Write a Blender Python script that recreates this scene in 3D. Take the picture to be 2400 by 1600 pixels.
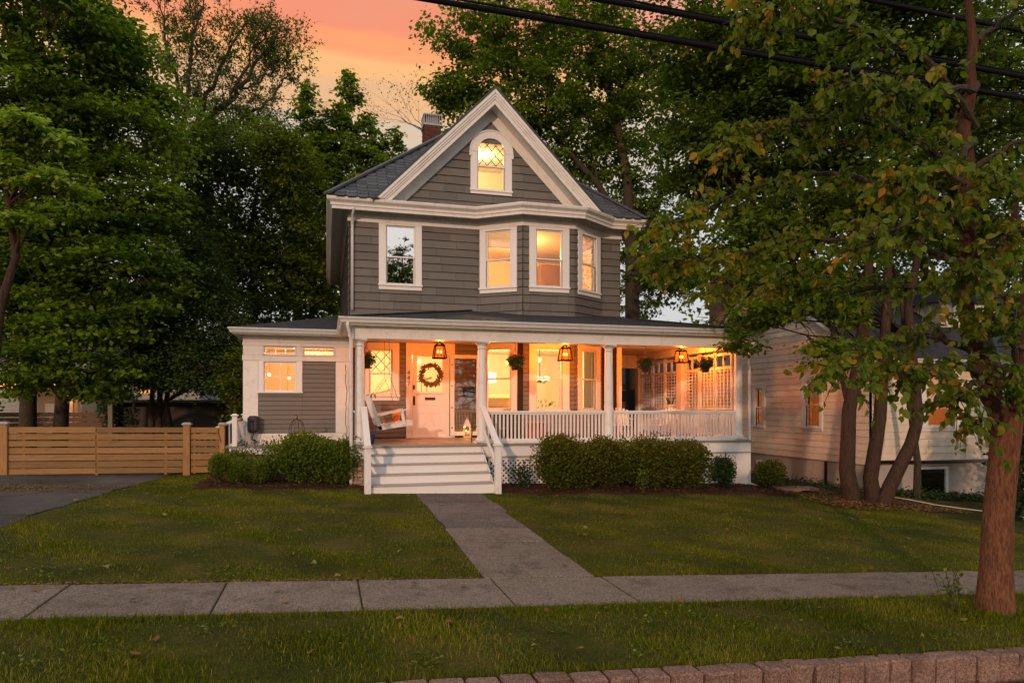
import bpy, math, random
import numpy as np
from mathutils import Matrix, Vector

for _o in list(bpy.data.objects):
    bpy.data.objects.remove(_o)
scene = bpy.context.scene
COL = scene.collection
R = math.radians
random.seed(7)

# ------------------------------------------------------------------ camera
EYE = 1.64
YAW = R(15.2)
cam_data = bpy.data.cameras.new('camera')
cam = bpy.data.objects.new('camera', cam_data)
COL.objects.link(cam)
cam.location = (0, 0, EYE)
cam.rotation_euler = (R(90), 0, -YAW)
cam_data.sensor_width = 36
cam_data.lens = 24
cam_data.shift_y = (951 - 800) / 2400
cam_data.clip_start = 0.05
cam_data.clip_end = 2000
scene.camera = cam

# ------------------------------------------------------------------ exposure and sampling
scene.view_settings.view_transform = 'Standard'
scene.view_settings.look = 'None'
scene.view_settings.gamma = 1
scene.view_settings.exposure = 0.4
scene.view_settings.use_curve_mapping = False
cy = scene.cycles
cy.use_denoising = True
cy.max_bounces = 6
cy.diffuse_bounces = 3
cy.glossy_bounces = 2
cy.transmission_bounces = 3
cy.transparent_max_bounces = 12
cy.sample_clamp_indirect = 4.0
cy.caustics_reflective = False
cy.caustics_refractive = False
cy.use_adaptive_sampling = True
cy.adaptive_threshold = 0.02

# ------------------------------------------------------------------ sky
SUN_EL, SUN_AZ = R(13), R(27)        # low warm light from behind the camera; azimuth of travel, clockwise from +Y
world = bpy.data.worlds.new('World')
scene.world = world
world.use_nodes = True
wn, wl = world.node_tree.nodes, world.node_tree.links
wn.clear()
w_out = wn.new('ShaderNodeOutputWorld')
w_bg = wn.new('ShaderNodeBackground')
w_bg.inputs['Strength'].default_value = 1.0
wl.new(w_bg.outputs[0], w_out.inputs[0])
w_sky = wn.new('ShaderNodeTexSky')
w_sky.sky_type = 'NISHITA'
w_sky.sun_disc = False
w_sky.sun_elevation = SUN_EL
w_sky.sun_rotation = math.pi + SUN_AZ
w_sky.air_density = 1.2
w_sky.dust_density = 3.0
w_tc = wn.new('ShaderNodeTexCoord')
w_sep = wn.new('ShaderNodeSeparateXYZ')
wl.new(w_tc.outputs['Generated'], w_sep.inputs[0])


def w_math(op, a, b=None, c=None, clamp=False):
    n = wn.new('ShaderNodeMath')
    n.operation = op
    n.use_clamp = clamp
    for i, v in enumerate((a, b, c)):
        if v is None:
            continue
        if isinstance(v, (int, float)):
            n.inputs[i].default_value = v
        else:
            wl.new(v, n.inputs[i])
    return n.outputs[0]


def w_ramp(fac, stops, interp='EASE'):
    n = wn.new('ShaderNodeValToRGB')
    n.color_ramp.interpolation = interp
    el = n.color_ramp.elements
    while len(el) > 1:
        el.remove(el[-1])
    el[0].position = stops[0][0]
    el[0].color = (*stops[0][1], 1)
    for p, c in stops[1:]:
        e = el.new(p)
        e.color = (*c, 1)
    wl.new(fac, n.inputs[0])
    return n.outputs[0]


# thin streaks of cloud: noise squeezed in height bends the bands of the sunset
w_map = wn.new('ShaderNodeMapping')
w_map.inputs['Scale'].default_value = (1.6, 1.6, 16)
wl.new(w_tc.outputs['Generated'], w_map.inputs[0])
w_noise = wn.new('ShaderNodeTexNoise')
w_noise.inputs['Scale'].default_value = 2.3
w_noise.inputs['Detail'].default_value = 5
w_noise.inputs['Roughness'].default_value = 0.55
wl.new(w_map.outputs[0], w_noise.inputs['Vector'])
w_h = w_math('ADD', w_sep.outputs['Z'], w_math('MULTIPLY', w_math('SUBTRACT', w_noise.outputs['Fac'], 0.5), 0.10))
glow = w_ramp(w_h, [(0.0, (.44, .44, .47)), (.28, (.47, .44, .42)), (.358, (.51, .41, .29)), (.395, (.62, .35, .17)),
                    (.428, (.74, .375, .13)), (.455, (.76, .27, .095)), (.482, (.69, .215, .105)), (.52, (.64, .235, .14)),
                    (.62, (.52, .26, .20)), (.78, (.46, .42, .43)), (1, (.46, .46, .50))])
pale = w_ramp(w_sep.outputs['Z'], [(0.0, (.46, .46, .48)), (.35, (.52, .52, .54)), (.55, (.52, .53, .54)), (1, (.50, .52, .53))])
# the glow fades smoothly away from the sunset's own azimuth
w_len = w_math('SQRT', w_math('ADD', w_math('MULTIPLY', w_sep.outputs['X'], w_sep.outputs['X']),
                              w_math('MULTIPLY', w_sep.outputs['Y'], w_sep.outputs['Y'])))
GL_AZ = R(2)
w_dot = w_math('DIVIDE', w_math('ADD', w_math('MULTIPLY', w_sep.outputs['X'], math.sin(GL_AZ)),
                                w_math('MULTIPLY', w_sep.outputs['Y'], math.cos(GL_AZ))), w_math('MAXIMUM', w_len, 1e-4))
w_mr = wn.new('ShaderNodeMapRange')
w_mr.interpolation_type = 'SMOOTHSTEP'
w_mr.inputs['From Min'].default_value = 0.62
w_mr.inputs['From Max'].default_value = 0.985
wl.new(w_dot, w_mr.inputs['Value'])
w_mix = wn.new('ShaderNodeMix')
w_mix.data_type = 'RGBA'
wl.new(w_mr.outputs[0], w_mix.inputs['Factor'])
wl.new(pale, w_mix.inputs['A'])
wl.new(glow, w_mix.inputs['B'])
w_mul = wn.new('ShaderNodeMix')
w_mul.data_type = 'RGBA'
w_mul.blend_type = 'ADD'
w_mul.inputs['Factor'].default_value = 0.012
wl.new(w_mix.outputs['Result'], w_mul.inputs['A'])
wl.new(w_sky.outputs[0], w_mul.inputs['B'])
wl.new(w_mul.outputs['Result'], w_bg.inputs['Color'])

# ------------------------------------------------------------------ sun
sun_data = bpy.data.lights.new('sun', 'SUN')
sun_data.energy = 1.2
sun_data.color = (1.0, 0.60, 0.38)
sun_data.angle = R(1.6)
sun = bpy.data.objects.new('sun', sun_data)
COL.objects.link(sun)
_d = Vector((math.sin(SUN_AZ) * math.cos(SUN_EL), math.cos(SUN_AZ) * math.cos(SUN_EL), -math.sin(SUN_EL)))
sun.rotation_euler = _d.to_track_quat('-Z', 'Y').to_euler()

# ------------------------------------------------------------------ helpers
SN, CS = math.sin(YAW), math.cos(YAW)


def at(px, py, Y):
    """World point seen at photograph pixel (px, py) on the plane y = Y."""
    a, b = (px - 1200) / 1600, (951 - py) / 1600
    t = Y / (CS - a * SN)
    return Vector(((a * CS + SN) * t, Y, EYE + b * t))


def depth(x, y):
    return x * SN + y * CS


ROOT = {}


def empty(name, loc):
    o = bpy.data.objects.new(name, None)
    o.empty_display_size = 0.2
    COL.objects.link(o)
    o.location = loc
    ROOT[o] = Vector(loc)
    return o


def adopt(o, parent):
    if parent is None:
        return o
    o.parent = parent
    if parent in ROOT:
        o.matrix_parent_inverse = Matrix.Translation(-ROOT[parent])
    return o


def tag(o, label=None, category=None, group=None, kind=None):
    if label:
        o['label'] = label
    if category:
        o['category'] = category
    if group:
        o['group'] = group
    if kind:
        o['kind'] = kind
    return o


def thing(name, loc, label, category, group=None):
    return tag(empty(name, loc), label, category, group)


def copy_tree(o, parent=None):
    c = o.copy()
    COL.objects.link(c)
    if o in ROOT:
        ROOT[c] = ROOT[o].copy()
    if parent is not None:
        c.parent = parent
    for ch in [x for x in bpy.data.objects if x.parent == o]:
        copy_tree(ch, c)
    return c


class MB:
    """Collects shapes into one mesh."""

    def __init__(self, frame=None):
        self.v, self.f = [], []
        self.fr = frame

    def _p(self, p):
        if self.fr is None:
            return (p[0], p[1], p[2])
        O, U, V, N = self.fr
        q = O + U * p[0] + V * p[1] + N * p[2]
        return (q.x, q.y, q.z)

    def add(self, verts, faces):
        n = len(self.v)
        self.v += [self._p(p) for p in verts]
        self.f += [tuple(i + n for i in f) for f in faces]
        return self

    def box(self, a0, a1, b0, b1, c0, c1, ch=0.0):
        if a1 < a0: a0, a1 = a1, a0
        if b1 < b0: b0, b1 = b1, b0
        if c1 < c0: c0, c1 = c1, c0
        if ch <= 0:
            self.add([(a0, b0, c0), (a1, b0, c0), (a1, b1, c0), (a0, b1, c0), (a0, b0, c1), (a1, b0, c1), (a1, b1, c1), (a0, b1, c1)],
                     [(0, 3, 2, 1), (4, 5, 6, 7), (0, 1, 5, 4), (1, 2, 6, 5), (2, 3, 7, 6), (3, 0, 4, 7)])
            return self
        ch = min(ch, (a1 - a0) * .45, (b1 - b0) * .45, (c1 - c0) * .45)
        vs, idx = [], {}
        for i, A in enumerate((a0, a1)):
            for j, B in enumerate((b0, b1)):
                for k, Cc in enumerate((c0, c1)):
                    sa, sb, sc = (1, -1)[i], (1, -1)[j], (1, -1)[k]
                    idx[i, j, k, 0] = len(vs); vs.append((A, B + sb * ch, Cc + sc * ch))
                    idx[i, j, k, 1] = len(vs); vs.append((A + sa * ch, B, Cc + sc * ch))
                    idx[i, j, k, 2] = len(vs); vs.append((A + sa * ch, B + sb * ch, Cc))
        fs = []
        for i in (0, 1):
            fs.append(tuple(idx[q] for q in ((i, 0, 0, 0), (i, 1, 0, 0), (i, 1, 1, 0), (i, 0, 1, 0))))
            fs.append(tuple(idx[q] for q in ((0, i, 0, 1), (1, i, 0, 1), (1, i, 1, 1), (0, i, 1, 1))))
            fs.append(tuple(idx[q] for q in ((0, 0, i, 2), (1, 0, i, 2), (1, 1, i, 2), (0, 1, i, 2))))
            for j in (0, 1):
                fs.append((idx[i, j, 0, 0], idx[i, j, 1, 0], idx[i, j, 1, 1], idx[i, j, 0, 1]))
                fs.append((idx[i, 0, j, 0], idx[i, 1, j, 0], idx[i, 1, j, 2], idx[i, 0, j, 2]))
                fs.append((idx[0, i, j, 1], idx[1, i, j, 1], idx[1, i, j, 2], idx[0, i, j, 2]))
                for k in (0, 1):
                    fs.append((idx[i, j, k, 0], idx[i, j, k, 1], idx[i, j, k, 2]))
        self.add(vs, fs)
        return self

    def bar(self, p, q, w, h, up=(0, 0, 1)):
        """A square bar from p to q, w wide and h high."""
        p, q = Vector(p), Vector(q)
        d = (q - p).normalized()
        s = d.cross(Vector(up))
        s = s.normalized() if s.length > 1e-5 else Vector((1, 0, 0))
        u = s.cross(d).normalized()
        vs = []
        for e in (p, q):
            for a, b in ((-1, -1), (1, -1), (1, 1), (-1, 1)):
                vs.append(e + s * a * w / 2 + u * b * h / 2)
        self.add(vs, [(3, 2, 1, 0), (4, 5, 6, 7), (0, 1, 5, 4), (1, 2, 6, 5), (2, 3, 7, 6), (3, 0, 4, 7)])
        return self

    def tube(self, pts, rad, n=8, cap=True):
        pts = [Vector(p) for p in pts]
        if not hasattr(rad, '__len__'):
            rad = [rad] * len(pts)
        vs, fs = [], []
        prev = None
        for i, p in enumerate(pts):
            d = (pts[min(i + 1, len(pts) - 1)] - pts[max(i - 1, 0)])
            d = d.normalized() if d.length > 1e-9 else Vector((0, 0, 1))
            if prev is None:
                a = Vector((1, 0, 0)) if abs(d.x) < .8 else Vector((0, 1, 0))
                s = d.cross(a).normalized()
            else:
                s = (prev - d * prev.dot(d))
                s = s.normalized() if s.length > 1e-6 else d.orthogonal().normalized()
            prev = s
            t = d.cross(s)
            for k in range(n):
                an = 2 * math.pi * k / n
                vs.append(p + (s * math.cos(an) + t * math.sin(an)) * rad[i])
        for i in range(len(pts) - 1):
            for k in range(n):
                k2 = (k + 1) % n
                fs.append((i * n + k, i * n + k2, (i + 1) * n + k2, (i + 1) * n + k))
        if cap:
            fs.append(tuple(range(n - 1, -1, -1)))
            fs.append(tuple((len(pts) - 1) * n + k for k in range(n)))
        self.add(vs, fs)
        return self

    def lathe(self, cx, cy_, prof, n=20, cap=True):
        vs, fs = [], []
        for r, z in prof:
            for k in range(n):
                an = 2 * math.pi * k / n
                vs.append((cx + r * math.cos(an), cy_ + r * math.sin(an), z))
        for i in range(len(prof) - 1):
            for k in range(n):
                k2 = (k + 1) % n
                fs.append((i * n + k, i * n + k2, (i + 1) * n + k2, (i + 1) * n + k))
        if cap:
            fs.append(tuple(range(n - 1, -1, -1)))
            fs.append(tuple((len(prof) - 1) * n + k for k in range(n)))
        self.add(vs, fs)
        return self

    def prism(self, poly, ext):
        """A flat polygon pushed along ext."""
        ext = Vector(ext)
        n = len(poly)
        vs = [Vector(p) for p in poly] + [Vector(p) + ext for p in poly]
        fs = [tuple(range(n - 1, -1, -1)), tuple(range(n, 2 * n))]
        for i in range(n):
            j = (i + 1) % n
            fs.append((i, j, j + n, i + n))
        self.add(vs, fs)
        return self

    def sweep(self, path, prof, closed=False):
        """Profile of (outward offset, z) along a plan polyline (x, y); outward is to the right of travel."""
        n = len(path)
        P = [Vector((p[0], p[1])) for p in path]
        offs = []
        for i in range(n):
            d0 = (P[i] - P[i - 1]).normalized() if i > 0 or closed else None
            d1 = (P[(i + 1) % n] - P[i]).normalized() if i < n - 1 or closed else None
            if d0 is None: d0 = d1
            if d1 is None: d1 = d0
            n0, n1 = Vector((d0.y, -d0.x)), Vector((d1.y, -d1.x))
            m = (n0 + n1)
            m = m / max(m.dot(n0), .2) if m.length > 1e-6 else n0
            offs.append(m)
        vs, fs = [], []
        k = len(prof)
        for i in range(n):
            for (o, z) in prof:
                q = P[i] + offs[i] * o
                vs.append((q.x, q.y, z))
        for i in range(n if closed else n - 1):
            j = (i + 1) % n
            for a in range(k - 1):
                fs.append((i * k + a, j * k + a, j * k + a + 1, i * k + a + 1))
        if not closed:
            fs.append(tuple(range(k - 1, -1, -1)))
            fs.append(tuple((n - 1) * k + a for a in range(k)))
        self.add(vs, fs)
        return self

    def sphere(self, c, r, n=10, m=6, sc=(1, 1, 1)):
        vs, fs = [], []
        for i in range(m + 1):
            th = math.pi * i / m
            for k in range(n):
                ph = 2 * math.pi * k / n
                vs.append((c[0] + r * sc[0] * math.sin(th) * math.cos(ph), c[1] + r * sc[1] * math.sin(th) * math.sin(ph), c[2] - r * sc[2] * math.cos(th)))
        for i in range(m):
            for k in range(n):
                k2 = (k + 1) % n
                fs.append((i * n + k, i * n + k2, (i + 1) * n + k2, (i + 1) * n + k))
        self.add(vs, fs)
        return self

    def build(self, name, material, parent=None, smooth=False):
        me = bpy.data.meshes.new(name)
        me.from_pydata(self.v, [], self.f)
        if smooth:
            me.polygons.foreach_set('use_smooth', [True] * len(me.polygons))
        me.materials.append(material)
        me.update()
        o = bpy.data.objects.new(name, me)
        COL.objects.link(o)
        return adopt(o, parent)


def unit_box(name, material, ch=0.03):
    """A shared unit box mesh (-.5 to .5) for pieces placed by scale."""
    mb = MB().box(-.5, .5, -.5, .5, -.5, .5, ch)
    me = bpy.data.meshes.new(name)
    me.from_pydata(mb.v, [], mb.f)
    me.materials.append(material)
    return me


def piece(name, me, loc, scale, parent, rot=(0, 0, 0)):
    o = bpy.data.objects.new(name, me)
    COL.objects.link(o)
    o.location, o.scale, o.rotation_euler = loc, scale, rot
    return adopt(o, parent)


# ------------------------------------------------------------------ materials
class NT:
    def __init__(self, name):
        self.m = bpy.data.materials.new(name)
        self.m.use_nodes = True
        self.n, self.l = self.m.node_tree.nodes, self.m.node_tree.links
        self.n.clear()
        self.out = self.n.new('ShaderNodeOutputMaterial')

    def new(self, t, **kw):
        x = self.n.new('ShaderNode' + t)
        for k, v in kw.items():
            setattr(x, k, v)
        return x

    def set(self, sock, v):
        if isinstance(v, bpy.types.NodeSocket):
            self.l.new(v, sock)
        elif v is not None:
            sock.default_value = v

    def math(self, op, a, b=None, clamp=False):
        x = self.new('Math', operation=op, use_clamp=clamp)
        self.set(x.inputs[0], a)
        if b is not None:
            self.set(x.inputs[1], b)
        return x.outputs[0]

    def pos(self, scale=(1, 1, 1)):
        g = self.new('NewGeometry')
        mp = self.new('Mapping')
        mp.inputs['Scale'].default_value = scale
        self.l.new(g.outputs['Position'], mp.inputs[0])
        return mp.outputs[0]

    def noise(self, scale, detail=4, rough=.55, stretch=(1, 1, 1), dist=0.0):
        x = self.new('TexNoise')
        x.inputs['Scale'].default_value = scale
        x.inputs['Detail'].default_value = detail
        x.inputs['Roughness'].default_value = rough
        x.inputs['Distortion'].default_value = dist
        self.l.new(self.pos(stretch), x.inputs['Vector'])
        return x.outputs['Fac']

    def ramp(self, fac, stops, interp='LINEAR'):
        x = self.new('ValToRGB')
        x.color_ramp.interpolation = interp
        el = x.color_ramp.elements
        el[0].position, el[1].position = stops[0][0], stops[-1][0]
        el[0].color, el[1].color = (*stops[0][1], 1), (*stops[-1][1], 1)
        for p, c in stops[1:-1]:
            e = el.new(p)
            e.color = (*c, 1)
        self.l.new(fac, x.inputs[0])
        return x.outputs[0]

    def mix(self, fac, a, b, blend='MIX'):
        x = self.new('Mix', data_type='RGBA', blend_type=blend)
        self.set(x.inputs['Factor'], fac)
        for s, v in (('A', a), ('B', b)):
            self.set(x.inputs[s], v if isinstance(v, bpy.types.NodeSocket) else (*v, 1))
        return x.outputs['Result']

    def principled(self, color, rough=.6, metal=0.0, spec=.4, bump=None, bump_h=.01, bump_s=.6):
        b = self.new('BsdfPrincipled')
        self.set(b.inputs['Base Color'], color if isinstance(color, bpy.types.NodeSocket) else (*color, 1))
        self.set(b.inputs['Roughness'], rough)
        self.set(b.inputs['Metallic'], metal)
        self.set(b.inputs['Specular IOR Level'], spec)
        if bump is not None:
            bp = self.new('Bump')
            bp.inputs['Strength'].default_value = bump_s
            bp.inputs['Distance'].default_value = bump_h
            self.l.new(bump, bp.inputs['Height'])
            self.l.new(bp.outputs[0], b.inputs['Normal'])
        self.l.new(b.outputs[0], self.out.inputs[0])
        return b


def scl(c, k):
    return tuple(min(1, x * k) for x in c)


def paint(name, color, rough=.5, var=.12, scale=2.5, dirt=None, grain=None, piece_var=0.0, bump_h=.002, spec=.35):
    """Painted or plain surface with uneven tone, optional dirt blotches and a small relief."""
    t = NT(name)
    nz = t.noise(scale, 5)
    col = t.mix(nz, scl(color, 1 - var), scl(color, 1 + var))
    if dirt:
        dn = t.noise(scale * 2.7, 6, .65)
        col = t.mix(t.ramp(dn, [(.52, (0, 0, 0)), (.75, (.6, .6, .6))]), col, dirt)
    if grain:
        g = t.noise(grain[0], 4, .6, grain[1])
        col = t.mix(g, scl(color, 1 - grain[2]), col, 'MIX')
    if piece_var:
        oi = t.new('ObjectInfo')
        k = t.math('ADD', t.math('MULTIPLY', oi.outputs['Random'], piece_var * 2), 1 - piece_var)
        hv = t.new('HueSaturation')
        t.l.new(k, hv.inputs['Value'])
        t.l.new(col, hv.inputs['Color'])
        col = hv.outputs[0]
    fine = t.noise(60, 3)
    t.principled(col, rough, 0, spec, fine, bump_h, .5)
    return t.m


M = {}
M['trim'] = paint('white_trim_paint', (.74, .71, .67), .5, .06, 1.7, dirt=(.47, .43, .38))
M['trim_clean'] = paint('white_gloss_paint', (.78, .75, .72), .35, .04, 2.0)
M['gutter'] = paint('aluminium_gutter_paint', (.66, .65, .62), .4, .05, 3.0, dirt=(.48, .46, .42))
M['siding'] = paint('taupe_siding_paint', (.150, .137, .122), .62, .10, 3.0, dirt=(.115, .105, .092), grain=(5, (1, 1, 9), .16), piece_var=.14, bump_h=.004)
M['clapboard'] = paint('taupe_clapboard_paint', (.160, .146, .128), .6, .08, 3.0, grain=(5, (1, 1, 9), .1), piece_var=.06)
M['wall_back'] = paint('dark_shade_backing', (.022, .018, .015), .8, .1)  # near black, paints the shadow lines in the gaps between boards
M['joint'] = paint('shadowed_joint_paper', (.12, .10, .085), .8, .1)
M['lap'] = paint('deck_grey_paint', (.27, .24, .21), .5, .1, 3.0, grain=(4, (1, 14, 1), .2))
M['tread'] = paint('grey_tread_paint', (.34, .32, .30), .5, .12, 4.0)
M['black_metal'] = paint('black_metal', (.02, .018, .016), .4, .1, 8)
M['bronze'] = paint('dark_bronze', (.05, .03, .02), .4, .2, 8)
M['lantern_black'] = paint('near_black_iron', (.0015, .0012, .001), .9, .1, 8, spec=.0)  # colour near black so the bulbs inside do not light the frame up
M['chain'] = paint('galvanised_chain', (.14, .12, .10), .45, .2, 20)
M['terracotta'] = paint('dark_plastic_pot', (.06, .028, .018), .55, .15, 9)
M['blue_glaze'] = paint('blue_glazed_ceramic', (.03, .06, .17), .15, .3, 12, spec=.6)
M['red_fabric'] = paint('orange_fabric', (.62, .17, .03), .85, .15, 14)
M['crate'] = paint('red_brown_board', (.42, .09, .035), .6, .2, 8)
M['brown_wreath'] = paint('dried_leaf', (.16, .085, .035), .8, .4, 30)
M['brick_red'] = paint('red_brick', (.095, .028, .018), .85, .28, 18, dirt=(.10, .045, .03), piece_var=.3, bump_h=.004)
M['brick_white'] = paint('whitewashed_brick', (.34, .23, .19), .85, .3, 9, dirt=(.45, .42, .40), piece_var=.2, bump_h=.004)
M['mortar'] = paint('mortar', (.16, .14, .12), .95, .2, 12)
M['flashing'] = paint('grey_flashing', (.36, .36, .36), .45, .2, 4, dirt=(.2, .19, .18))
M['slate'] = paint('grey_slate', (.058, .064, .072), .55, .3, 4, dirt=(.085, .075, .065), piece_var=.32, bump_h=.004)
M['candle'] = paint('candle_wax', (.55, .2, .06), .5, .1)
M['interior'] = paint('cream_plaster', (.80, .74, .60), .8, .03, 1.2)
M['interior_amber'] = paint('amber_plaster', (.80, .60, .40), .8, .05, 1.2)
M['interior_floor'] = paint('oak_floor', (.28, .15, .06), .4, .2, 3)
M['interior_brown'] = paint('brown_panelling', (.22, .10, .04), .6, .2, 3)
M['ceiling'] = paint('porch_ceiling_paint', (.60, .50, .38), .55, .06, 2)
M['neighbor'] = paint('cream_aluminium_siding', (.74, .62, .49), .5, .05, 1.4, dirt=(.5, .44, .37), piece_var=.03)
M['foundation'] = paint('grey_stucco', (.40, .36, .31), .9, .14, 1.5, dirt=(.25, .22, .19), bump_h=.006)
M['dark_glass'] = None
M['blind'] = paint('window_blind', (.50, .33, .15), .8, .1, 3)
M['white_cloth'] = paint('white_curtain', (.78, .77, .74), .9, .04, 4)
M['blue_siding'] = paint('pale_blue_siding', (.22, .26, .29), .6, .06, 2)
M['shed'] = paint('dark_shed_board', (.05, .04, .035), .7, .2, 3)
M['far_white'] = paint('far_white_siding', (.30, .32, .32), .6, .06, 2)
M['pipe'] = paint('white_pipe', (.50, .48, .46), .4, .06, 5)
M['stone_pad'] = paint('brick_paver_pad', (.28, .16, .11), .9, .3, 6, piece_var=.2)
M['rubber'] = paint('black_plastic', (.03, .035, .04), .45, .1, 6)
M['cable'] = paint('black_cable', (.006, .006, .007), .8, .1, 6, spec=.1)


def wood(name, c1, c2, stretch, scale=3.0, rough=.6, pv=.18):
    t = NT(name)
    n = t.noise(scale, 6, .6, stretch, .6)
    col = t.ramp(n, [(.25, c1), (.55, c2), (.8, scl(c1, .8))])
    oi = t.new('ObjectInfo')
    hv = t.new('HueSaturation')
    t.l.new(t.math('ADD', t.math('MULTIPLY', oi.outputs['Random'], pv * 2), 1 - pv), hv.inputs['Value'])
    t.l.new(col, hv.inputs['Color'])
    t.principled(hv.outputs[0], rough, 0, .3, n, .003, .5)
    return t.m


M['cedar'] = wood('cedar_boards', (.145, .072, .022), (.27, .145, .045), (1.0, 6, 14), 3.0, pv=.26)
M['cedar_post'] = wood('cedar_post', (.22, .105, .032), (.34, .18, .06), (10, 10, 1.0), 2.2)
M['old_fence'] = wood('old_brown_fence', (.10, .045, .022), (.16, .08, .04), (1.0, 6, 14), 2.2)
M['grey_lattice'] = paint('grey_lattice', (.19, .155, .125), .7, .15, 4)


def bark(name, c1, c2, sz=1.0):
    t = NT(name)
    n = t.noise(26 * sz, 8, .68, (1, 1, .16), .5)
    n2 = t.noise(9 * sz, 5, .6, (1, 1, .35), .8)
    v = t.new('TexVoronoi')
    v.inputs['Scale'].default_value = 48 * sz
    t.l.new(t.pos((1, 1, .22)), v.inputs['Vector'])
    h = t.math('ADD', t.math('MULTIPLY', n, .65), t.math('ADD', t.math('MULTIPLY', n2, .25), t.math('MULTIPLY', v.outputs['Distance'], .18)))
    col = t.ramp(h, [(.30, c1), (.52, scl(tuple((p + q) / 2 for p, q in zip(c1, c2)), .95)), (.72, c2)])
    moss = t.ramp(t.noise(2.2, 4), [(.5, (0, 0, 0)), (.75, (.5, .5, .5))])
    col = t.mix(moss, col, scl(c2, .6))
    t.principled(col, .92, 0, .15, h, .035, 1.0)
    return t.m


M['bark'] = bark('grey_brown_bark', (.020, .012, .008), (.090, .053, .034))
M['bark_street'] = bark('orange_lit_bark', (.018, .008, .005), (.27, .115, .058), 1.5)  # orange light on the trunk is put into the bark colour
M['bark_limb'] = bark('dark_red_limb_bark', (.022, .012, .008), (.12, .052, .03))
M['bark_dark'] = bark('dark_bark', (.03, .024, .018), (.09, .07, .05))


def leaf_mat(name, dark, light, trans=.45, warm=None, gloss=.35, spec=.10):
    t = NT(name)
    at_ = t.new('Attribute', attribute_name='rnd')
    rnd = at_.outputs['Fac']
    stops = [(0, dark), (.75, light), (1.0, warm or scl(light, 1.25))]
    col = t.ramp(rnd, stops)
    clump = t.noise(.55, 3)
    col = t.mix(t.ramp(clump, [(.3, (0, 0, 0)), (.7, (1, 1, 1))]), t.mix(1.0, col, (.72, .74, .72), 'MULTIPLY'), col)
    b = t.new('BsdfPrincipled')
    t.l.new(col, b.inputs['Base Color'])
    b.inputs['Roughness'].default_value = gloss
    b.inputs['Specular IOR Level'].default_value = spec
    tr = t.new('BsdfTranslucent')
    tc = t.mix(1.0, col, (1.15, 1.25, .45), 'MULTIPLY')
    t.l.new(tc, tr.inputs['Color'])
    ms = t.new('MixShader')
    ms.inputs[0].default_value = trans
    t.l.new(b.outputs[0], ms.inputs[1])
    t.l.new(tr.outputs[0], ms.inputs[2])
    t.l.new(ms.outputs[0], t.out.inputs[0])
    return t.m


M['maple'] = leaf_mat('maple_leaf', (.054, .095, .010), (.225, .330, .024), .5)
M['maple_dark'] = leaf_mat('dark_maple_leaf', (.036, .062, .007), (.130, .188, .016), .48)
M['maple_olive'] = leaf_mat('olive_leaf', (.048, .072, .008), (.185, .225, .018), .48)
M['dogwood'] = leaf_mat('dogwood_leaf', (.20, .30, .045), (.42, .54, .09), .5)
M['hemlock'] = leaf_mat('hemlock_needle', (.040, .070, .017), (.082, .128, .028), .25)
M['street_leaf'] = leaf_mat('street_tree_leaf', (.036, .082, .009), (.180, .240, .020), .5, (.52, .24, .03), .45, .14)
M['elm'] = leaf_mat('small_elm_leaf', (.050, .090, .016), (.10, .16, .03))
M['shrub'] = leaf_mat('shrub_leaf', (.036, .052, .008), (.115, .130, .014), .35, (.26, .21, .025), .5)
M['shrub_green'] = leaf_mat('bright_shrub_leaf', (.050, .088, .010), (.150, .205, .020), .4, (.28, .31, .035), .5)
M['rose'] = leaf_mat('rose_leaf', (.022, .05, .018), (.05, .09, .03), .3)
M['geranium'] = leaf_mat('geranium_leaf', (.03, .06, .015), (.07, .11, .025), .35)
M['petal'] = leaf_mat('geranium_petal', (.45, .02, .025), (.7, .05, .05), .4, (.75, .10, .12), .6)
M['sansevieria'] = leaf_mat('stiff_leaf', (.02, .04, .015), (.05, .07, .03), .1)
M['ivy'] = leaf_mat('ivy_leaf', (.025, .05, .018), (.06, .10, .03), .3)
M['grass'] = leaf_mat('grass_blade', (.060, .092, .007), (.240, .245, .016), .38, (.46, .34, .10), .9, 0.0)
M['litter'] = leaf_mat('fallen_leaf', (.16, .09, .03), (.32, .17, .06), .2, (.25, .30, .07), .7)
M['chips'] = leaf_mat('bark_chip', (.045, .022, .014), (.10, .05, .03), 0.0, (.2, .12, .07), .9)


def glass(name, refl=.05, tint=(1, 1, 1), edge=.9, warm=(1, 1, 1)):
    t = NT(name)
    tr = t.new('BsdfTransparent')
    tr.inputs[0].default_value = (*tint, 1)
    gl = t.new('BsdfGlossy')
    gl.inputs['Roughness'].default_value = .01
    gl.inputs['Color'].default_value = (*warm, 1)
    fr = t.new('LayerWeight')
    fr.inputs['Blend'].default_value = .12
    f = t.math('ADD', t.math('MULTIPLY', fr.outputs['Fresnel'], edge), refl, True)
    ms = t.new('MixShader')
    t.l.new(f, ms.inputs[0])
    t.l.new(tr.outputs[0], ms.inputs[1])
    t.l.new(gl.outputs[0], ms.inputs[2])
    t.l.new(ms.outputs[0], t.out.inputs[0])
    return t.m


M['glass'] = glass('window_glass', .03)
M['glass_mirror'] = glass('storm_window_glass', .90, warm=(1, .95, .90))
M['glass_half'] = glass('storm_lower_glass', .80, warm=(1, .94, .88))
M['glass_dark'] = glass('dim_window_glass', .10)


def sheer(name, tint, k):
    t = NT(name)
    d = t.new('BsdfDiffuse')
    d.inputs[0].default_value = (*tint, 1)
    tl = t.new('BsdfTranslucent')
    tl.inputs[0].default_value = (*tint, 1)
    ms = t.new('MixShader')
    ms.inputs[0].default_value = k
    t.l.new(d.outputs[0], ms.inputs[1])
    t.l.new(tl.outputs[0], ms.inputs[2])
    t.l.new(ms.outputs[0], t.out.inputs[0])
    return t.m


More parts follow.
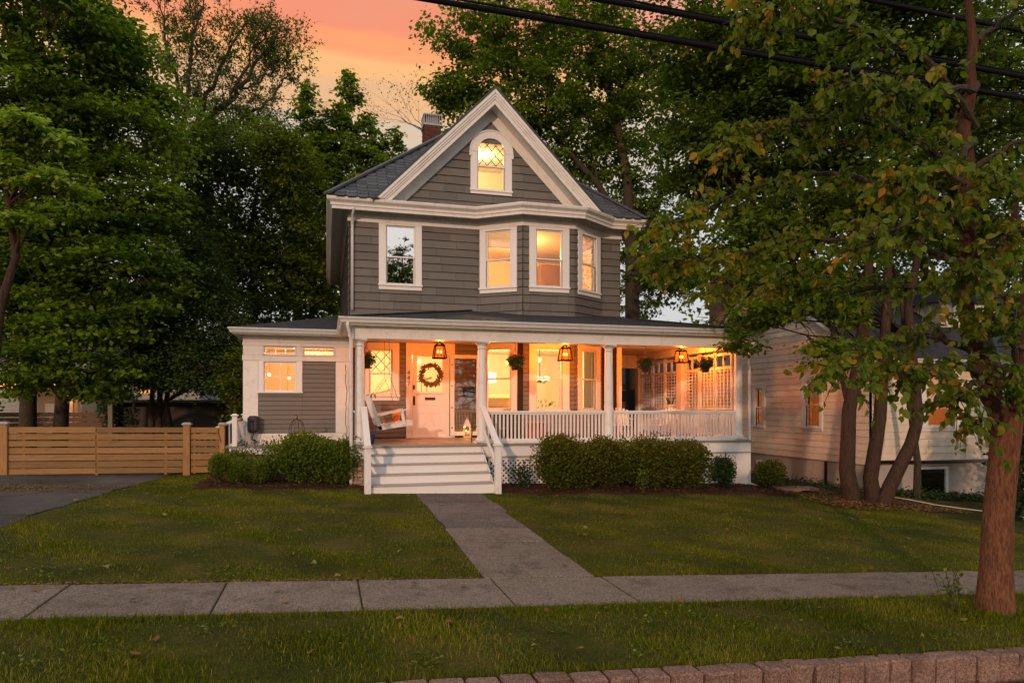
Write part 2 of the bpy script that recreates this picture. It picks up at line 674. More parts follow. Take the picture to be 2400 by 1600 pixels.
M['sheer'] = sheer('sheer_white_blind', (.85, .82, .82), .5)


def frosted(name, tint):
    t = NT(name)
    tr = t.new('BsdfTransparent')
    tr.inputs[0].default_value = (*tint, 1)
    tl = t.new('BsdfTranslucent')
    tl.inputs[0].default_value = (*tint, 1)
    ms = t.new('MixShader')
    ms.inputs[0].default_value = .004
    t.l.new(tr.outputs[0], ms.inputs[1])
    t.l.new(tl.outputs[0], ms.inputs[2])
    t.l.new(ms.outputs[0], t.out.inputs[0])
    return t.m


M['frosted'] = frosted('seeded_lantern_glass', (1.0, .66, .36))


def emit(name, color, s):
    t = NT(name)
    e = t.new('Emission')
    e.inputs['Color'].default_value = (*color, 1)
    e.inputs['Strength'].default_value = s
    t.l.new(e.outputs[0], t.out.inputs[0])
    return t.m


M['bulb'] = emit('lit_bulb', (1.0, .66, .26), 7.0)
M['shade'] = emit('lit_lamp_shade', (1.0, .80, .45), 2.2)
M['flame'] = emit('candle_flame', (1.0, .55, .12), 6.0)


def asphalt_mat():
    t = NT('worn_asphalt')
    v = t.new('TexVoronoi')
    v.inputs['Scale'].default_value = 110
    t.l.new(t.pos(), v.inputs['Vector'])
    big = t.noise(.9, 5)
    col = t.mix(t.ramp(big, [(.35, (0, 0, 0)), (.65, (1, 1, 1))]), (.044, .040, .037), (.10, .09, .083))
    sp = t.ramp(v.outputs['Color'], [(.3, (.75, .75, .75)), (.85, (1.6, 1.5, 1.45))])
    col = t.mix(1.0, col, sp, 'MULTIPLY')
    # crazed cracks that wander
    nz = t.new('TexNoise')
    nz.inputs['Scale'].default_value = 2.2
    nz.inputs['Detail'].default_value = 6
    t.l.new(t.pos(), nz.inputs['Vector'])
    va = t.new('VectorMath', operation='MULTIPLY_ADD')
    t.l.new(nz.outputs['Color'], va.inputs[0])
    va.inputs[1].default_value = (.7, .7, 0)
    t.l.new(t.pos(), va.inputs[2])
    ve = t.new('TexVoronoi', feature='DISTANCE_TO_EDGE')
    ve.inputs['Scale'].default_value = .55
    t.l.new(va.outputs[0], ve.inputs['Vector'])
    col = t.mix(t.ramp(ve.outputs['Distance'], [(.004, (.85, .85, .85)), (.016, (0, 0, 0))]), col, (.014, .012, .011))
    t.principled(col, .85, 0, .25, v.outputs['Distance'], .006, .8)
    return t.m


def concrete_mat(name, c1, c2, pv=.1):
    t = NT(name)
    v = t.new('TexVoronoi')
    v.inputs['Scale'].default_value = 90
    t.l.new(t.pos(), v.inputs['Vector'])
    big = t.noise(1.3, 6, .6)
    col = t.mix(big, c1, c2)
    sp = t.ramp(v.outputs['Color'], [(.25, (.62, .62, .62)), (.8, (1.35, 1.32, 1.3))])
    col = t.mix(1.0, col, sp, 'MULTIPLY')
    stain = t.ramp(t.noise(3.1, 7, .72), [(.50, (0, 0, 0)), (.68, (.75, .75, .75))])
    col = t.mix(stain, col, scl(c1, .55))
    oi = t.new('ObjectInfo')
    hv = t.new('HueSaturation')
    t.l.new(t.math('ADD', t.math('MULTIPLY', oi.outputs['Random'], pv * 2), 1 - pv), hv.inputs['Value'])
    t.l.new(col, hv.inputs['Color'])
    t.principled(hv.outputs[0], .95, 0, .08, v.outputs['Distance'], .006, .9)
    return t.m


M['asphalt'] = asphalt_mat()
M['concrete'] = concrete_mat('aggregate_concrete', (.165, .132, .108), (.265, .215, .175))
M['bluestone'] = concrete_mat('old_flagstone', (.115, .10, .092), (.19, .163, .145), .12)
M['granite'] = concrete_mat('pink_granite_block', (.17, .105, .082), (.29, .185, .145), .16)


def soil_mat(name, stops, bump=.03):
    t = NT(name)
    n = t.noise(1.1, 6, .6)
    f = t.noise(26, 4, .7)
    col = t.ramp(n, stops)
    col = t.mix(1.0, col, t.ramp(f, [(.25, (.45, .45, .45)), (.75, (1.35, 1.3, 1.2))]), 'MULTIPLY')
    t.principled(col, .95, 0, .1, f, bump, 1.0)
    return t.m


M['lawn'] = soil_mat('lawn_soil', [(.3, (.030, .040, .007)), (.5, (.056, .062, .011)), (.68, (.12, .092, .026))])
M['mulch'] = soil_mat('dark_mulch', [(.3, (.052, .022, .013)), (.5, (.085, .038, .022)), (.7, (.13, .06, .035))], .05)
M['shingle_roof'] = None
t = NT('asphalt_shingle_roof')
bk = t.new('TexBrick')
bk.offset = .5
bk.inputs['Scale'].default_value = 4.5
bk.inputs['Mortar Size'].default_value = .012
bk.inputs['Color1'].default_value = (.030, .031, .036, 1)
bk.inputs['Color2'].default_value = (.052, .052, .058, 1)
bk.inputs['Mortar'].default_value = (.012, .012, .013, 1)
bk.inputs['Row Height'].default_value = .55
t.l.new(t.pos(), bk.inputs['Vector'])
gr = t.noise(140, 2)
t.principled(t.mix(1.0, bk.outputs['Color'], t.ramp(gr, [(.3, (.7, .7, .7)), (.7, (1.4, 1.4, 1.4))]), 'MULTIPLY'), .9, 0, .25, bk.outputs['Fac'], -.012, 1.0)
M['shingle_roof'] = t.m

# ------------------------------------------------------------------ ground
_AY = np.array([4.30, 6.0, 6.94, 12.75, 15.8, 400])
_AZ = np.array([-.105, -.09, -.085, .06, .07, .07])
_SY = np.array([4.30, 7.0, 12.75, 400])
_SZ = np.array([.0515, .0515, .030, .030])


def gz(x, y):
    """Height of the land: the street falls to the right and the lawn rises to the house."""
    x = np.clip(x, -30, 22)
    e = np.clip((y - 8) / 4, 0, 1) * .045 * np.clip(x - 9, 0, None)
    return np.interp(y, _AY, _AZ) - np.interp(y, _SY, _SZ) * x - e


def grid_sheet(name, xs, ys, zf, material, thick=None):
    X, Y = np.meshgrid(xs, ys)
    Z = zf(X, Y)
    v = np.stack([X, Y, Z], -1).reshape(-1, 3)
    nx, ny = len(xs), len(ys)
    f = []
    for j in range(ny - 1):
        for i in range(nx - 1):
            a = j * nx + i
            f.append((a, a + 1, a + nx + 1, a + nx))
    me = bpy.data.meshes.new(name)
    me.from_pydata(v.tolist(), [], f)
    me.polygons.foreach_set('use_smooth', [True] * len(me.polygons))
    me.materials.append(material)
    o = bpy.data.objects.new(name, me)
    COL.objects.link(o)
    return o


def land(x, y):
    und = .012 * np.sin(x * 1.7 + y * .9) * np.sin(y * 1.3 - x * .4)
    m = np.clip((y - 7.1) / .5, 0, 1) * np.clip((13 - y) / 1.5, 0, 1)
    z = gz(x, y) + und * m
    return np.where(y < 4.38, z - .20, z)


_xs = np.concatenate([[-700, -300, -120, -60, -40], np.arange(-30, 24.1, .5), [30, 45, 70, 130, 300, 700]])
_ys = np.concatenate([[-700, -300, -100, -40, -10, 0, 2, 4.36, 4.40], np.arange(4.6, 16.1, .4), [18, 20, 24, 30, 40, 60, 100, 300, 700]])
ground = grid_sheet('ground', _xs, _ys, land, M['lawn'])
tag(ground, kind='structure')
road = grid_sheet('road', np.arange(-40, 40.1, 2), np.array([-7.5, -5, -2, 0, 1, 2, 3, 4.0, 4.262]), lambda x, y: land(x, y) + .006, M['asphalt'])
tag(road, kind='structure')


def drive_edge(y):
    return np.interp(y, [6.9, 9.66, 10.4, 12.5, 14.2, 16.2, 17.5], [-3.8, -3.84, -3.87, -3.63, -3.4, -3.15, -3.0])


_dy = np.arange(6.96, 30, .45)
_v, _f = [], []
for j, y in enumerate(_dy):
    e = float(drive_edge(y)) + .035 * math.sin(y * 5.1) + .02 * math.sin(y * 11.3)
    for i in range(7):
        x = -9.2 + (e + 9.2) * i / 6
        _v.append((x, y, float(gz(x, y)) + .012))
for j in range(len(_dy) - 1):
    for i in range(6):
        a = j * 7 + i
        _f.append((a, a + 1, a + 8, a + 7))
driveway = MB().add(_v, _f).build('driveway', M['asphalt'], smooth=True)
tag(driveway, kind='structure')


def slab(name, x0, x1, y0, y1, material, parent, lift=.012, tilt=0.0, skew=0.0, th=.08):
    """A paving slab lying on the slope."""
    c = .008
    cor = [(x0, y0), (x1, y0), (x1 + skew, y1), (x0 + skew, y1)]
    top, mid, bot = [], [], []
    for k, (x, y) in enumerate(cor):
        z = float(gz(x, y)) + lift + tilt * (1 if k in (1, 2) else -1)
        sx = c if k in (0, 3) else -c
        sy = c if k in (0, 1) else -c
        top.append((x + sx, y + sy, z))
        mid.append((x, y, z - c))
        bot.append((x, y, z - th))
    vs = top + mid + bot
    fs = [(0, 1, 2, 3)]
    for k in range(4):
        j = (k + 1) % 4
        fs += [(4 + k, 4 + j, j, k), (8 + k, 8 + j, 4 + j, 4 + k)]
    return MB().add(vs, fs).build(name, material, parent)


random.seed(3)
sidewalk = tag(empty('sidewalk', (0, 6.4, 0)), kind='structure')
_j = [-2.22, -.905, .30, 1.655, 2.90, 4.22, 5.48]
_j = [-2.22 - 1.3 * k for k in range(9, 0, -1)] + _j + [5.48 + 1.28 * k for k in range(1, 9)]
for a, b in zip(_j, _j[1:]):
    slab('paving_slab', a + .008, b - .008, 5.95, 6.94, M['concrete'], sidewalk, .014 + random.uniform(-.004, .004), random.uniform(-.004, .004))
walkway = tag(empty('walkway', (2.2, 9.8, 0)), kind='structure')
_w = [12.66, 11.55, 10.75, 10.0, 9.5, 8.65, 7.8, 6.955]
for k, (b, a) in enumerate(zip(_w, _w[1:])):
    old = k < 4
    slab('paving_slab', 1.60 + (random.uniform(-.04, .04) if old else 0), 2.82 + (random.uniform(-.04, .04) if old else 0), a + .016, b - .016,
         M['bluestone'] if old else M['concrete'], walkway, .014 + (random.uniform(-.014, .008) if old else random.uniform(-.004, .004)), random.uniform(-.004, .004))

# kerb of granite setts, each one hewn a little differently
curb = tag(empty('curb', (3, 4.35, 0)), kind='structure')
_bm = []
for k in range(7):
    rr = random.Random(40 + k)
    nx, ny, nz = 5, 3, 4
    mb = MB().box(-.5, .5, -.5, .5, -.5, .5, .06)
    vs = [(x + rr.uniform(-.035, .035), y + rr.uniform(-.07, .07), z + rr.uniform(-.022, .022)) for x, y, z in mb.v]
    me = bpy.data.meshes.new('granite_block')
    me.from_pydata(vs, [], mb.f)
    me.materials.append(M['granite'])
    _bm.append(me)
x = -3.2
while x < 10.5:
    L = random.uniform(.205, .26)
    z = float(gz(x + L / 2, 4.35))
    piece('granite_block', random.choice(_bm), (x + L / 2, 4.335 + random.uniform(-.012, .012), z - .112 + random.uniform(-.004, .004)),
          (L - .020, .15, .25), curb, (random.uniform(-.03, .03), .0515 + random.uniform(-.02, .02), random.uniform(-.03, .03)))
    x += L

# planting beds: dark mulch lying slightly proud of the lawn


def bed(name, front, back, x0, x1, mound=.05):
    xs = np.linspace(x0, x1, int((x1 - x0) / .18) + 2)
    v, f = [], []
    n = 9
    for i, x in enumerate(xs):
        y0 = front(x) + .05 * math.sin(x * 6.3) + .03 * math.sin(x * 14.1)
        y1 = back(x)
        for k in range(n):
            t_ = k / (n - 1)
            y = y0 + (y1 - y0) * t_
            z = float(gz(x, y)) + .008 + mound * min(1, t_ * 3) * min(1, (x - x0) * 3 + .05, (x1 - x) * 3 + .05) + .012 * math.sin(x * 9) * math.sin(y * 11)
            v.append((x, y, z))
    for i in range(len(xs) - 1):
        for k in range(n - 1):
            a = i * n + k
            f.append((a, a + n, a + n + 1, a + 1))
    o = MB().add(v, f).build(name, M['mulch'], smooth=True)
    return tag(o, kind='structure')


BL_F = lambda x: 13.30 + .10 * (x + 1) ** 2 * .3
BR_F = lambda x: 12.55 - .045 * (x - 3.4) + .05 * math.sin(x * 1.1)
BN_F = lambda x: 11.2 + .12 * math.sin(x * 2)
bed('planting_bed', BL_F, lambda x: 15.75, -2.35, .82)
bed('planting_bed', BR_F, lambda x: 14.2, 3.36, 9.8)
bed('planting_bed', BN_F, lambda x: 16.0, 9.85, 13.0, .03)


def leaf_mesh(name, P, D, N, S, material, shape, parent=None, rnd=None, smooth=False):
    """Leaves as small folded polygons. P base points, D length directions, N up directions, S lengths; shape: list of (along, across, lift) rows."""
    P, D, N, S = (np.asarray(a, dtype=np.float64) for a in (P, D, N, S))
    D = D / np.maximum(np.linalg.norm(D, axis=1, keepdims=True), 1e-9)
    W = np.cross(D, N)
    W /= np.maximum(np.linalg.norm(W, axis=1, keepdims=True), 1e-9)
    U = np.cross(W, D)
    sh = np.array(shape[0], dtype=np.float64)
    faces = np.array(shape[1], dtype=np.int64)
    k, n = len(sh), len(P)
    V = (P[:, None, :] + S[:, None, None] * (D[:, None, :] * sh[None, :, 0:1] + W[:, None, :] * sh[None, :, 1:2] + U[:, None, :] * sh[None, :, 2:3])).reshape(-1, 3)
    nf, fl = faces.shape
    Fi = (faces[None] + (np.arange(n) * k)[:, None, None]).reshape(-1)
    me = bpy.data.meshes.new(name)
    me.vertices.add(len(V))
    me.vertices.foreach_set('co', V.astype(np.float32).ravel())
    me.loops.add(len(Fi))
    me.loops.foreach_set('vertex_index', Fi.astype(np.int32))
    me.polygons.add(n * nf)
    me.polygons.foreach_set('loop_start', np.arange(0, n * nf * fl, fl, dtype=np.int32))
    me.update(calc_edges=True)
    if rnd is None:
        rnd = np.random.default_rng(len(P)).random(n)
    at_ = me.attributes.new('rnd', 'FLOAT', 'FACE')
    at_.data.foreach_set('value', np.repeat(rnd, nf).astype(np.float32))
    if smooth:
        me.polygons.foreach_set('use_smooth', np.ones(n * nf, dtype=bool))
    me.materials.append(material)
    o = bpy.data.objects.new(name, me)
    COL.objects.link(o)
    return adopt(o, parent)


KITE = ([(0, 0, 0), (.45, .34, .05), (1, 0, -.05), (.45, -.34, .05)], [(0, 1, 2, 3)])
OVATE = ([(0, 0, 0), (.22, .27, .06), (.55, .30, .07), (1, 0, -.12), (.55, -.30, .07), (.22, -.27, .06), (.4, 0, -.02)],
         [(0, 6, 2, 1), (6, 3, 2, 2), (0, 5, 4, 6), (6, 4, 3, 3)])
OVATE = (OVATE[0], [(0, 6, 1), (6, 2, 1), (6, 3, 2), (0, 5, 6), (5, 4, 6), (4, 3, 6)])
MAPLE = ([(0, 0, 0), (.10, .42, .05), (.42, .50, .02), (.50, .22, .04), (1, 0, -.08), (.50, -.22, .04), (.42, -.50, .02), (.10, -.42, .05)],
         [(0, 1, 2, 3), (0, 3, 4, 5), (0, 5, 6, 7)])
BLADE = ([(0, .05, 0), (0, -.05, 0), (.6, -.03, .10), (.6, .03, .10), (1, 0, .32)], [(0, 1, 2), (0, 2, 3), (3, 2, 4)])
BLADE1 = ([(0, .09, 0), (0, -.09, 0), (1, 0, .2)], [(0, 1, 2)])


def on_paving(x, y):
    m = (y > 5.93 + .02 * np.sin(x * 9)) & (y < 6.955 + .03 * np.sin(x * 7.3))
    m |= (x > 1.585 + .02 * np.sin(y * 8)) & (x < 2.83 + .02 * np.sin(y * 7)) & (y > 6.5) & (y < 13)
    m |= (x < drive_edge(y) + .05 * np.sin(y * 6)) & (y > 6.5)
    return m


def in_bed(x, y):
    m = (x > -2.4) & (x < .9) & (y > 13.36 + .03 * (x + 1) ** 2)
    m |= (x > 3.3) & (x < 9.9) & (y > 12.62 - .045 * (x - 3.4) + .05 * np.sin(x * 1.1))
    m |= (x > 9.8) & (y > 11.25 + .12 * np.sin(x * 2))
    m |= (x > .6) & (x < 3.5) & (y > 12.66)
    m |= (y > 15.9)
    return m


def blades(n, x0, x1, y0, y1, h0, h1, seed, name_shape):
    g = np.random.default_rng(seed)
    x, y = g.uniform(x0, x1, n), g.uniform(y0, y1, n)
    # tufts: pull blades towards random centres and thin out the bare patches
    patch = np.sin(x * 2.1 + 1.3 * np.sin(y * 1.7)) * np.sin(y * 2.6 + x * .6) + .6 * np.sin(x * 5.3 + y * 4.1)
    keep = g.random(n) < np.clip(.72 + .30 * patch, .35, 1)
    keep &= ~on_paving(x, y) & ~in_bed(x, y)
    x, y, patch = x[keep], y[keep], patch[keep]
    n = len(x)
    z = land(x, y) - .004
    az = g.uniform(0, 2 * np.pi, n)
    lean = np.abs(g.normal(0, .85, n))
    D = np.stack([np.cos(az) * lean, np.sin(az) * lean, np.ones(n)], 1)
    N = np.stack([np.cos(az), np.sin(az), np.zeros(n) + .01], 1)
    S = g.uniform(h0, h1, n) * (1 + .28 * patch)
    mott = np.sin(x * 1.9 + 1.1 * np.sin(y * 1.1)) * np.sin(y * 1.6 - x * .7) + .5 * np.sin(x * 4.3 + y * 3.1)
    r = np.clip(g.beta(2, 3, n) * .75 + .13 * mott + .08, 0, 1)
    dry = g.random(n) < np.clip(.10 + .08 * mott, .03, .3)
    r[dry] = g.uniform(.85, 1, dry.sum())
    return np.stack([x, y, z], 1), D, N, S, r


_a = blades(120000, -4.2, 10.0, 4.40, 5.99, .022, .058, 1, BLADE)
o = leaf_mesh('grass', *_a[:4], M['grass'], BLADE, rnd=_a[4])
tag(o, 'thick dark grass on the strip between sidewalk and granite curb', 'grass', kind='stuff')
_a = blades(400000, -4.2, 11.5, 6.90, 12.9, .018, .040, 2, BLADE1)
o = leaf_mesh('grass', *_a[:4], M['grass'], BLADE1, rnd=_a[4])
tag(o, 'mown front lawn grass on both sides of the walkway', 'grass', kind='stuff')
_a = blades(60000, -4.2, .7, 12.9, 15.9, .022, .05, 5, BLADE1)
o = leaf_mesh('grass', *_a[:4], M['grass'], BLADE1, rnd=_a[4])
tag(o, 'narrow tongue of grass between driveway and shrub bed', 'grass', kind='stuff')
# long tufts at the paving edges and round the street tree
g = np.random.default_rng(9)
_n = 12000
_x = g.uniform(-4, 10, _n)
_y = np.choose(g.choice(3, _n, p=[.5, .25, .25]), [5.90 - np.abs(g.normal(0, .07, _n)), 6.99 + np.abs(g.normal(0, .05, _n)), 4.405 + np.abs(g.normal(0, .03, _n))])
_k = g.random(_n) < .2
_x[_k] = 6.35 + g.normal(0, .33, _k.sum())
_y[_k] = 5.25 + g.normal(0, .25, _k.sum())
_ok = ~on_paving(_x, _y)
_x, _y = _x[_ok], _y[_ok]
_n = len(_x)
_az = g.uniform(0, 6.28, _n)
_le = np.abs(g.normal(.1, .5, _n))
o = leaf_mesh('grass', np.stack([_x, _y, land(_x, _y)], 1), np.stack([np.cos(_az) * _le, np.sin(_az) * _le, np.ones(_n)], 1),
              np.stack([np.cos(_az), np.sin(_az), np.zeros(_n)], 1), g.uniform(.03, .085, _n), M['grass'], BLADE, rnd=g.uniform(0, .7, _n))
tag(o, 'long untrimmed grass along the sidewalk edges and around street tree', 'grass', kind='stuff')


# weeds: low broad leaved rosettes and clover patches that break up the lawn
g = np.random.default_rng(19)
_cx, _cy = g.uniform(-4, 11, 230), np.concatenate([g.uniform(4.5, 5.9, 90), g.uniform(7.0, 12.8, 140)])
_m = 34
_x = np.repeat(_cx, _m) + g.normal(0, .07, 230 * _m)
_y = np.repeat(_cy, _m) + g.normal(0, .07, 230 * _m)
_ok = ~on_paving(_x, _y) & ~in_bed(_x, _y)
_x, _y = _x[_ok], _y[_ok]
_n = len(_x)
_az = g.uniform(0, 6.28, _n)
o = leaf_mesh('weeds', np.stack([_x, _y, land(_x, _y) + g.uniform(.008, .035, _n)], 1), np.stack([np.cos(_az), np.sin(_az), g.normal(.25, .3, _n)], 1),
              np.stack([g.normal(0, .3, _n), g.normal(0, .3, _n), np.ones(_n)], 1), g.uniform(.015, .042, _n), M['shrub_green'], KITE)
tag(o, 'clover and broad leaved weeds scattered through the grass', 'weeds', kind='stuff')


def litter(name, label, n, sampler, size, material, seed, shape=KITE, lift=.012):
    g = np.random.default_rng(seed)
    x, y = sampler(g, n)
    z = land(x, y) + lift + g.uniform(0, .012, n)
    az = g.uniform(0, 6.28, n)
    D = np.stack([np.cos(az), np.sin(az), g.normal(0, .15, n)], 1)
    N = np.stack([g.normal(0, .3, n), g.normal(0, .3, n), np.ones(n)], 1)
    o = leaf_mesh(name, np.stack([x, y, z], 1), D, N, g.uniform(size[0], size[1], n), material, shape)
    return tag(o, label, 'leaves', kind='stuff')


def bed_points(g, n):
    x, y = g.uniform(-2.35, 9.8, n * 6), g.uniform(12.1, 14.6, n * 6)
    k = np.flatnonzero(in_bed(x, y) & ~((x > .6) & (x < 3.5)))[:n]
    return x[np.resize(k, n)], y[np.resize(k, n)]


litter('fallen_leaves', 'dry leaves scattered thinly over lawn and strip', 260, lambda g, n: (g.uniform(-4, 10, n), g.uniform(4.5, 13, n)), (.03, .085), M['litter'], 21, MAPLE, .03)
litter('fallen_leaves', 'brown leaf crumbs lining the lawn edge of the sidewalk', 1500, lambda g, n: (g.uniform(-4, 1.5, n), 6.965 + np.abs(g.normal(0, .03, n)) - .02), (.012, .04), M['litter'], 22)
litter('fallen_leaves', 'brown heap of seeds and leaves washed across the driveway', 3600, lambda g, n: (np.where(g.random(n) < .55, g.normal(-5.2, .55, n), g.normal(-4.2, .8, n)), g.normal(13.6, .28, n)), (.012, .04), M['litter'], 23, KITE, .016)
litter('bark_chips', 'dark bark chips covering the planting beds', 9000, bed_points, (.02, .06), M['chips'], 24, KITE, .06)
litter('fallen_leaves', 'brown leaf litter under the multi stemmed tree', 3500, lambda g, n: (g.uniform(9.6, 13, n), g.uniform(11.0, 13.8, n)), (.03, .08), M['litter'], 25, KITE, .03)
litter('fallen_leaves', 'leaf debris lying in the gutter below the curb', 500, lambda g, n: (g.uniform(2.5, 7, n), 4.24 - np.abs(g.normal(0, .07, n))), (.015, .05), M['litter'], 26, KITE, .016)

# ------------------------------------------------------------------ the house
Z = Vector((0, 0, 1))
YW = 16.9                      # front wall plane
XL, XR, YB = .52, 7.60, 28.0
DECK = .85
house = thing('house', (4, 16.9, 0), 'two storey taupe shingled house with white trim, gabled front and lit porch', 'house')


def wall_cells(u0, u1, v0, top, holes, extra=()):
    """Quads (u0,u1,v0,v1a,v1b) of a wall without its openings; top(u) is the upper edge."""
    us = sorted(set([u0, u1] + [h[0] for h in holes] + [h[1] for h in holes] + list(extra)))
    us = [u for u in us if u0 - 1e-6 <= u <= u1 + 1e-6]
    out = []
    for a, b in zip(us, us[1:]):
        if b - a < 1e-5:
            continue
        m = (a + b) / 2
        hs = sorted([(h[2], h[3]) for h in holes if h[0] <= m <= h[1]])
        lo = v0
        ta, tb = top(a + 1e-6), top(b - 1e-6)
        for h0, h1 in hs:
            hh = min(h0, ta, tb)
            if hh > lo + 1e-5:
                out.append((a, b, lo, hh, hh))
            lo = max(lo, h1)
        if max(ta, tb) > lo + 1e-5:
            out.append((a, b, lo, max(ta, lo), max(tb, lo)))
    return out


def wall(name, O, U, N, u0, u1, v0, top, holes, material, parent, thick=.14, extra=()):
    mb = MB((O, U, Z, N))
    for a, b, lo, ta, tb in wall_cells(u0, u1, v0, top, holes, extra):
        mb.add([(a, lo, 0), (b, lo, 0), (b, tb, 0), (a, ta, 0), (a, lo, -thick), (b, lo, -thick), (b, tb, -thick), (a, ta, -thick)],
               [(0, 1, 2, 3), (7, 6, 5, 4), (0, 4, 5, 1), (1, 5, 6, 2), (2, 6, 7, 3), (3, 7, 4, 0)])
    return mb.build(name, material, parent)


def siding(name, O, U, N, u0, u1, v0, top, holes, expo, material, parent, lmin, lmax, rng, proud=.026, wave=.0):
    """Courses of lapped boards, each board an object of its own, cut round the openings."""
    vmax = max(top(u0 + 1e-6), top(u1 - 1e-6), top((u0 + u1) / 2))
    v = v0
    while v < vmax - .02:
        w = v + expo
        # spans of this course below the upper edge
        n = 60
        us = [u0 + (u1 - u0) * i / n for i in range(n + 1)]
        ok = [top(u) > v + expo * .45 for u in us]
        if any(ok):
            a = us[ok.index(True)]
            b = us[n - ok[::-1].index(True)]
            wt = min(w, max(top(u) for u in us))
            cuts = [a]
            while cuts[-1] < b - lmin * .6:
                cuts.append(min(b, cuts[-1] + rng.uniform(lmin, lmax)))
            cuts[-1] = b
            for c0, c1 in zip(cuts, cuts[1:]):
                for (p, q, lo, ta, tb) in wall_cells(c0, c1, v, lambda u: wt, holes):
                    hi = min(ta, tb)
                    if q - p < .012 or hi - lo < .012:
                        continue
                    g0 = .0022
                    dz = rng.uniform(-wave, wave)
                    pr = proud + rng.uniform(-.002, .002)
                    t0 = pr * (1 - .75 * (lo - v) / expo)
                    t1 = pr * .22
                    up = 0
                    if lo <= v + 1e-4:
                        lo = v + min(.011, expo * .075)
                    vs = [(p + g0, lo + dz, .001), (q - g0, lo + dz, .001), (q - g0, hi + up, .001), (p + g0, hi + up, .001),
                          (p + g0, lo + dz, t0), (q - g0, lo + dz, t0), (q - g0, hi + up, t1), (p + g0, hi + up, t1)]
                    MB((O, U, Z, N)).add(vs, [(4, 5, 6, 7), (0, 4, 7, 3), (1, 2, 6, 5), (0, 1, 5, 4), (3, 7, 6, 2)]).build(name, material, parent)
        v = w


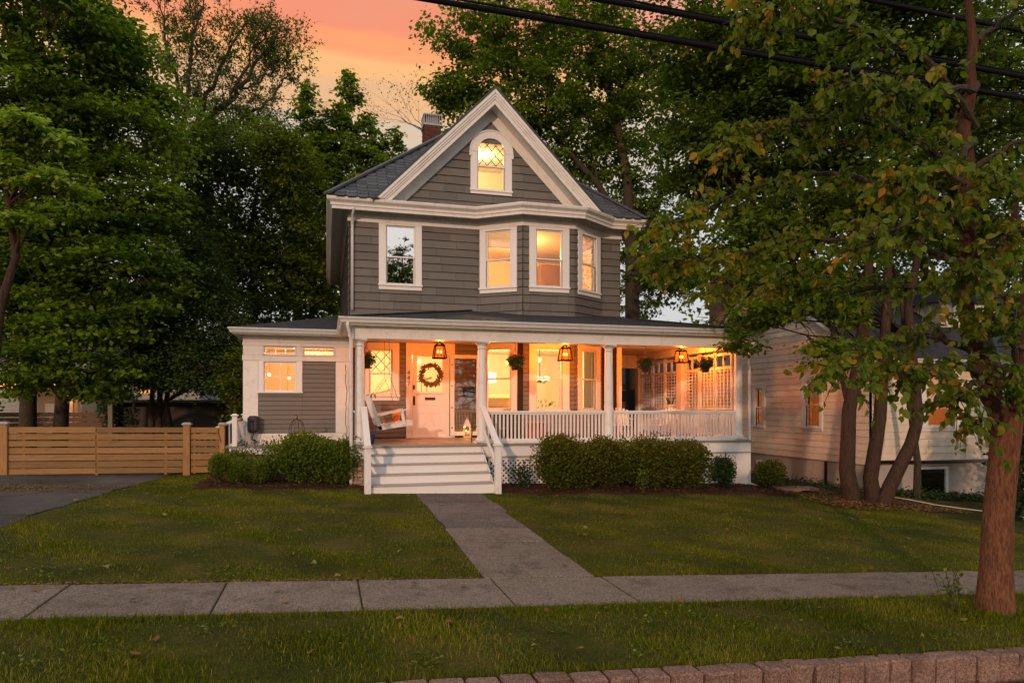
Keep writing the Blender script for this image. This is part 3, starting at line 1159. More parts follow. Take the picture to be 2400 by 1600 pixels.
def window(O, U, N, cas, op, meet, parent, glass_m=None, diamond=None, head=0.0, arch=False, grid=None, name='window', sill=.05, second=None):
    """Double-hung window on a wall frame: cas and op are (u0,u1,v0,v1) of casing and of opening."""
    fr = (O, U, Z, N)
    glass_m = glass_m or M['glass']
    c0, c1, d0, d1 = cas
    a0, a1, b0, b1 = op
    mb = MB(fr)
    p = .045
    if not arch:
        mb.box(c0, a0, b0, d1, 0, p, .004).box(a1, c1, b0, d1, 0, p, .004).box(a0 - .001, a1 + .001, b1, d1, 0, p - .002, .004)
        if head:
            mb.box(c0 - .03, c1 + .03, d1 + .001, d1 + head, 0, p + .03, .006)
        mb.box(c0, c1, d0, b0 - .001, 0, p - .004, .004)
        mb.box(c0 - .02, c1 + .02, b0 - sill, b0 - .002, p - .003, p + .03, .006)
        top = b1
    else:
        r = (a1 - a0) / 2
        cu, cv = (a0 + a1) / 2, b1 - r
        ro = (c1 - c0) / 2
        mb.box(c0, a0, b0, cv, 0, p, .004).box(a1, c1, b0, cv, 0, p, .004)
        n = 14
        for i in range(n):
            t0, t1 = math.pi * i / n, math.pi * (i + 1) / n
            pts = [(cu + r * math.cos(t0), cv + r * math.sin(t0)), (cu + ro * math.cos(t0), cv + ro * math.sin(t0)),
                   (cu + ro * math.cos(t1), cv + ro * math.sin(t1)), (cu + r * math.cos(t1), cv + r * math.sin(t1))]
            vs = [(x, y, 0) for x, y in pts] + [(x, y, p + .012) for x, y in pts]
            mb.add(vs, [(4, 5, 6, 7), (0, 1, 5, 4), (1, 2, 6, 5), (2, 3, 7, 6), (3, 0, 4, 7)])
            q = [(cu + (ro + .03) * math.cos(t0), cv + (ro + .03) * math.sin(t0)), (cu + (ro + .03) * math.cos(t1), cv + (ro + .03) * math.sin(t1))]
            pr = [(cu + ro * math.cos(t0), cv + ro * math.sin(t0)), q[0], q[1], (cu + ro * math.cos(t1), cv + ro * math.sin(t1))]
            vs = [(x, y, 0) for x, y in pr] + [(x, y, p + .035) for x, y in pr]
            mb.add(vs, [(4, 5, 6, 7), (0, 1, 5, 4), (1, 2, 6, 5), (2, 3, 7, 6), (3, 0, 4, 7)])
            # fill between the arch and the square opening of the wall
            vs = [(cu + r * math.cos(t0), cv + r * math.sin(t0), -.02), (cu + r * math.cos(t1), cv + r * math.sin(t1), -.02),
                  (cu + r * math.cos(t1) * 1.0, b1 + .001, -.02), (cu + r * math.cos(t0), b1 + .001, -.02)]
            mb.add(vs, [(0, 1, 2, 3)])
        mb.box(c0 - .035, c0 + .02, cv - .12, cv + .01, 0, p + .035).box(c1 - .02, c1 + .035, cv - .12, cv + .01, 0, p + .035)
        mb.box(c0, c1, d0, b0 - .001, 0, p - .004, .004).box(c0 - .02, c1 + .02, b0 - sill, b0 - .002, p - .003, p + .03, .006)
    # jambs through the wall
    mb.box(a0 - .004, a0, b0, b1, -.14, 0).box(a1, a1 + .004, b0, b1, -.14, 0).box(a0, a1, b0 - .004, b0, -.14, 0).box(a0, a1, b1, b1 + .004, -.14, 0)
    wd = mb.build(name, M['trim_clean'], parent)
    s = .035
    sa = MB(fr)
    if not grid:
        for (lo, hi, dd) in ((b0, meet + .015, -.055), (meet - .015, b1, -.028)):
            sa.box(a0, a0 + s, lo, hi, dd, dd + .026).box(a1 - s, a1, lo, hi, dd, dd + .026)
            sa.box(a0 + s, a1 - s, lo, lo + s, dd, dd + .025).box(a0 + s, a1 - s, hi - s, hi, dd, dd + .025)
        sa.build('sash', M['trim_clean'], wd)
        MB(fr).box(a0 + s, a1 - s, b0 + s, meet - .015, -.044, -.040).build('pane', second or glass_m, wd)
        MB(fr).box(a0 + s, a1 - s, meet + .015, b1 - s, -.018, -.014).build('pane', glass_m, wd)
        if diamond:
            mu = MB(fr)
            x0, x1, y0, y1 = a0 + s, a1 - s, meet + .02, b1 - s
            step = diamond

            def clip(pu, pv, du, dv):
                t0, t1 = -9, 9
                for (pp, dd2, lo, hi) in ((pu, du, x0, x1), (pv, dv, y0, y1)):
                    ta, tb = (lo - pp) / dd2, (hi - pp) / dd2
                    if ta > tb: ta, tb = tb, ta
                    t0, t1 = max(t0, ta), min(t1, tb)
                return (t0, t1) if t1 > t0 + .02 else None
            k = -12
            while k < 24:
                for sgn in (1, -1):
                    pu = x0 + k * step
                    pv = y0 if sgn == 1 else y0
                    c = clip(pu, pv, 1.0, 1.15 * sgn) if sgn == 1 else clip(pu, pv, -1.0, 1.15)
                    if c:
                        dx, dy = (1, 1.15) if sgn == 1 else (-1, 1.15)
                        A = Vector(mb._p((pu + dx * c[0], pv + dy * c[0], -.010)))
                        B = Vector(mb._p((pu + dx * c[1], pv + dy * c[1], -.010)))
                        m2 = MB()
                        m2.bar(A, B, .015, .012, up=N)
                        mu.v += m2.v
                        mu.f += [tuple(i + len(mu.v) - 8 for i in f) for f in m2.f]
                k += 1
            mu.build('muntin', M['bronze'], wd)
    else:
        nx, ny = grid
        sa.box(a0, a0 + s, b0, b1, -.03, .0).box(a1 - s, a1, b0, b1, -.03, .0).box(a0 + s, a1 - s, b0, b0 + s, -.031, -.001).box(a0 + s, a1 - s, b1 - s, b1, -.031, -.001)
        sa.build('sash', M['trim_clean'], wd)
        W, Hh = (a1 - a0 - 2 * s), (b1 - b0 - 2 * s)
        for i in range(nx):
            for j in range(ny):
                MB(fr).box(a0 + s + W * i / nx, a0 + s + W * (i + 1) / nx, b0 + s + Hh * j / ny, b0 + s + Hh * (j + 1) / ny, -.020, -.016).build('pane', glass_m, wd)
        for i in range(1, nx):
            MB(fr).box(a0 + s + W * i / nx - .009, a0 + s + W * i / nx + .009, b0 + s, b1 - s, -.026, -.004).build('muntin', M['trim_clean'], wd)
        for j in range(1, ny):
            MB(fr).box(a0 + s, a1 - s, b0 + s + Hh * j / ny - .009, b0 + s + Hh * j / ny + .009, -.025, -.005).build('muntin', M['trim_clean'], wd)
    return wd


UX = Vector((1, 0, 0))
NF = Vector((0, -1, 0))
O0 = Vector((0, YW, 0))
rs = random.Random(11)

# window rectangles: casing, opening, meeting rail
W_UL = ((1.227, 2.273, 4.48, 6.085), (1.40, 2.11, 4.62, 6.05), 5.29)
W_GB = ((3.50, 4.58, 7.00, 8.55), (3.68, 4.40, 7.12, 8.42), 7.72)
W_HALL = ((.90, 1.72, 1.77, 3.18), (1.00, 1.555, 1.915, 3.02), 2.43)
BAY = [(3.70, YW), (4.68, 16.2), (6.04, 16.2), (7.06, YW)]

# front walls: the plain strips left and right of the bay, two storeys in one
OP_DOOR = (2.03, 2.98, .86, 2.93)
_top = lambda u: 6.43
fw = wall('front_wall', O0, UX, NF, XL, 3.70, .3, _top, [W_UL[1], W_HALL[1], OP_DOOR], M['wall_back'], house)
fw2 = wall('front_wall', O0, UX, NF, 7.06, XR, .3, _top, [], M['wall_back'], house)


def cas_hole(w, e=.02):
    c = w[0]
    return (c[0] + e, c[1] - e, c[2] + e, c[3] - e)


siding('siding_shingle', O0, UX, NF, XL + .02, 3.69, 3.80, lambda u: 6.10, [cas_hole(W_UL)], .195, M['siding'], fw, .45, 1.05, rs, .034, .003)
siding('siding_shingle', O0, UX, NF, 7.07, XR - .02, 3.60, lambda u: 6.10, [], .195, M['siding'], fw2, .25, .6, rs, .034, .003)
siding('clapboard', O0, UX, NF, XL + .05, 3.69, DECK + .02, lambda u: 3.22, [cas_hole(W_HALL), (1.91, 3.08, .8, 3.19)], .113, M['clapboard'], fw, 2.0, 3.5, rs, .024)
siding('clapboard', O0, UX, NF, 7.07, XR - .13, DECK + .02, lambda u: 3.22, [], .113, M['clapboard'], fw2, 2.0, 3.5, rs, .024)

# the two-storey bay: three faces
for i in range(3):
    A, B = Vector((*BAY[i], 0)), Vector((*BAY[i + 1], 0))
    L = (B - A).length
    U = (B - A).normalized()
    N = Vector((U.y, -U.x, 0))
    if i == 1:
        cu, cw, ow = .68, 1.05, .69
        f0, f1 = 5.36 - A.x, 0
    else:
        cu, cw, ow = (.56 if i == 0 else .62), (1.00 if i == 0 else 1.02), .66
    up = ((cu - cw / 2, cu + cw / 2, 4.47, 6.085), (cu - ow / 2, cu + ow / 2, 4.61, 6.02), 5.295)
    dn = ((cu - cw / 2, cu + cw / 2, 1.42, 3.21), (cu - ow / 2, cu + ow / 2, 1.55, 3.08), 2.323)
    bw = wall('bay_wall', A, U, N, 0, L, .3, _top, [up[1], dn[1]], M['wall_back'], house, .10)
    siding('siding_shingle', A, U, N, .004, L - .004, 3.60, lambda u: 6.10, [cas_hole(up)], .195, M['siding'], bw, .4, .9, rs, .034, .003)
    siding('clapboard', A, U, N, .004, L - .004, DECK + .02, lambda u: 3.22, [cas_hole(dn)], .113, M['clapboard'], bw, 2, 3, rs, .024)
    window(A, U, N, up[0], up[1], up[2], house, glass_m=M['glass'] if i == 0 else (M['glass'] if i == 1 else glass('reflecting_glass', .12)))
    window(A, U, N, dn[0], dn[1], dn[2], house)

window(O0, UX, NF, *W_UL, house, glass_m=M['glass_mirror'], second=M['glass_half'])
window(O0, UX, NF, *W_HALL, house, diamond=.25)

# side walls
wall('side_wall', Vector((XL, 0, 0)), Vector((0, 1, 0)), Vector((-1, 0, 0)), YW + .001, YB, 0, lambda u: 6.43, [], M['siding'], house)
sw = wall('side_wall', Vector((XR, 0, 0)), Vector((0, 1, 0)), Vector((1, 0, 0)), YW + .001, YB, 0, lambda u: 6.43, [], M['siding'], house)
siding('siding_shingle', Vector((XL, 0, 0)), Vector((0, 1, 0)), Vector((-1, 0, 0)), YW + .01, YB - .05, 3.2, lambda u: 6.35, [], .195, M['siding'],
       house, 2.6, 4.2, rs, .024)
wall('back_wall', Vector((0, YB, 0)), UX, Vector((0, 1, 0)), XL, XR, 0, lambda u: 6.43, [], M['siding'], house)
# corner boards
MB().box(XR - .115, XR + .03, YW - .032, YW + .10, DECK, 3.22, .004).build('corner_board', M['trim'], house)

# frieze and cornice following the bay
# travel so that outward lies to the right: left side going to the front, then across, then back
P_OUT = [(XL, YB), (XL, YW), BAY[0], BAY[1], BAY[2], BAY[3], (XR, YW), (XR, YB)]


def sweep_out(name, pth, prof, material, parent):
    """Sweep a profile along the walls, outward side to the right of travel."""
    return MB().sweep(pth, prof).build(name, material, parent)


sweep_out('frieze', P_OUT, [(0, 6.09), (.034, 6.09), (.034, 6.11), (.030, 6.115), (.030, 6.30), (.05, 6.33), (.08, 6.40), (.08, 6.43), (0, 6.43)], M['trim'], house)
sweep_out('cornice', P_OUT, [(.0, 6.43), (.36, 6.40), (.365, 6.27), (.40, 6.265), (.405, 6.335), (.43, 6.345), (.435, 6.40), (.47, 6.43), (.505, 6.455), (.52, 6.50), (.52, 6.525), (.50, 6.53), (.0, 6.565)], M['trim'], house)

# gable wall
GX, GAP = 4.03, 9.12
gtop = lambda u: 6.45 + (GAP - 6.45) * max(0, 1 - abs(u - GX) / 2.72)
gw = wall('gable_wall', O0, UX, NF, 1.30, 6.76, 6.44, gtop, [(W_GB[1][0], W_GB[1][1], W_GB[1][2], W_GB[1][3])], M['wall_back'], house, extra=(GX,))
siding('siding_shingle', O0, UX, NF, 1.40, 6.66, 6.57, lambda u: gtop(u) - .05, [(3.52, 4.56, 7.02, 8.30)], .205, M['siding'], gw, .5, 1.1, rs, .034, .003)
window(O0, UX, NF, *W_GB, house, arch=True, diamond=.225)
# rakes: frieze board on the wall, soffit, and stepped rake boards at the edge
sl = 1.012
hyp = math.hypot(1, sl)


def rake(name, z_out, z_in, y0, y1, material, foot=6.545):
    """Pair of sloping boards between vertical offsets below the outer roof line; apex 9.45 at GX, cut level on the cornice."""
    mb = MB()
    for s in (-1, 1):
        ho, hi = (9.45 - z_out - foot) / sl, (9.45 - z_in - foot) / sl
        q = [(GX, y0, 9.45 - z_out), (GX + s * ho, y0, foot), (GX + s * hi, y0, foot), (GX, y0, 9.45 - z_in)]
        mb.prism(q, (0, y1 - y0, 0))
    return mb.build(name, material, house)


rake('rake_moulding', -.015, .075, 16.36, 16.44, M['trim'])
rake('rake_moulding', .075, .150, 16.385, 16.45, M['trim'])
rake('rake_moulding', .150, .215, 16.41, 16.46, M['trim'])
rake('rake_moulding', .215, .335, 16.435, 16.47, M['trim'])
rake('rake_soffit', .255, .295, 16.47, 16.875, M['trim'])
rake('rake_frieze', .295, .60, 16.862, 16.8985, M['trim'])
# returns of the rakes where they land on the cornice
# gable roof
mb = MB()
for s in (-1, 1):
    xb = GX + s * 2.98
    zb = 9.47 - sl * 2.98
    mb.prism([(GX, 16.35, 9.47), (xb, 16.35, zb), (xb, 16.35, zb + .07), (GX, 16.35, 9.54)], (0, 6.5, 0))
mb.build('gable_roof', M['slate'], house)

# hip roof
EX0, EX1, EY0, EZ, PK = XL - .53, XR + .53, YW - .53, 6.53, .90
hw = (EX1 - EX0) / 2
xm = (EX0 + EX1) / 2
zt = EZ + PK * hw
EYB = YB + .5
# the front slope is cut by the valleys of the gable roof
_vx = (9.50 - EZ) / sl
_vy = EY0 + (9.50 - EZ) / PK
hip_roof = MB().add([(EX0, EY0, EZ), (EX1, EY0, EZ), (EX1, EYB, EZ), (EX0, EYB, EZ), (xm, EY0 + hw, zt), (xm, EYB - hw, zt),
                     (GX - _vx, EY0, EZ), (GX + _vx, EY0, EZ), (GX, _vy, 9.50)],
                    [(0, 6, 8, 4), (7, 1, 4, 8), (1, 2, 5, 4), (2, 3, 5), (3, 0, 4, 5)]).build('hip_roof', M['slate'], house)
# slates on the front slope, on both sides of the gable
sm = []
for k in range(4):
    rr = random.Random(k)
    pts = [(-.5, 0), (.5, 0), (.5, -.72), (.34, -1), (-.34, -1), (-.5, -.72)]
    pts = [(x + rr.uniform(-.02, .02), y + rr.uniform(-.03, .03)) for x, y in pts]
    mb = MB()
    vs = [(x, y, 0.0) for x, y in pts] + [(x, y, .5 + .5 * -y) for x, y in pts]
    mb.add(vs, [tuple(range(6, 12))] + [(i, (i + 1) % 6, (i + 1) % 6 + 6, i + 6) for i in range(6)])
    me = bpy.data.meshes.new('slate')
    me.from_pydata(mb.v, [], mb.f)
    me.materials.append(M['slate'])
    sm.append(me)
an = math.atan(PK)
sw_, ex_ = .26, .17
nrow = int(hw / (ex_ * math.cos(an)))
count = 0
for r_ in range(nrow):
    run = (r_ + 1) * ex_ * math.cos(an)         # run from the eave at the slate's upper edge
    z = EZ + PK * run
    y = EY0 + run
    lo, hi = EX0 + run - ex_ * .4, EX1 - run + ex_ * .4
    x = lo + (sw_ / 2 if r_ % 2 else 0) - sw_ / 2
    gh = max(0, (9.5 - z) / sl) + .02            # half width hidden by the gable
    while x < hi:
        if lo < x + sw_ / 2 < hi and (x + sw_ < GX - gh + .06 or x > GX + gh - .06) and count < 290:
            piece('slate', rs.choice(sm), (x + sw_ / 2 + rs.uniform(-.006, .006), y, z + .012), (sw_ - .008, ex_ * 1.25, .022), hip_roof, (an, 0, rs.uniform(-.012, .012)))
            count += 1
        x += sw_
mb = MB()
mb.bar((EX0, EY0, EZ + .03), (xm, EY0 + hw, zt + .03), .20, .05).bar((EX1, EY0, EZ + .03), (xm, EY0 + hw, zt + .03), .20, .05)
mb.build('hip_cap', M['slate'], hip_roof)

# chimney with single bricks on the two faces in view
chm = MB().box(2.99, 3.50, 21.5, 22.05, 8.3, 10.50).build('chimney', M['mortar'], house)
bb = unit_box('brick', M['brick_red'], .06)
zc, row = 8.9, 0
while zc < 10.48:
    off = .06 if row % 2 else 0
    x = 2.985 - off
    while x < 3.49:
        x1 = min(x + .118, 3.505)
        x0 = max(x, 2.985)
        if x1 - x0 > .03:
            piece('brick', bb, ((x0 + x1) / 2, 21.5, zc + .029), (x1 - x0 - .008, .03, .056), chm)
        x += .122
    y = 21.52 + off
    while y < 22.0:
        piece('brick', bb, (2.99, y + .055, zc + .029), (.03, .108, .056), chm)
        y += .122
    zc += .066
    row += 1
cap = MB().box(2.95, 3.54, 21.46, 22.09, 10.50, 10.56).box(2.95, 3.54, 21.46, 22.09, 10.82, 10.86)
for k in range(9):
    cap.box(2.965 + k * .068, 2.985 + k * .068, 21.47, 21.485, 10.56, 10.82)
for k in range(9):
    cap.box(2.96, 2.975, 21.48 + k * .07, 21.50 + k * .07, 10.56, 10.82)
cap.box(3.05, 3.44, 21.56, 21.99, 10.56, 10.80)
cap.build('chimney_cap', M['flashing'], house)

# ------------------------------------------------------------------ left wing
EY = 16.4
OE = Vector((0, EY, 0))
WX0, WX1 = -1.78, .52
wing_holes = [(-1.37, -.67, 2.79, 2.995), (-.518, .178, 2.79, 2.995), (-1.37, -.665, 1.965, 2.645)]
ww = wall('wing_wall', OE, UX, NF, WX0, WX1, .1, lambda u: 3.22, wing_holes, M['wall_back'], house, .1)
siding('clapboard', OE, UX, NF, -1.49, .21, 1.02, lambda u: 2.66, [(-1.49, -.536, 1.92, 2.7)], .104, M['clapboard'], ww, 2, 3, rs, .024)
wall('wing_side_wall', Vector((WX0, 0, 0)), Vector((0, 1, 0)), Vector((-1, 0, 0)), EY + .001, 20.5, .1, lambda u: 3.22, [], M['clapboard'], house)
tb = MB()
tb.box(WX0 - .03, -1.49, EY - .035, EY + .06, 1.02, 2.665, .004)      # left pilaster
tb.box(.205, WX1 + .0, EY - .035, EY + .06, 1.02, 2.665, .004)         # right pilaster
tb.box(WX0 - .045, WX1, EY - .05, EY + .06, 2.667, 2.79, .004)         # band
tb.box(WX0 - .03, -1.40, EY - .035, EY + .06, 2.792, 3.0, .004)
tb.box(.205, WX1, EY - .0345, EY + .06, 2.792, 3.0, .004)
tb.box(-.672, -.516, EY - .03, EY - .001, 2.792, 3.0, .003)
tb.box(-1.40, -1.372, EY - .03, EY - .001, 2.792, 3.0).box(.18, .2045, EY - .03, EY - .001, 2.792, 3.0)
tb.box(WX0 - .04, WX1, EY - .045, EY + .06, 3.002, 3.085, .004)
tb.box(WX0 - .03, WX1, EY - .035, EY + .06, 3.087, 3.24, .004)
tb.box(WX0 - .03, WX1, EY - .035, EY + .06, .935, 1.017, .004)
tb.box(WX0 - .04, WX1, EY - .045, EY + .06, .70, .933, .004)
tb.box(WX0 - .031, WX0 - .001, EY + .06, 20.5, .70, 1.017).box(WX0 - .031, WX0 - .001, EY + .06, 20.5, 3.0, 3.24)
tb.build('wing_trim', M['trim'], house)
for k, hsp in enumerate(wing_holes[:2]):
    window(OE, UX, NF, (hsp[0] - .002, hsp[1] + .002, hsp[2] - .002, hsp[3] + .002), hsp, 0, house, grid=(3, 1), name='transom_window', sill=.002)
window(OE, UX, NF, (-1.486, -.536, 1.92, 2.666), wing_holes[2], 0, house, grid=(2, 2), sill=.03)

# wing roof (hipped) with gutter
we = [(WX0 - .26, EY - .42), (WX0 - .26, 21.0)]
ZG = 3.36
sl2 = .26
apx, apy = .52, EY - .42 + 2.6
MB().add([(WX0 - .27, EY - .43, ZG), (.60, EY - .43, ZG), (.60, apy, ZG + sl2 * 2.6), (WX0 - .27 + 2.57, apy, ZG + sl2 * 2.6), (WX0 - .27, 21, ZG), (.60, 21, ZG + sl2 * 2.6), (WX0 - .27 + 2.57, 21, ZG + sl2 * 2.6)],
         [(0, 1, 2, 3), (0, 3, 6, 4), (3, 2, 5, 6)]).build('wing_roof', M['shingle_roof'], house)
GUT = [(0, -.02), (.0, -.115), (.035, -.12), (.06, -.10), (.075, -.055), (.10, -.03), (.105, .0), (.095, .004), (.088, -.02), (.0, -.02)]
sweep_out('gutter', [(WX0 - .20, 21), (WX0 - .20, EY - .36), (.40, EY - .36)], [(o_, ZG + z_) for o_, z_ in GUT], M['gutter'], house)
MB().box(WX0 - .22, .5, EY - .38, EY - .03, 3.235, 3.255).box(WX0 - .22, WX0 - .03, EY - .03, 20.9, 3.235, 3.255).box(WX0 - .21, .45, EY - .365, EY - .345, 3.225, 3.35).box(WX0 - .21, WX0 - .19, EY - .34, 20.9, 3.225, 3.35).build('soffit', M['trim'], house)

# landing in front of the wing with its rail
ld = MB()
ld.box(-2.02, .44, 15.55, EY - .046, .745, .775, .005)
ld.build('landing_floor', M['lap'], house)
MB().box(-2.0, .44, 15.58, 15.62, .60, .744, .004).box(-2.0, -1.86, 15.60, 15.74, -.1, .598, .004).box(-2.0, -1.96, 15.64, 18.5, .60, .744).build('landing_fascia', M['trim'], house)
# the stair rail that goes down beside the wing
lr = MB()
lr.box(-1.95, -1.85, 15.64, 15.74, .776, 1.42, .006).box(-1.975, -1.825, 15.615, 15.765, 1.42, 1.455, .008).box(-1.94, -1.86, 15.65, 15.73, 1.455, 1.475)
lr.box(-1.95, -1.85, 17.5, 17.6, .776, 1.42, .006).box(-1.975, -1.825, 17.475, 17.625, 1.42, 1.455, .008)
lr.box(-1.93, -1.87, 15.74, 17.5, 1.31, 1.36).box(-1.93, -1.87, 15.74, 17.5, .83, .88)
for k in range(14):
    lr.box(-1.915, -1.885, 15.84 + k * .12, 15.87 + k * .12, .88, 1.31)
lr.bar((-1.95, 15.93, 1.32), (-2.75, 15.93, .95), .05, .06)
lr.bar((-1.95, 15.93, .82), (-2.75, 15.93, .45), .05, .05)
for k in range(6):
    x_ = -2.04 - k * .12
    z_ = 1.30 - (k * .12 + .09) * .4625
    lr.box(x_ - .015, x_ + .015, 15.915, 15.945, z_ - .5, z_)
lr.build('landing_rail', M['trim'], house)
la = MB()
for k in range(9):
    la.bar((-1.9 + k * .26, 15.625, -.15), (-1.1 + k * .26, 15.625, .65), .035, .008, up=(0, -1, 0))
la.build('landing_lattice', M['grey_lattice'], house)
MB().box(-1.86, .5, 15.70, 15.74, -.2, .6).build('landing_skirt', M['grey_lattice'], house)

# ------------------------------------------------------------------ porch
PX0, PX1, PY0 = .46, 9.56, 13.86
COLX = [.65, 3.17, 6.06, 9.34]
CY = 14.10
# deck: front part and side part
MB().box(PX0, PX1, PY0, YW - .03, DECK - .045, DECK, .006).box(XR + .02, PX1, YW - .03, 20.0, DECK - .045, DECK - .002).build('porch_deck', M['lap'], house)
# bay sits on the deck, so does the wall; skirt boards below
MB().box(PX0 + .03, .78, PY0 + .03, PY0 + .07, .585, DECK - .046, .003).box(3.12, PX1 - .03, PY0 + .03, PY0 + .07, .585, DECK - .046, .003).box(PX1 - .07, PX1 - .03, PY0 + .07, 20, .585, DECK - .046).box(PX0 + .03, PX0 + .07, PY0 + .07, YW - .1, .585, DECK - .046).build('porch_skirt', M['trim'], house)
MB().box(PX0 + .02, .78, PY0 + .015, PY0 + .075, .555, .583, .003).box(3.12, PX1 - .02, PY0 + .015, PY0 + .075, .555, .583, .003).build('skirt_ledge', M['tread'], house)
# lattice under the porch: crossed slats one by one, frame round them
lt = MB()
for (a, b) in ((3.26, 6.0), (6.12, 9.20)):
    lt.box(a, b, PY0 + .045, PY0 + .075, .50, .553).box(a, a + .05, PY0 + .045, PY0 + .075, -.35, .50).box(b - .05, b, PY0 + .045, PY0 + .075, -.35, .50)
lt.box(9.20, PX1 - .04, PY0 + .04, PY0 + .08, -.45, .553)
lattice = lt.build('lattice_frame', M['trim'], house)
slm = MB().box(-.5, .5, -.5, .5, -.5, .5)
sl_me = bpy.data.meshes.new('lattice_slat')
sl_me.from_pydata(slm.v, [], slm.f)
sl_me.materials.append(M['trim'])
for (a, b) in ((3.29, 5.0), (8.15, 9.18)):
    for sgn in (1, -1):
        k = a - .9
        while k < b + .9:
            # a slat crosses the panel from z -.35 to .50 at 45 degrees
            xa, za, xb, zb = k, -.35, k + sgn * .85, .50
            t0, t1 = 0.0, 1.0
            dx = xb - xa
            lo_, hi_ = (a + .03 - xa) / dx, (b - .03 - xa) / dx
            if lo_ > hi_: lo_, hi_ = hi_, lo_
            t0, t1 = max(t0, lo_), min(t1, hi_)
            if t1 - t0 > .06:
                x0_, z0_, x1_, z1_ = xa + dx * t0, za + .85 * t0, xa + dx * t1, za + .85 * t1
                piece('lattice_slat', sl_me, ((x0_ + x1_) / 2, PY0 + .052 + (.008 if sgn > 0 else 0), (z0_ + z1_) / 2),
                      (math.hypot(x1_ - x0_, z1_ - z0_), .007, .036), lattice, (0, -math.atan2(z1_ - z0_, x1_ - x0_), 0))
            k += .105
# near-black sheet painting the shade under the deck, piers of whitewashed brick
MB().box(3.3, 9.4, PY0 + .5, PY0 + .52, -.5, .6).build('under_porch_shade_sheet', M['wall_back'], house)
pier = MB().box(.50, .87, PY0 + .03, PY0 + .42, -.2, .56).build('brick_pier', M['mortar'], house)
bb2 = unit_box('brick', M['brick_white'], .06)
zc, row = -.04, 0
while zc < .55:
    x = .495 - (.1 if row % 2 else 0)
    while x < .86:
        x0, x1 = max(x, .495), min(x + .195, .872)
        if x1 - x0 > .03:
            piece('brick', bb2, ((x0 + x1) / 2, PY0 + .028, zc + .03), (x1 - x0 - .01, .03, .058), pier)
        x += .205
    for k in range(2):
        piece('brick', bb2, (.498, PY0 + .13 + k * .205 - (.06 if row % 2 else 0), zc + .03), (.03, .19, .058), pier)
    zc += .068
    row += 1

# steps
SX0, SX1 = .80, 3.10
steps = MB().box(SX0 - .02, SX1 + .02, 12.78, PY0 - .002, -.1, .02).build('front_steps', M['trim'], house)
RI = DECK / 5
for k in range(5):
    zt_ = DECK - RI * k
    yf = PY0 - .275 * k
    MB().box(SX0, SX1, yf + .005, yf + .03, zt_ - RI - (.03 if k == 4 else 0), zt_ - .023, .002).build('riser', M['trim_clean'], steps)
    if k:
        MB().box(SX0 - .005, SX1 + .005, yf - .012, yf + .28, zt_ - .022, zt_, .005).build('tread', M['tread'], steps)
MB().box(SX0 - .03, SX1 + .03, PY0 - .035, PY0 + .002, DECK - .044, DECK - .004, .005).build('tread', M['lap'], steps)
for xs_ in (SX0 - .02, SX1 + .0):
    MB().add([(xs_, 12.76, -.1), (xs_, PY0, -.1), (xs_, PY0, DECK - .06), (xs_, 12.76, .13), (xs_ + .02, 12.76, -.1), (xs_ + .02, PY0, -.1), (xs_ + .02, PY0, DECK - .06), (xs_ + .02, 12.76, .13)],
             [(3, 2, 1, 0), (4, 5, 6, 7), (0, 1, 5, 4), (1, 2, 6, 5), (2, 3, 7, 6), (3, 0, 4, 7)]).build('stringer', M['trim'], steps)
NY = 12.72
for xs_, cx_ in ((SX0 - .075, COLX[0]), (SX1 + .075, COLX[1])):
    MB().box(xs_ - .06, xs_ + .06, NY - .06, NY + .06, -.15, .87, .006).box(xs_ - .085, xs_ + .085, NY - .085, NY + .085, .871, .90, .006).box(xs_ - .07, xs_ + .07, NY - .07, NY + .07, .901, .925, .008).build('newel_post', M['trim'], steps)
    MB().bar((xs_, NY + .02, .90), (xs_, CY - .08, 1.61), .12, .045).build('hand_rail', M['trim_clean'], steps)
    MB().bar((xs_, NY + .02, .42), (xs_, CY - .20, 1.10), .05, .05).build('hand_rail', M['trim'], steps)

# columns
for cx_ in COLX:
    c = MB().box(cx_ - .145, cx_ + .145, CY - .145, CY + .145, DECK, DECK + .05, .005)
    c.lathe(cx_, CY, [(.135, DECK + .05), (.142, DECK + .065), (.142, DECK + .085), (.128, DECK + .10), (.112, DECK + .105), (.108, DECK + .13), (.100, DECK + .16), (.099, 1.6), (.094, 2.2), (.084, 2.82), (.083, 2.85), (.092, 2.853), (.092, 2.87), (.083, 2.875), (.084, 2.90), (.115, 2.935), (.125, 2.945), (.125, 2.95)], 26)
    c.box(cx_ - .14, cx_ + .14, CY - .14, CY + .14, 2.95, 2.995, .006)
    o = c.build('column', M['trim'], house)
    me = o.data
    me.polygons.foreach_set('use_smooth', [len(p.vertices) == 4 and abs(p.normal.z) < .6 and p.area < .02 for p in me.polygons])

# entablature and porch roof
bp = [(COLX[0], 16.3), (COLX[0], CY), (COLX[3], CY), (COLX[3], 20.0)]
BEAM = [(-.13, 2.997), (.13, 2.997), (.13, 3.20), (.15, 3.215), (.15, 3.235), (.32, 3.24), (.325, 3.37), (-.13, 3.37), (-.13, 2.997)]
sweep_out('porch_beam', bp, BEAM, M['trim'], house)
MB().box(COLX[0] + .131, COLX[3] - .131, CY + .131, YW - .001, 3.195, 3.215).box(XR + .001, COLX[3] - .131, YW - .0005, 20.0, 3.195, 3.215).build('porch_ceiling', M['ceiling'], house)
sweep_out('porch_gutter', [(COLX[0] - .325, 16.2), (COLX[0] - .325, CY - .325), (COLX[3] + .325, CY - .325), (COLX[3] + .325, 20.0)], [(o_, 3.385 + z_) for o_, z_ in GUT], M['gutter'], house)
RX0, RX1, RY0, RZ, RS = COLX[0] - .37, COLX[3] + .37, CY - .37, 3.385, .205
run = YW + .02 - RY0
d2 = RX1 - XR + .02
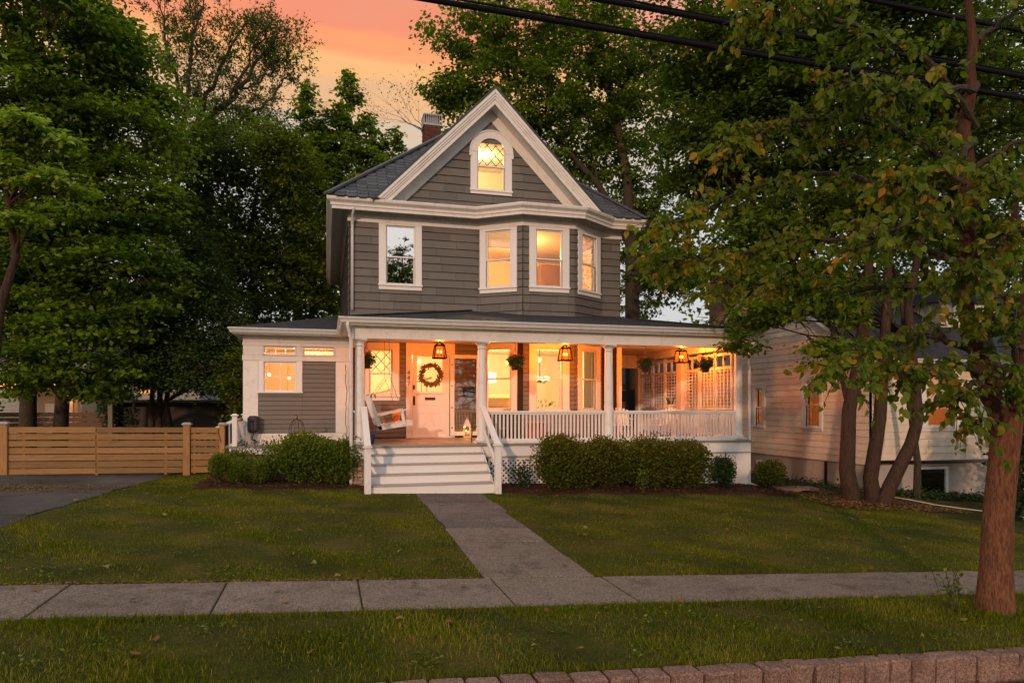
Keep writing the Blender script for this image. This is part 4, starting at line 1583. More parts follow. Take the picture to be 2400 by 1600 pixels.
MB().add([(RX0, RY0, RZ), (RX1, RY0, RZ), (RX1 - d2, YW + .02, RZ + RS * run), (RX0 + run, YW + .02, RZ + RS * run), (RX0, YW + .02, RZ), (RX1, 20.2, RZ), (RX1 - d2, 20.2, RZ + RS * d2), (RX1 - d2, YW + .02, RZ + RS * d2 ), (RX1 - d2, RY0 + d2, RZ + RS * d2)],
         [(0, 1, 8, 2, 3), (0, 3, 4), (1, 5, 6, 8), (8, 7, 2)]).build('porch_roof', M['shingle_roof'], house)
MB().bar((RX0, RY0, RZ + .012), (RX0 + run, YW, RZ + RS * run + .012), .2, .025).build('porch_hip_cap', M['shingle_roof'], house)
mb = MB().bar((RX1, RY0, RZ + .012), (RX1 - d2, RY0 + d2, RZ + RS * d2 + .012), .2, .025)
mb.build('porch_hip_cap', M['shingle_roof'], house)

# downspouts
MB().tube([(.40, 13.74, 3.30), (.40, 13.74, 3.20), (.46, 13.86, 3.02), (.47, 13.88, 2.9), (.47, 13.88, .35), (.47, 13.88, .05), (.44, 13.75, -.02)], .034, 8).build('downspout', M['gutter'], house, True)
MB().tube([(.62, YW - .42, 6.30), (.60, YW - .22, 6.2), (.60, YW - .09, 6.0), (.60, YW - .07, 5.9), (.60, YW - .07, 3.95)], .034, 8).build('downspout', M['gutter'], house, True)
MB().tube([(9.60, 13.76, 3.30), (9.60, 13.76, 3.2), (9.53, 13.90, 3.02), (9.52, 13.92, 2.9), (9.52, 13.92, -.15), (9.62, 13.7, -.22)], .034, 8).build('downspout', M['gutter'], house, True)

# railings
bal_me = MB().box(-.5, .5, -.5, .5, -.5, .5)
bal = bpy.data.meshes.new('baluster')
bal.from_pydata(bal_me.v, [], bal_me.f)
bal.materials.append(M['trim_clean'])


def railing(p, q, n):
    p, q = Vector(p), Vector(q)
    d = (q - p)
    L = d.length
    ang = math.atan2(d.y, d.x)
    mb = MB()
    mb.bar(p + Z * 1.515, q + Z * 1.515, .11, .04).bar(p + Z * 1.478, q + Z * 1.478, .06, .034).bar(p + Z * .915, q + Z * .915, .075, .045)
    r = mb.build('railing', M['trim_clean'], house)
    for k in range(n):
        c = p + d * ((k + .5) / n)
        piece('baluster', bal, (c.x, c.y, 1.20), (.034, .034, .53), r, (0, 0, ang))
    return r


railing((COLX[1] + .10, CY, 0), (COLX[2] - .10, CY, 0), 32)
railing((COLX[2] + .10, CY, 0), (COLX[3] - .10, CY, 0), 37)
railing((COLX[3], CY + .10, 0), (COLX[3], 16.55, 0), 27)
railing((COLX[3], 16.85, 0), (COLX[3], 19.2, 0), 27)
railing((COLX[0], CY + .10, 0), (COLX[0], 16.3, 0), 24)
MB().box(COLX[1] + .15, COLX[3] - .15, CY - .06, CY + .06, DECK, DECK + .04).build('railing_base_board', M['trim'], house)

# screen of square lattice on the far side, two bays of three panels
MB().box(COLX[3] - .12, COLX[3] + .12, 16.56, 16.84, DECK, 3.0, .006).build('screen_post', M['trim'], house)
MB().box(COLX[3] - .11, COLX[3] + .11, 19.2, 19.42, DECK, 3.0, .006).build('screen_post', M['trim'], house)
MB().box(XR + .02, COLX[3] + .1, 19.25, 19.45, 2.80, 3.19).build('end_beam', M['trim'], house)
for (a, b) in ((14.28, 16.52), (16.88, 19.17)):
    for k in range(3):
        y0_, y1_ = a + (b - a) * k / 3 + .02, a + (b - a) * (k + 1) / 3 - .02
        X_ = COLX[3] - .02
        f = MB()
        for (za, zb) in ((1.55, 1.60), (2.53, 2.60), (2.86, 2.93)):
            f.box(X_ - .025, X_ + .025, y0_ + .045, y1_ - .045, za, zb)
        f.box(X_ - .027, X_ + .027, y0_, y0_ + .045, 1.55, 2.96).box(X_ - .027, X_ + .027, y1_ - .045, y1_, 1.55, 2.96)
        f.box(X_ - .02, X_ + .02, (y0_ + y1_) / 2 - .025, (y0_ + y1_) / 2 + .025, 2.60, 2.86)
        scr = f.build('screen_panel', M['trim'], house)
        n = 5
        w_ = (y1_ - y0_ - .09)
        for i in range(n):
            yy = y0_ + .045 + w_ * i / (n - 1)
            piece('lattice_slat', sl_me, (X_ - .004, yy, 2.065), (.008, .040, .93), scr)
        for i in range(11):
            zz = 1.60 + .93 * (i + .5) / 11
            piece('lattice_slat', sl_me, (X_ + .005, (y0_ + y1_) / 2, zz), (.008, w_, .026), scr)

# ------------------------------------------------------------------ front door with storm door folded back
dc = MB((O0, UX, Z, NF))
dc.box(1.885, 2.03, DECK, 2.93, 0, .05, .004).box(2.98, 3.10, DECK, 2.93, 0, .05, .004).box(1.885, 3.10, 2.931, 3.19, 0, .052, .004).box(2.0, 3.0, 2.90, 2.935, .0, .075, .004).box(2.03, 2.98, DECK, .885, -.1, .06)
dc.build('door_casing', M['trim'], house)
door = MB((O0, UX, Z, NF))
door.box(2.045, 2.16, .89, 2.925, -.05, -.01, .003).box(2.79, 2.965, .89, 2.925, -.05, -.01, .003).box(2.16, 2.79, 2.865, 2.925, -.05, -.0101).box(2.16, 2.79, .89, 1.10, -.05, -.0101).box(2.16, 2.79, 1.46, 2.0, -.05, -.0102).box(2.43, 2.52, 1.10, 1.46, -.05, -.0101)
door.box(2.16, 2.43, 1.10, 1.46, -.045, -.022).box(2.52, 2.79, 1.10, 1.46, -.045, -.022).box(2.21, 2.38, 1.15, 1.41, -.03, -.012, .006).box(2.57, 2.74, 1.15, 1.41, -.03, -.012, .006)
door.box(2.13, 2.82, 1.935, 1.975, -.012, .02, .005).box(2.20, 2.80, 1.63, 1.735, -.012, -.002, .004)
d_o = door.build('door', M['trim_clean'], house)
MB((O0, UX, Z, NF)).box(2.16, 2.79, 2.0, 2.865, -.035, -.030).build('pane', M['glass'], d_o)
MB((O0, UX, Z, NF)).box(2.355, 2.615, 1.785, 1.855, -.009, .004, .003).box(2.375, 2.595, 1.80, 1.84, .004, .008, .002).build('mail_slot', M['bronze'], d_o)
MB((O0, UX, Z, NF)).box(2.062, 2.11, 1.66, 1.88, -.009, .006, .004).tube([(2.087, 1.85, .006), (2.087, 1.845, .045), (2.087, 1.77, .055), (2.087, 1.72, .045), (2.087, 1.715, .006)], .011, 8).sphere((2.087, 1.685, .03), .026).build('handle', M['black_metal'], d_o)
MB((O0, UX, Z, NF)).box(2.058, 2.105, 2.05, 2.15, -.009, .012, .004).build('lock', M['black_metal'], d_o)
st = MB((O0, UX, Z, NF))
st.box(2.985, 3.075, .90, 2.92, .056, .085, .004).box(3.64, 3.73, .90, 2.92, .056, .085, .004).box(3.075, 3.64, 2.83, 2.92, .057, .084, .004).box(3.075, 3.64, .90, 1.0, .057, .084, .004)
sd = st.build('storm_door', M['trim_clean'], house)
MB((O0, UX, Z, NF)).box(3.075, 3.64, 1.0, 2.83, .068, .072).build('pane', M['glass_dark'], sd)
hg = MB((O0, UX, Z, NF))
for z_ in (1.08, 1.58, 2.12, 2.65):
    hg.box(3.005, 3.03, z_, z_ + .035, .086, .10)
hg.build('hinge', M['black_metal'], sd)

# house number 447, read downwards, in slanted strokes
num = MB((O0, UX, Z, NF))
GL = {'4': [[(.62, 0), (.78, 1), (.02, .33), (1.0, .36)]], '7': [[(.05, .86), (.10, 1), (.95, .97), (.55, .5), (.38, 0)]]}
for ch, zt_ in (('4', 2.51), ('4', 2.38), ('7', 2.245)):
    for stq in GL[ch]:
        for p_, q_ in zip(stq, stq[1:]):
            a_ = (1.918 + p_[0] * .062, zt_ - .10 + p_[1] * .10, .056)
            b_ = (1.918 + q_[0] * .062, zt_ - .10 + q_[1] * .10, .056)
            num.tube([a_, b_], .0075, 6)
num.build('house_number', M['bronze'], house)

# ------------------------------------------------------------------ rooms behind the windows


def room(x0, x1, y0, y1, z0, z1, wall_m, floor_m=None, lights=(), color=(1, .66, .30), name='room', open_front=True):
    mb = MB()
    mb.add([(x0, y0, z0), (x1, y0, z0), (x1, y1, z0), (x0, y1, z0), (x0, y0, z1), (x1, y0, z1), (x1, y1, z1), (x0, y1, z1)],
           [(4, 5, 6, 7), (1, 2, 6, 5), (2, 3, 7, 6), (3, 0, 4, 7)])
    mb.build(name, wall_m, house)
    MB().add([(x0, y0, z0), (x1, y0, z0), (x1, y1, z0), (x0, y1, z0)], [(0, 1, 2, 3)]).build('room_floor', floor_m or M['interior_floor'], house)
    for (lx, ly, lz, pw) in lights:
        point_light('room_light', (lx, ly, lz), pw, color, .12)


def point_light(name, loc, power, color, rad=.05):
    d = bpy.data.lights.new(name, 'POINT')
    d.energy, d.color, d.shadow_soft_size = power, color, rad
    o = bpy.data.objects.new(name, d)
    COL.objects.link(o)
    o.location = loc
    return o


WARM = (1.0, .63, .25)
room(.68, 3.6, YW + .15, 21.0, .87, 3.3, M['interior'], lights=[(1.9, 18.4, 3.0, 230)], color=WARM)
room(3.62, 7.45, YW + .002, 21.5, .87, 3.3, M['interior'], lights=[(4.6, 19.0, 2.8, 112), (6.2, 18.4, 2.9, 105)], color=WARM)
room(3.62, 7.45, YW + .002, 21.0, 4.0, 6.25, M['interior_amber'], lights=[(5.0, 18.4, 5.9, 200)], color=(1, .58, .20))
room(.68, 3.55, YW + .15, 20.0, 4.0, 6.25, M['interior'], lights=[], color=(1, .86, .78))
room(3.12, 4.94, YW + .15, 19.5, 6.75, 8.48, M['interior'], lights=[(4.1, 18.2, 8.35, 55)], color=WARM)
room(WX0 + .12, .5, EY + .11, 20.2, .8, 3.15, M['interior_amber'], lights=[(-.75, 17.6, 2.9, 240)], color=(1, .50, .15))

for z_, m_ in ((.868, 'interior_floor'), (3.30, 'interior'), (4.0, 'interior_floor'), (6.25, 'interior_amber')):
    MB().prism([(*p_, z_) for p_ in BAY], (0, 0, .015)).build('bay_floor', M[m_], house)

# ------------------------------------------------------------------ things on and around the porch


def lantern(x, y, ztop, label, power):
    """Hanging tapered lantern with frosted panes and bulbs."""
    t_ = thing('hanging_lantern', (x, y, ztop - .42), label, 'lantern', 'lanterns hanging from the porch ceiling')
    fr = MB()
    h0, h1 = ztop - .41, ztop - .125          # glass box
    wb, wt = .135, .095
    cs = [(-1, -1), (1, -1), (1, 1), (-1, 1)]
    for k, (a, b) in enumerate(cs):
        c, d = cs[(k + 1) % 4]
        fr.bar((x + a * wb, y + b * wb, h0), (x + a * wt, y + b * wt, h1), .020, .020)
        fr.bar((x + a * wb, y + b * wb, h0), (x + c * wb, y + d * wb, h0), .022, .022)
        fr.bar((x + a * wt, y + b * wt, h1), (x + c * wt, y + d * wt, h1), .024, .024)
        fr.bar((x + a * wt, y + b * wt, h1), (x + a * .012, y + b * .012, ztop - .05), .018, .018)
    fr.tube([(x, y, ztop - .055), (x, y, 3.195)], .008, 6)
    fr.lathe(x, y, [(.05, 3.175), (.055, 3.194)], 12)
    fr.build('frame', M['lantern_black'], t_)
    for k, (a, b) in enumerate(cs):
        c, d = cs[(k + 1) % 4]
        MB().add([(x + a * wb * .97, y + b * wb * .97, h0), (x + c * wb * .97, y + d * wb * .97, h0), (x + c * wt * .97, y + d * wt * .97, h1), (x + a * wt * .97, y + b * wt * .97, h1)], [(0, 1, 2, 3)]).build('pane', M['frosted'], t_)
    for dx in (-.035, .035):
        MB().tube([(x + dx, y, h0 + .02), (x + dx, y, h0 + .11)], .009, 6).build('socket', M['lantern_black'], t_)
        MB().sphere((x + dx, y, h0 + .145), .019, 8, 6, (1, 1, 1.6)).build('bulb', M['bulb'], t_, True)
    point_light('lantern_light', (x, y, h0 + .15), power, (1.0, .30, .045), .05)
    return t_


lantern(2.445, 15.2, 3.12, 'glowing porch lantern hanging in front of the front door', 130)
lantern(5.43, 15.2, 3.12, 'glowing porch lantern hanging before the lit bay windows', 130)
lantern(8.465, 15.2, 3.12, 'glowing porch lantern hanging beside the white lattice screen', 190)


def disc_points(g, n, c, r, flat=1.0):
    d = g.normal(size=(n, 3))
    d /= np.linalg.norm(d, axis=1, keepdims=True)
    rr = g.random(n) ** (1 / 3) * r
    p = d * rr[:, None]
    p[:, 2] *= flat
    return p + np.array(c), d


def basket(x, y, zpot, label, seed, lean=1.0):
    """Hanging pot of geraniums: pot, wires, leaves, flower heads."""
    t_ = thing('hanging_basket', (x, y, zpot), label, 'flower basket', 'flower baskets hanging along the porch')
    MB().lathe(x, y, [(.072, zpot), (.105, zpot + .14), (.118, zpot + .15), (.118, zpot + .172), (.10, zpot + .172), (.095, zpot + .15)], 18).build('pot', M['terracotta'], t_, True)
    w = MB()
    for k in range(3):
        a = k * 2.1 + .4
        w.tube([(x + .11 * math.cos(a), y + .11 * math.sin(a), zpot + .17), (x, y, zpot + .50)], .0035, 4)
    w.tube([(x, y, zpot + .50), (x + .02, y, zpot + .53), (x - .012, y, zpot + .57), (x, y, zpot + .62), (x, y, 3.19)], .006, 6)
    w.build('hanger', M['black_metal'], t_)
    g = np.random.default_rng(seed)
    p, d = disc_points(g, 620, (x, y, zpot + .22), .205, .62)
    droop = g.random(620) < .25
    p[droop, 2] -= g.uniform(.02, .10, droop.sum())
    N = d + np.array([0, -.3, .9])
    az = g.uniform(0, 6.28, 620)
    D = np.stack([np.cos(az), np.sin(az), g.normal(-.2, .4, 620)], 1)
    leaf_mesh('foliage', p, D, N, g.uniform(.035, .062, 620), M['geranium'], OVATE, t_)
    for k in range(5):
        a = g.uniform(0, 6.28)
        r_ = g.uniform(.07, .21)
        c = np.array([x + r_ * math.cos(a), y + r_ * math.sin(a) * .7 - .04, zpot + .30 + g.uniform(0, .07)])
        q, d = disc_points(g, 60, c, .036, .7)
        o_ = leaf_mesh('flower_head', q, d + g.normal(0, .4, (60, 3)), d + .01, g.uniform(.014, .024, 60), M['petal'], KITE, t_)
        MB().tube([(x, y, zpot + .18), tuple(c)], .0035, 4).build('stalk', M['geranium'], t_)
    return t_


basket(.80, 14.5, 2.42, 'red geranium basket half hidden behind the corner column by the swing', 51)
basket(3.96, 14.3, 2.42, 'red geranium basket in front of the nearest bay window', 52)
basket(7.06, 14.3, 2.415, 'red geranium basket between third column and the lattice', 53)
basket(8.60, 14.3, 2.425, 'red geranium basket in front of the white lattice screen', 54)

# porch swing seen from its end
SW = thing('porch_swing', (1.3, 15.4, 1.05), 'white slatted porch swing hanging on chains beside the front door', 'porch swing')
ya, yb = 14.85, 16.05
for y_ in (ya + .03, (ya + yb) / 2, yb - .03):
    MB().bar((1.06, y_, 1.155), (1.80, y_, 1.27), .045, .085).build('seat_rail', M['trim'], SW)
    MB().bar((1.12, y_, 1.13), (.87, y_, 1.86), .045, .075, up=(1, 0, .3)).build('back_rail', M['trim'], SW)
for k in range(7):
    f_ = k / 6
    MB().bar((1.17 + .60 * f_, ya, 1.218 + .095 * f_), (1.17 + .60 * f_, yb, 1.218 + .095 * f_), .075, .018, up=(-.15, 0, 1)).build('seat_slat', M['trim'], SW)
for k in range(10):
    f_ = k / 9
    MB().bar((1.14 - .245 * f_, ya, 1.22 + .66 * f_), (1.14 - .245 * f_, yb, 1.22 + .66 * f_), .018, .055, up=(-.35, 0, 1)).build('back_slat', M['trim'], SW)
for y_ in (ya - .02, yb + .02):
    MB().bar((1.06, y_, 1.435), (1.72, y_, 1.575), .085, .03).build('armrest', M['trim'], SW)
    MB().bar((1.62, y_, 1.24), (1.57, y_, 1.54), .04, .07, up=(1, 0, 0)).build('arm_post', M['trim'], SW)
    MB().tube([(.90, y_, 1.82), (.93, y_, 1.90), (1.0, y_, 1.88), (1.01, y_, 1.80)], .012, 6).build('hook', M['chain'], SW)


def chain(p, q, parent):
    p, q = Vector(p), Vector(q)
    L = (q - p).length
    n = max(3, int(L / .045))
    mb = MB()
    d = (q - p) / n
    s = d.cross(Vector((0, 1, 0))).normalized()
    w = d.cross(s).normalized()
    for k in range(n):
        c = p + d * (k + .5)
        e = s if k % 2 else w
        h = d * .62
        r_ = .008
        mb.tube([c - h + e * r_ * .3, c - h * .5 + e * r_, c + h * .5 + e * r_, c + h + e * r_ * .3, c + h * .5 - e * r_, c - h * .5 - e * r_, c - h + e * r_ * .3], .0032, 4, False)
    return mb.build('chain', M['chain'], parent)


for y_ in (ya - .01, yb + .01):
    hub = (1.30, y_, 2.30)
    chain((1.30, y_, 3.19), hub, SW)
    chain(hub, (.97, y_, 1.84), SW)
    chain(hub, (1.66, y_, 1.30), SW)
cu = MB().sphere((1.49, 15.25, 1.43), .125, 16, 10, (.75, 1, .95)).build('orange_pillow', M['red_fabric'], None, True)
tag(cu, 'round orange pillow lying on the porch swing seat', 'pillow')

# wreath on the door
wr = thing('wreath', (2.49, 16.87, 2.05), 'leafy brown wreath hanging over the door glass', 'wreath')
g = np.random.default_rng(77)
ring = [(2.49 + .225 * math.cos(a), 16.865, 2.405 + .225 * math.sin(a)) for a in np.linspace(0, 2 * math.pi, 29)]
MB().tube(ring, .022, 6, False).build('ring', M['brown_wreath'], wr)
n = 520
a = g.uniform(0, 6.28, n)
r_ = .225 + g.normal(0, .026, n)
P = np.stack([2.49 + r_ * np.cos(a), 16.855 - np.abs(g.normal(0, .02, n)), 2.405 + r_ * np.sin(a)], 1)
D = np.stack([np.cos(a) + g.normal(0, .9, n), g.normal(-.3, .4, n), np.sin(a) + g.normal(0, .9, n)], 1)
leaf_mesh('leaves', P, D, np.stack([g.normal(0, .4, n), -np.ones(n), g.normal(0, .4, n)], 1), g.uniform(.04, .075, n), M['brown_wreath'], OVATE, wr)

# candle lantern behind the open storm door
cl = thing('candle_lantern', (3.36, 16.72, DECK), 'white candle lantern with burning candles on porch floor beside door', 'lantern')
x_, y_ = 3.38, 16.66
f = MB()
for a_, b_ in ((-1, -1), (1, -1), (1, 1), (-1, 1)):
    f.bar((x_ + a_ * .10, y_ + b_ * .10, .90), (x_ + a_ * .10, y_ + b_ * .10, 1.24), .016, .016)
    f.bar((x_ + a_ * .115, y_ + b_ * .115, 1.25), (x_ + a_ * .02, y_ + b_ * .02, 1.50), .016, .016)
f.box(x_ - .125, x_ + .125, y_ - .125, y_ + .125, DECK + .001, .90, .006).box(x_ - .115, x_ + .115, y_ - .115, y_ + .115, 1.235, 1.26, .004)
f.add([(x_ - .115, y_ - .115, 1.26), (x_ + .115, y_ - .115, 1.26), (x_ + .115, y_ + .115, 1.26), (x_ - .115, y_ + .115, 1.26), (x_ - .03, y_ - .03, 1.47), (x_ + .03, y_ - .03, 1.47), (x_ + .03, y_ + .03, 1.47), (x_ - .03, y_ + .03, 1.47)],
      [(0, 1, 5, 4), (1, 2, 6, 5), (2, 3, 7, 6), (3, 0, 4, 7), (4, 5, 6, 7)])
f.tube([(x_ - .03, y_, 1.47), (x_ - .03, y_, 1.55), (x_, y_, 1.58), (x_ + .03, y_, 1.55), (x_ + .03, y_, 1.47)], .006, 6)
f.build('frame', M['trim'], cl)
for dx, hh in ((-.035, .17), (.04, .12)):
    MB().lathe(x_ + dx, y_, [(.03, .901), (.03, .901 + hh), (.01, .901 + hh)], 12).build('candle', M['candle'], cl, True)
    MB().sphere((x_ + dx, y_, .93 + hh), .014, 8, 6, (1, 1, 2.2)).build('flame', M['flame'], cl, True)
cl.scale = (.72, .72, .72)
point_light('candle_light', (x_, y_ - .02, 1.12), 2.0, (1, .42, .08), .03)

refl_patch = MB((O0, UX, Z, NF)).box(3.30, 3.60, 1.88, 2.10, .02, .05, .006).box(3.28, 3.62, 2.08, 2.125, .02, .053, .01).box(3.36, 3.54, 1.95, 1.97, .05, .054).build('wall_reflection_patch', M['black_metal'])  # block added for the dark reflection in the storm door glass
tag(refl_patch, 'black flat block standing in for a reflection in the open storm door', 'reflection_patch')

pt = MB().lathe(.90, 14.42, [(.055, DECK), (.085, DECK + .20), (.095, DECK + .205), (.095, DECK + .225), (.08, DECK + .225), (.075, DECK + .19)], 20).build('plant_pot', M['blue_glaze'], None, True)
tag(pt, 'small blue glazed plant pot on porch floor behind the corner column', 'plant pot')

# boot scraper hoop at the top of the steps
hp = MB().tube([(3.02, 14.45, DECK), (3.03, 14.46, 1.06), (3.06, 14.48, 1.15), (3.12, 14.52, 1.19), (3.22, 14.56, 1.20), (3.30, 14.6, 1.17), (3.34, 14.62, 1.05), (3.35, 14.62, DECK)], .012, 8).build('metal_hoop_stand', M['black_metal'], None, True)
tag(hp, 'thin black metal hoop standing on porch beside the second column', 'plant stand')


def porch_chair(x, y, rz, label, dark=False):
    """Slatted armchair."""
    m_ = M['black_metal'] if dark else M['trim']
    t_ = thing('porch_chair', (0, 0, 0), label, 'chair', 'chairs on the porch')
    t_.location = (0, 0, 0)
    for k in range(6):
        MB().box(-.27, .27, -.26 + k * .085, -.19 + k * .085, .40, .42, .004).build('seat_slat', m_, t_)
    for k in range(6):
        MB().bar((-.24 + k * .096, .25, .42), (-.26 + k * .104, .40, .98 - .012 * (k - 2.5) ** 2), .06, .016, up=(0, -1, .3)).build('back_slat', m_, t_)
    MB().bar((-.27, .345, .76), (.27, .345, .76), .02, .05).build('back_rail', m_, t_)
    for s in (-1, 1):
        MB().bar((s * .28, -.28, .62), (s * .28, .32, .62), .085, .022).build('armrest', m_, t_)
        MB().bar((s * .28, -.24, 0), (s * .28, -.24, .61), .05, .06).build('leg', m_, t_)
        MB().bar((s * .27, .36, 0), (s * .27, .26, .61), .05, .06, up=(0, 1, 0)).build('leg', m_, t_)
    t_.location = (x, y, DECK)
    t_.rotation_euler = (0, 0, rz)
    t_.scale = (.9, .9, .66) if dark else (.88, .88, .76)
    return t_


porch_chair(7.15, 15.9, R(-15), 'white slatted armchair on the porch beside the house corner')
porch_chair(8.0, 15.3, R(-65), 'white slatted armchair facing the side table before the lattice')
porch_chair(8.75, 14.75, R(-120), 'white slatted armchair at the far corner of the porch railing')
porch_chair(4.05, 15.3, R(0), 'black metal armchair on the porch under the first bay window', True)
cr = MB()
for k in range(5):
    cr.box(4.55, 5.0, 15.30, 15.32, .87 + k * .075, .935 + k * .075, .004).box(4.55, 5.0, 15.60, 15.62, .87 + k * .075, .935 + k * .075, .004)
    cr.box(4.55, 4.57, 15.32, 15.60, .87 + k * .075, .935 + k * .075).box(4.98, 5.0, 15.32, 15.60, .87 + k * .075, .935 + k * .075)
cr.box(4.57, 4.61, 15.32, 15.36, DECK, 1.24).box(4.94, 4.98, 15.32, 15.36, DECK, 1.24).box(4.57, 4.61, 15.56, 15.60, DECK, 1.24).box(4.94, 4.98, 15.56, 15.60, DECK, 1.24).box(4.54, 5.01, 15.29, 15.63, 1.24, 1.262, .004)
tag(cr.build('slatted_box', M['crate']), 'red brown slatted box on the porch under the bay windows', 'box')
tb_ = thing('side_table', (8.45, 16.0, DECK), 'small white side table holding the potted snake plant', 'table')
MB().lathe(8.6, 16.0, [(.25, 1.50), (.26, 1.51), (.26, 1.53), (.25, 1.54)], 22).build('table_top', M['trim'], tb_, True)
for k in range(3):
    a_ = k * 2.094 + .5
    MB().bar((8.6 + .2 * math.cos(a_), 16 + .2 * math.sin(a_), DECK), (8.6 + .12 * math.cos(a_), 16 + .12 * math.sin(a_), 1.5), .035, .035).build('leg', M['trim'], tb_)
sp = thing('snake_plant', (8.6, 16.0, 1.54), 'snake plant in a grey pot before the lattice screen', 'plant')
MB().lathe(8.6, 16.0, [(.075, 1.541), (.10, 1.66), (.10, 1.68), (.085, 1.68), (.08, 1.62)], 18).build('pot', M['flashing'], sp, True)
g = np.random.default_rng(5)
n = 13
a = g.uniform(0, 6.28, n)
leaf_mesh('leaves', np.stack([8.6 + .04 * np.cos(a), 16 + .04 * np.sin(a), np.full(n, 1.64)], 1), np.stack([.35 * np.cos(a), .35 * np.sin(a), np.ones(n)], 1),
          np.stack([np.cos(a), np.sin(a), np.zeros(n)], 1), g.uniform(.16, .30, n), M['sansevieria'], ([(0, .06, 0), (0, -.06, 0), (.5, -.10, 0), (.5, .10, 0), (1, 0, .05)], [(0, 1, 2), (0, 2, 3), (3, 2, 4)]), sp)

# hose reel on the wing, loose hose end
hr = thing('hose_reel', (-1.58, 16.3, 1.02), 'dark grey wall hose reel box on the wing corner', 'hose reel')
MB().box(-1.70, -1.46, 16.14, 16.36, 1.04, 1.42, .05).box(-1.66, -1.50, 16.125, 16.145, 1.10, 1.36, .02).build('case', M['rubber'], hr)
MB().box(-1.62, -1.54, 16.10, 16.13, 1.30, 1.325, .006).tube([(-1.58, 16.12, 1.31), (-1.575, 16.11, 1.15), (-1.57, 16.11, 1.0), (-1.60, 16.12, .90), (-1.55, 16.12, .87)], .012, 8).build('hose', M['black_metal'], hr, True)

# plant support in the bed
ob = thing('garden_obelisk', (-.6, 15.2, .1), 'dark rusty metal obelisk rising from the shrubs before the wing', 'plant support')
cx_, cy_ = -.61, 15.2
o1 = MB()
for k in range(6):
    a_ = k * math.pi / 3 + .3
    o1.tube([(cx_ + .165 * math.cos(a_), cy_ + .165 * math.sin(a_), 0.05), (cx_ + .16 * math.cos(a_), cy_ + .16 * math.sin(a_), 1.12), (cx_ + .155 * math.cos(a_), cy_ + .155 * math.sin(a_), 1.20), (cx_ + .12 * math.cos(a_), cy_ + .12 * math.sin(a_), 1.29), (cx_ + .06 * math.cos(a_), cy_ + .06 * math.sin(a_), 1.345), (cx_, cy_, 1.365)], .0075, 6)
o1.build('rods', M['bronze'], ob)
for z_ in (.55, 1.06):
    MB().tube([(cx_ + .162 * math.cos(q), cy_ + .162 * math.sin(q), z_) for q in np.linspace(0, 2 * math.pi, 19)], .0075, 6, False).build('hoop', M['bronze'], ob)
MB().sphere((cx_, cy_, 1.385), .018).tube([(cx_, cy_, 1.36), (cx_ + .02, cy_, 1.41), (cx_ - .015, cy_, 1.44), (cx_, cy_, 1.46)], .012, 6).build('finial', M['bronze'], ob)

# loose cable down the porch corner
g = random.Random(4)
pts = [(.44 + g.uniform(-.02, .02), 16.25, 2.6 - .1 * k) for k in range(19)] + [(.40, 16.2, .78), (.36, 16.15, .95), (.41, 16.15, 1.02), (.45, 16.18, .9), (.40, 16.16, .77)]
tag(MB().tube(pts, .008, 6).build('loose_cable', M['cable'], None, True), 'thin black cable hanging down between wing and porch column', 'cable')

# furniture seen through the windows
tl = thing('table_lamp', (4.25, 18.4, .87), 'glowing drum lamp seen through the first bay window', 'lamp')
MB().lathe(4.25, 18.6, [(.33, 2.30), (.33, 2.56)], 26, False).build('lamp_shade', M['shade'], tl, True)
MB().lathe(4.25, 18.6, [(.10, .88), (.09, .92), (.03, .98), (.03, 2.30)], 12).build('stand', M['bronze'], tl, True)
ch = thing('chandelier', (5.75, 18.2, 2.1), 'glowing chandelier seen through the middle bay window', 'chandelier')
MB().tube([(5.75, 18.2, 3.29), (5.75, 18.2, 2.35)], .012, 6).sphere((5.75, 18.2, 2.33), .05).build('stem', M['bronze'], ch, True)
for k in range(6):
    a_ = k * math.pi / 3
    MB().tube([(5.75, 18.2, 2.33), (5.75 + .14 * math.cos(a_), 18.2 + .14 * math.sin(a_), 2.28), (5.75 + .24 * math.cos(a_), 18.2 + .24 * math.sin(a_), 2.36)], .010, 6).build('arm', M['bronze'], ch)
    MB().lathe(5.75 + .24 * math.cos(a_), 18.2 + .24 * math.sin(a_), [(.055, 2.36), (.035, 2.46)], 12).build('lamp_shade', M['shade'], ch, True)
sb = MB().box(3.9, 5.2, 18.3, 18.9, .88, 1.60, .06).box(3.9, 5.2, 18.75, 18.95, 1.55, 1.95, .08).build('armchair_back', M['blind'])
tag(sb, 'tan upholstered sofa seen through the first bay window', 'sofa')
cz = MB()
for k in range(14):
    y_ = 17.05 + .016 * (k % 2)
    cz.box(6.62 + k * .028, 6.648 + k * .028, y_ + .0, y_ + .012, 1.0, 3.15)
tag(cz.build('curtain', M['white_cloth']), 'pale curtain hanging inside the last porch bay window', 'curtain')
pf = MB().box(4.85, 5.35, 20.97, 20.995, 4.72, 5.12).build('picture_frame', M['interior_brown'])
tag(pf, 'brown framed picture on the upstairs bedroom wall', 'picture')
pc = MB().box(4.89, 5.31, 20.955, 20.97, 4.76, 5.08).build('picture_print', M['blind'], pf)
bn = MB()
for k in range(12):
    bn.bar((1.0 + k * .16, 19.4, .9 + k * .02), (1.0 + k * .16, 19.4, 1.85 + k * .05), .025, .025)
bn.bar((.9, 19.4, 1.84), (2.9, 19.4, 2.45), .05, .06)
tag(bn.build('banister', M['interior_brown']), 'stair banister seen through the hall window', 'banister')
pl = thing('indoor_plant', (5.4, 17.4, .88), 'feathery house plant inside the middle bay window', 'plant')
MB().lathe(5.4, 17.3, [(.10, .88), (.15, 1.18), (.15, 1.2)], 16).build('pot', M['terracotta'], pl, True)
g = np.random.default_rng(14)
n = 260
d = g.normal(size=(n, 3))
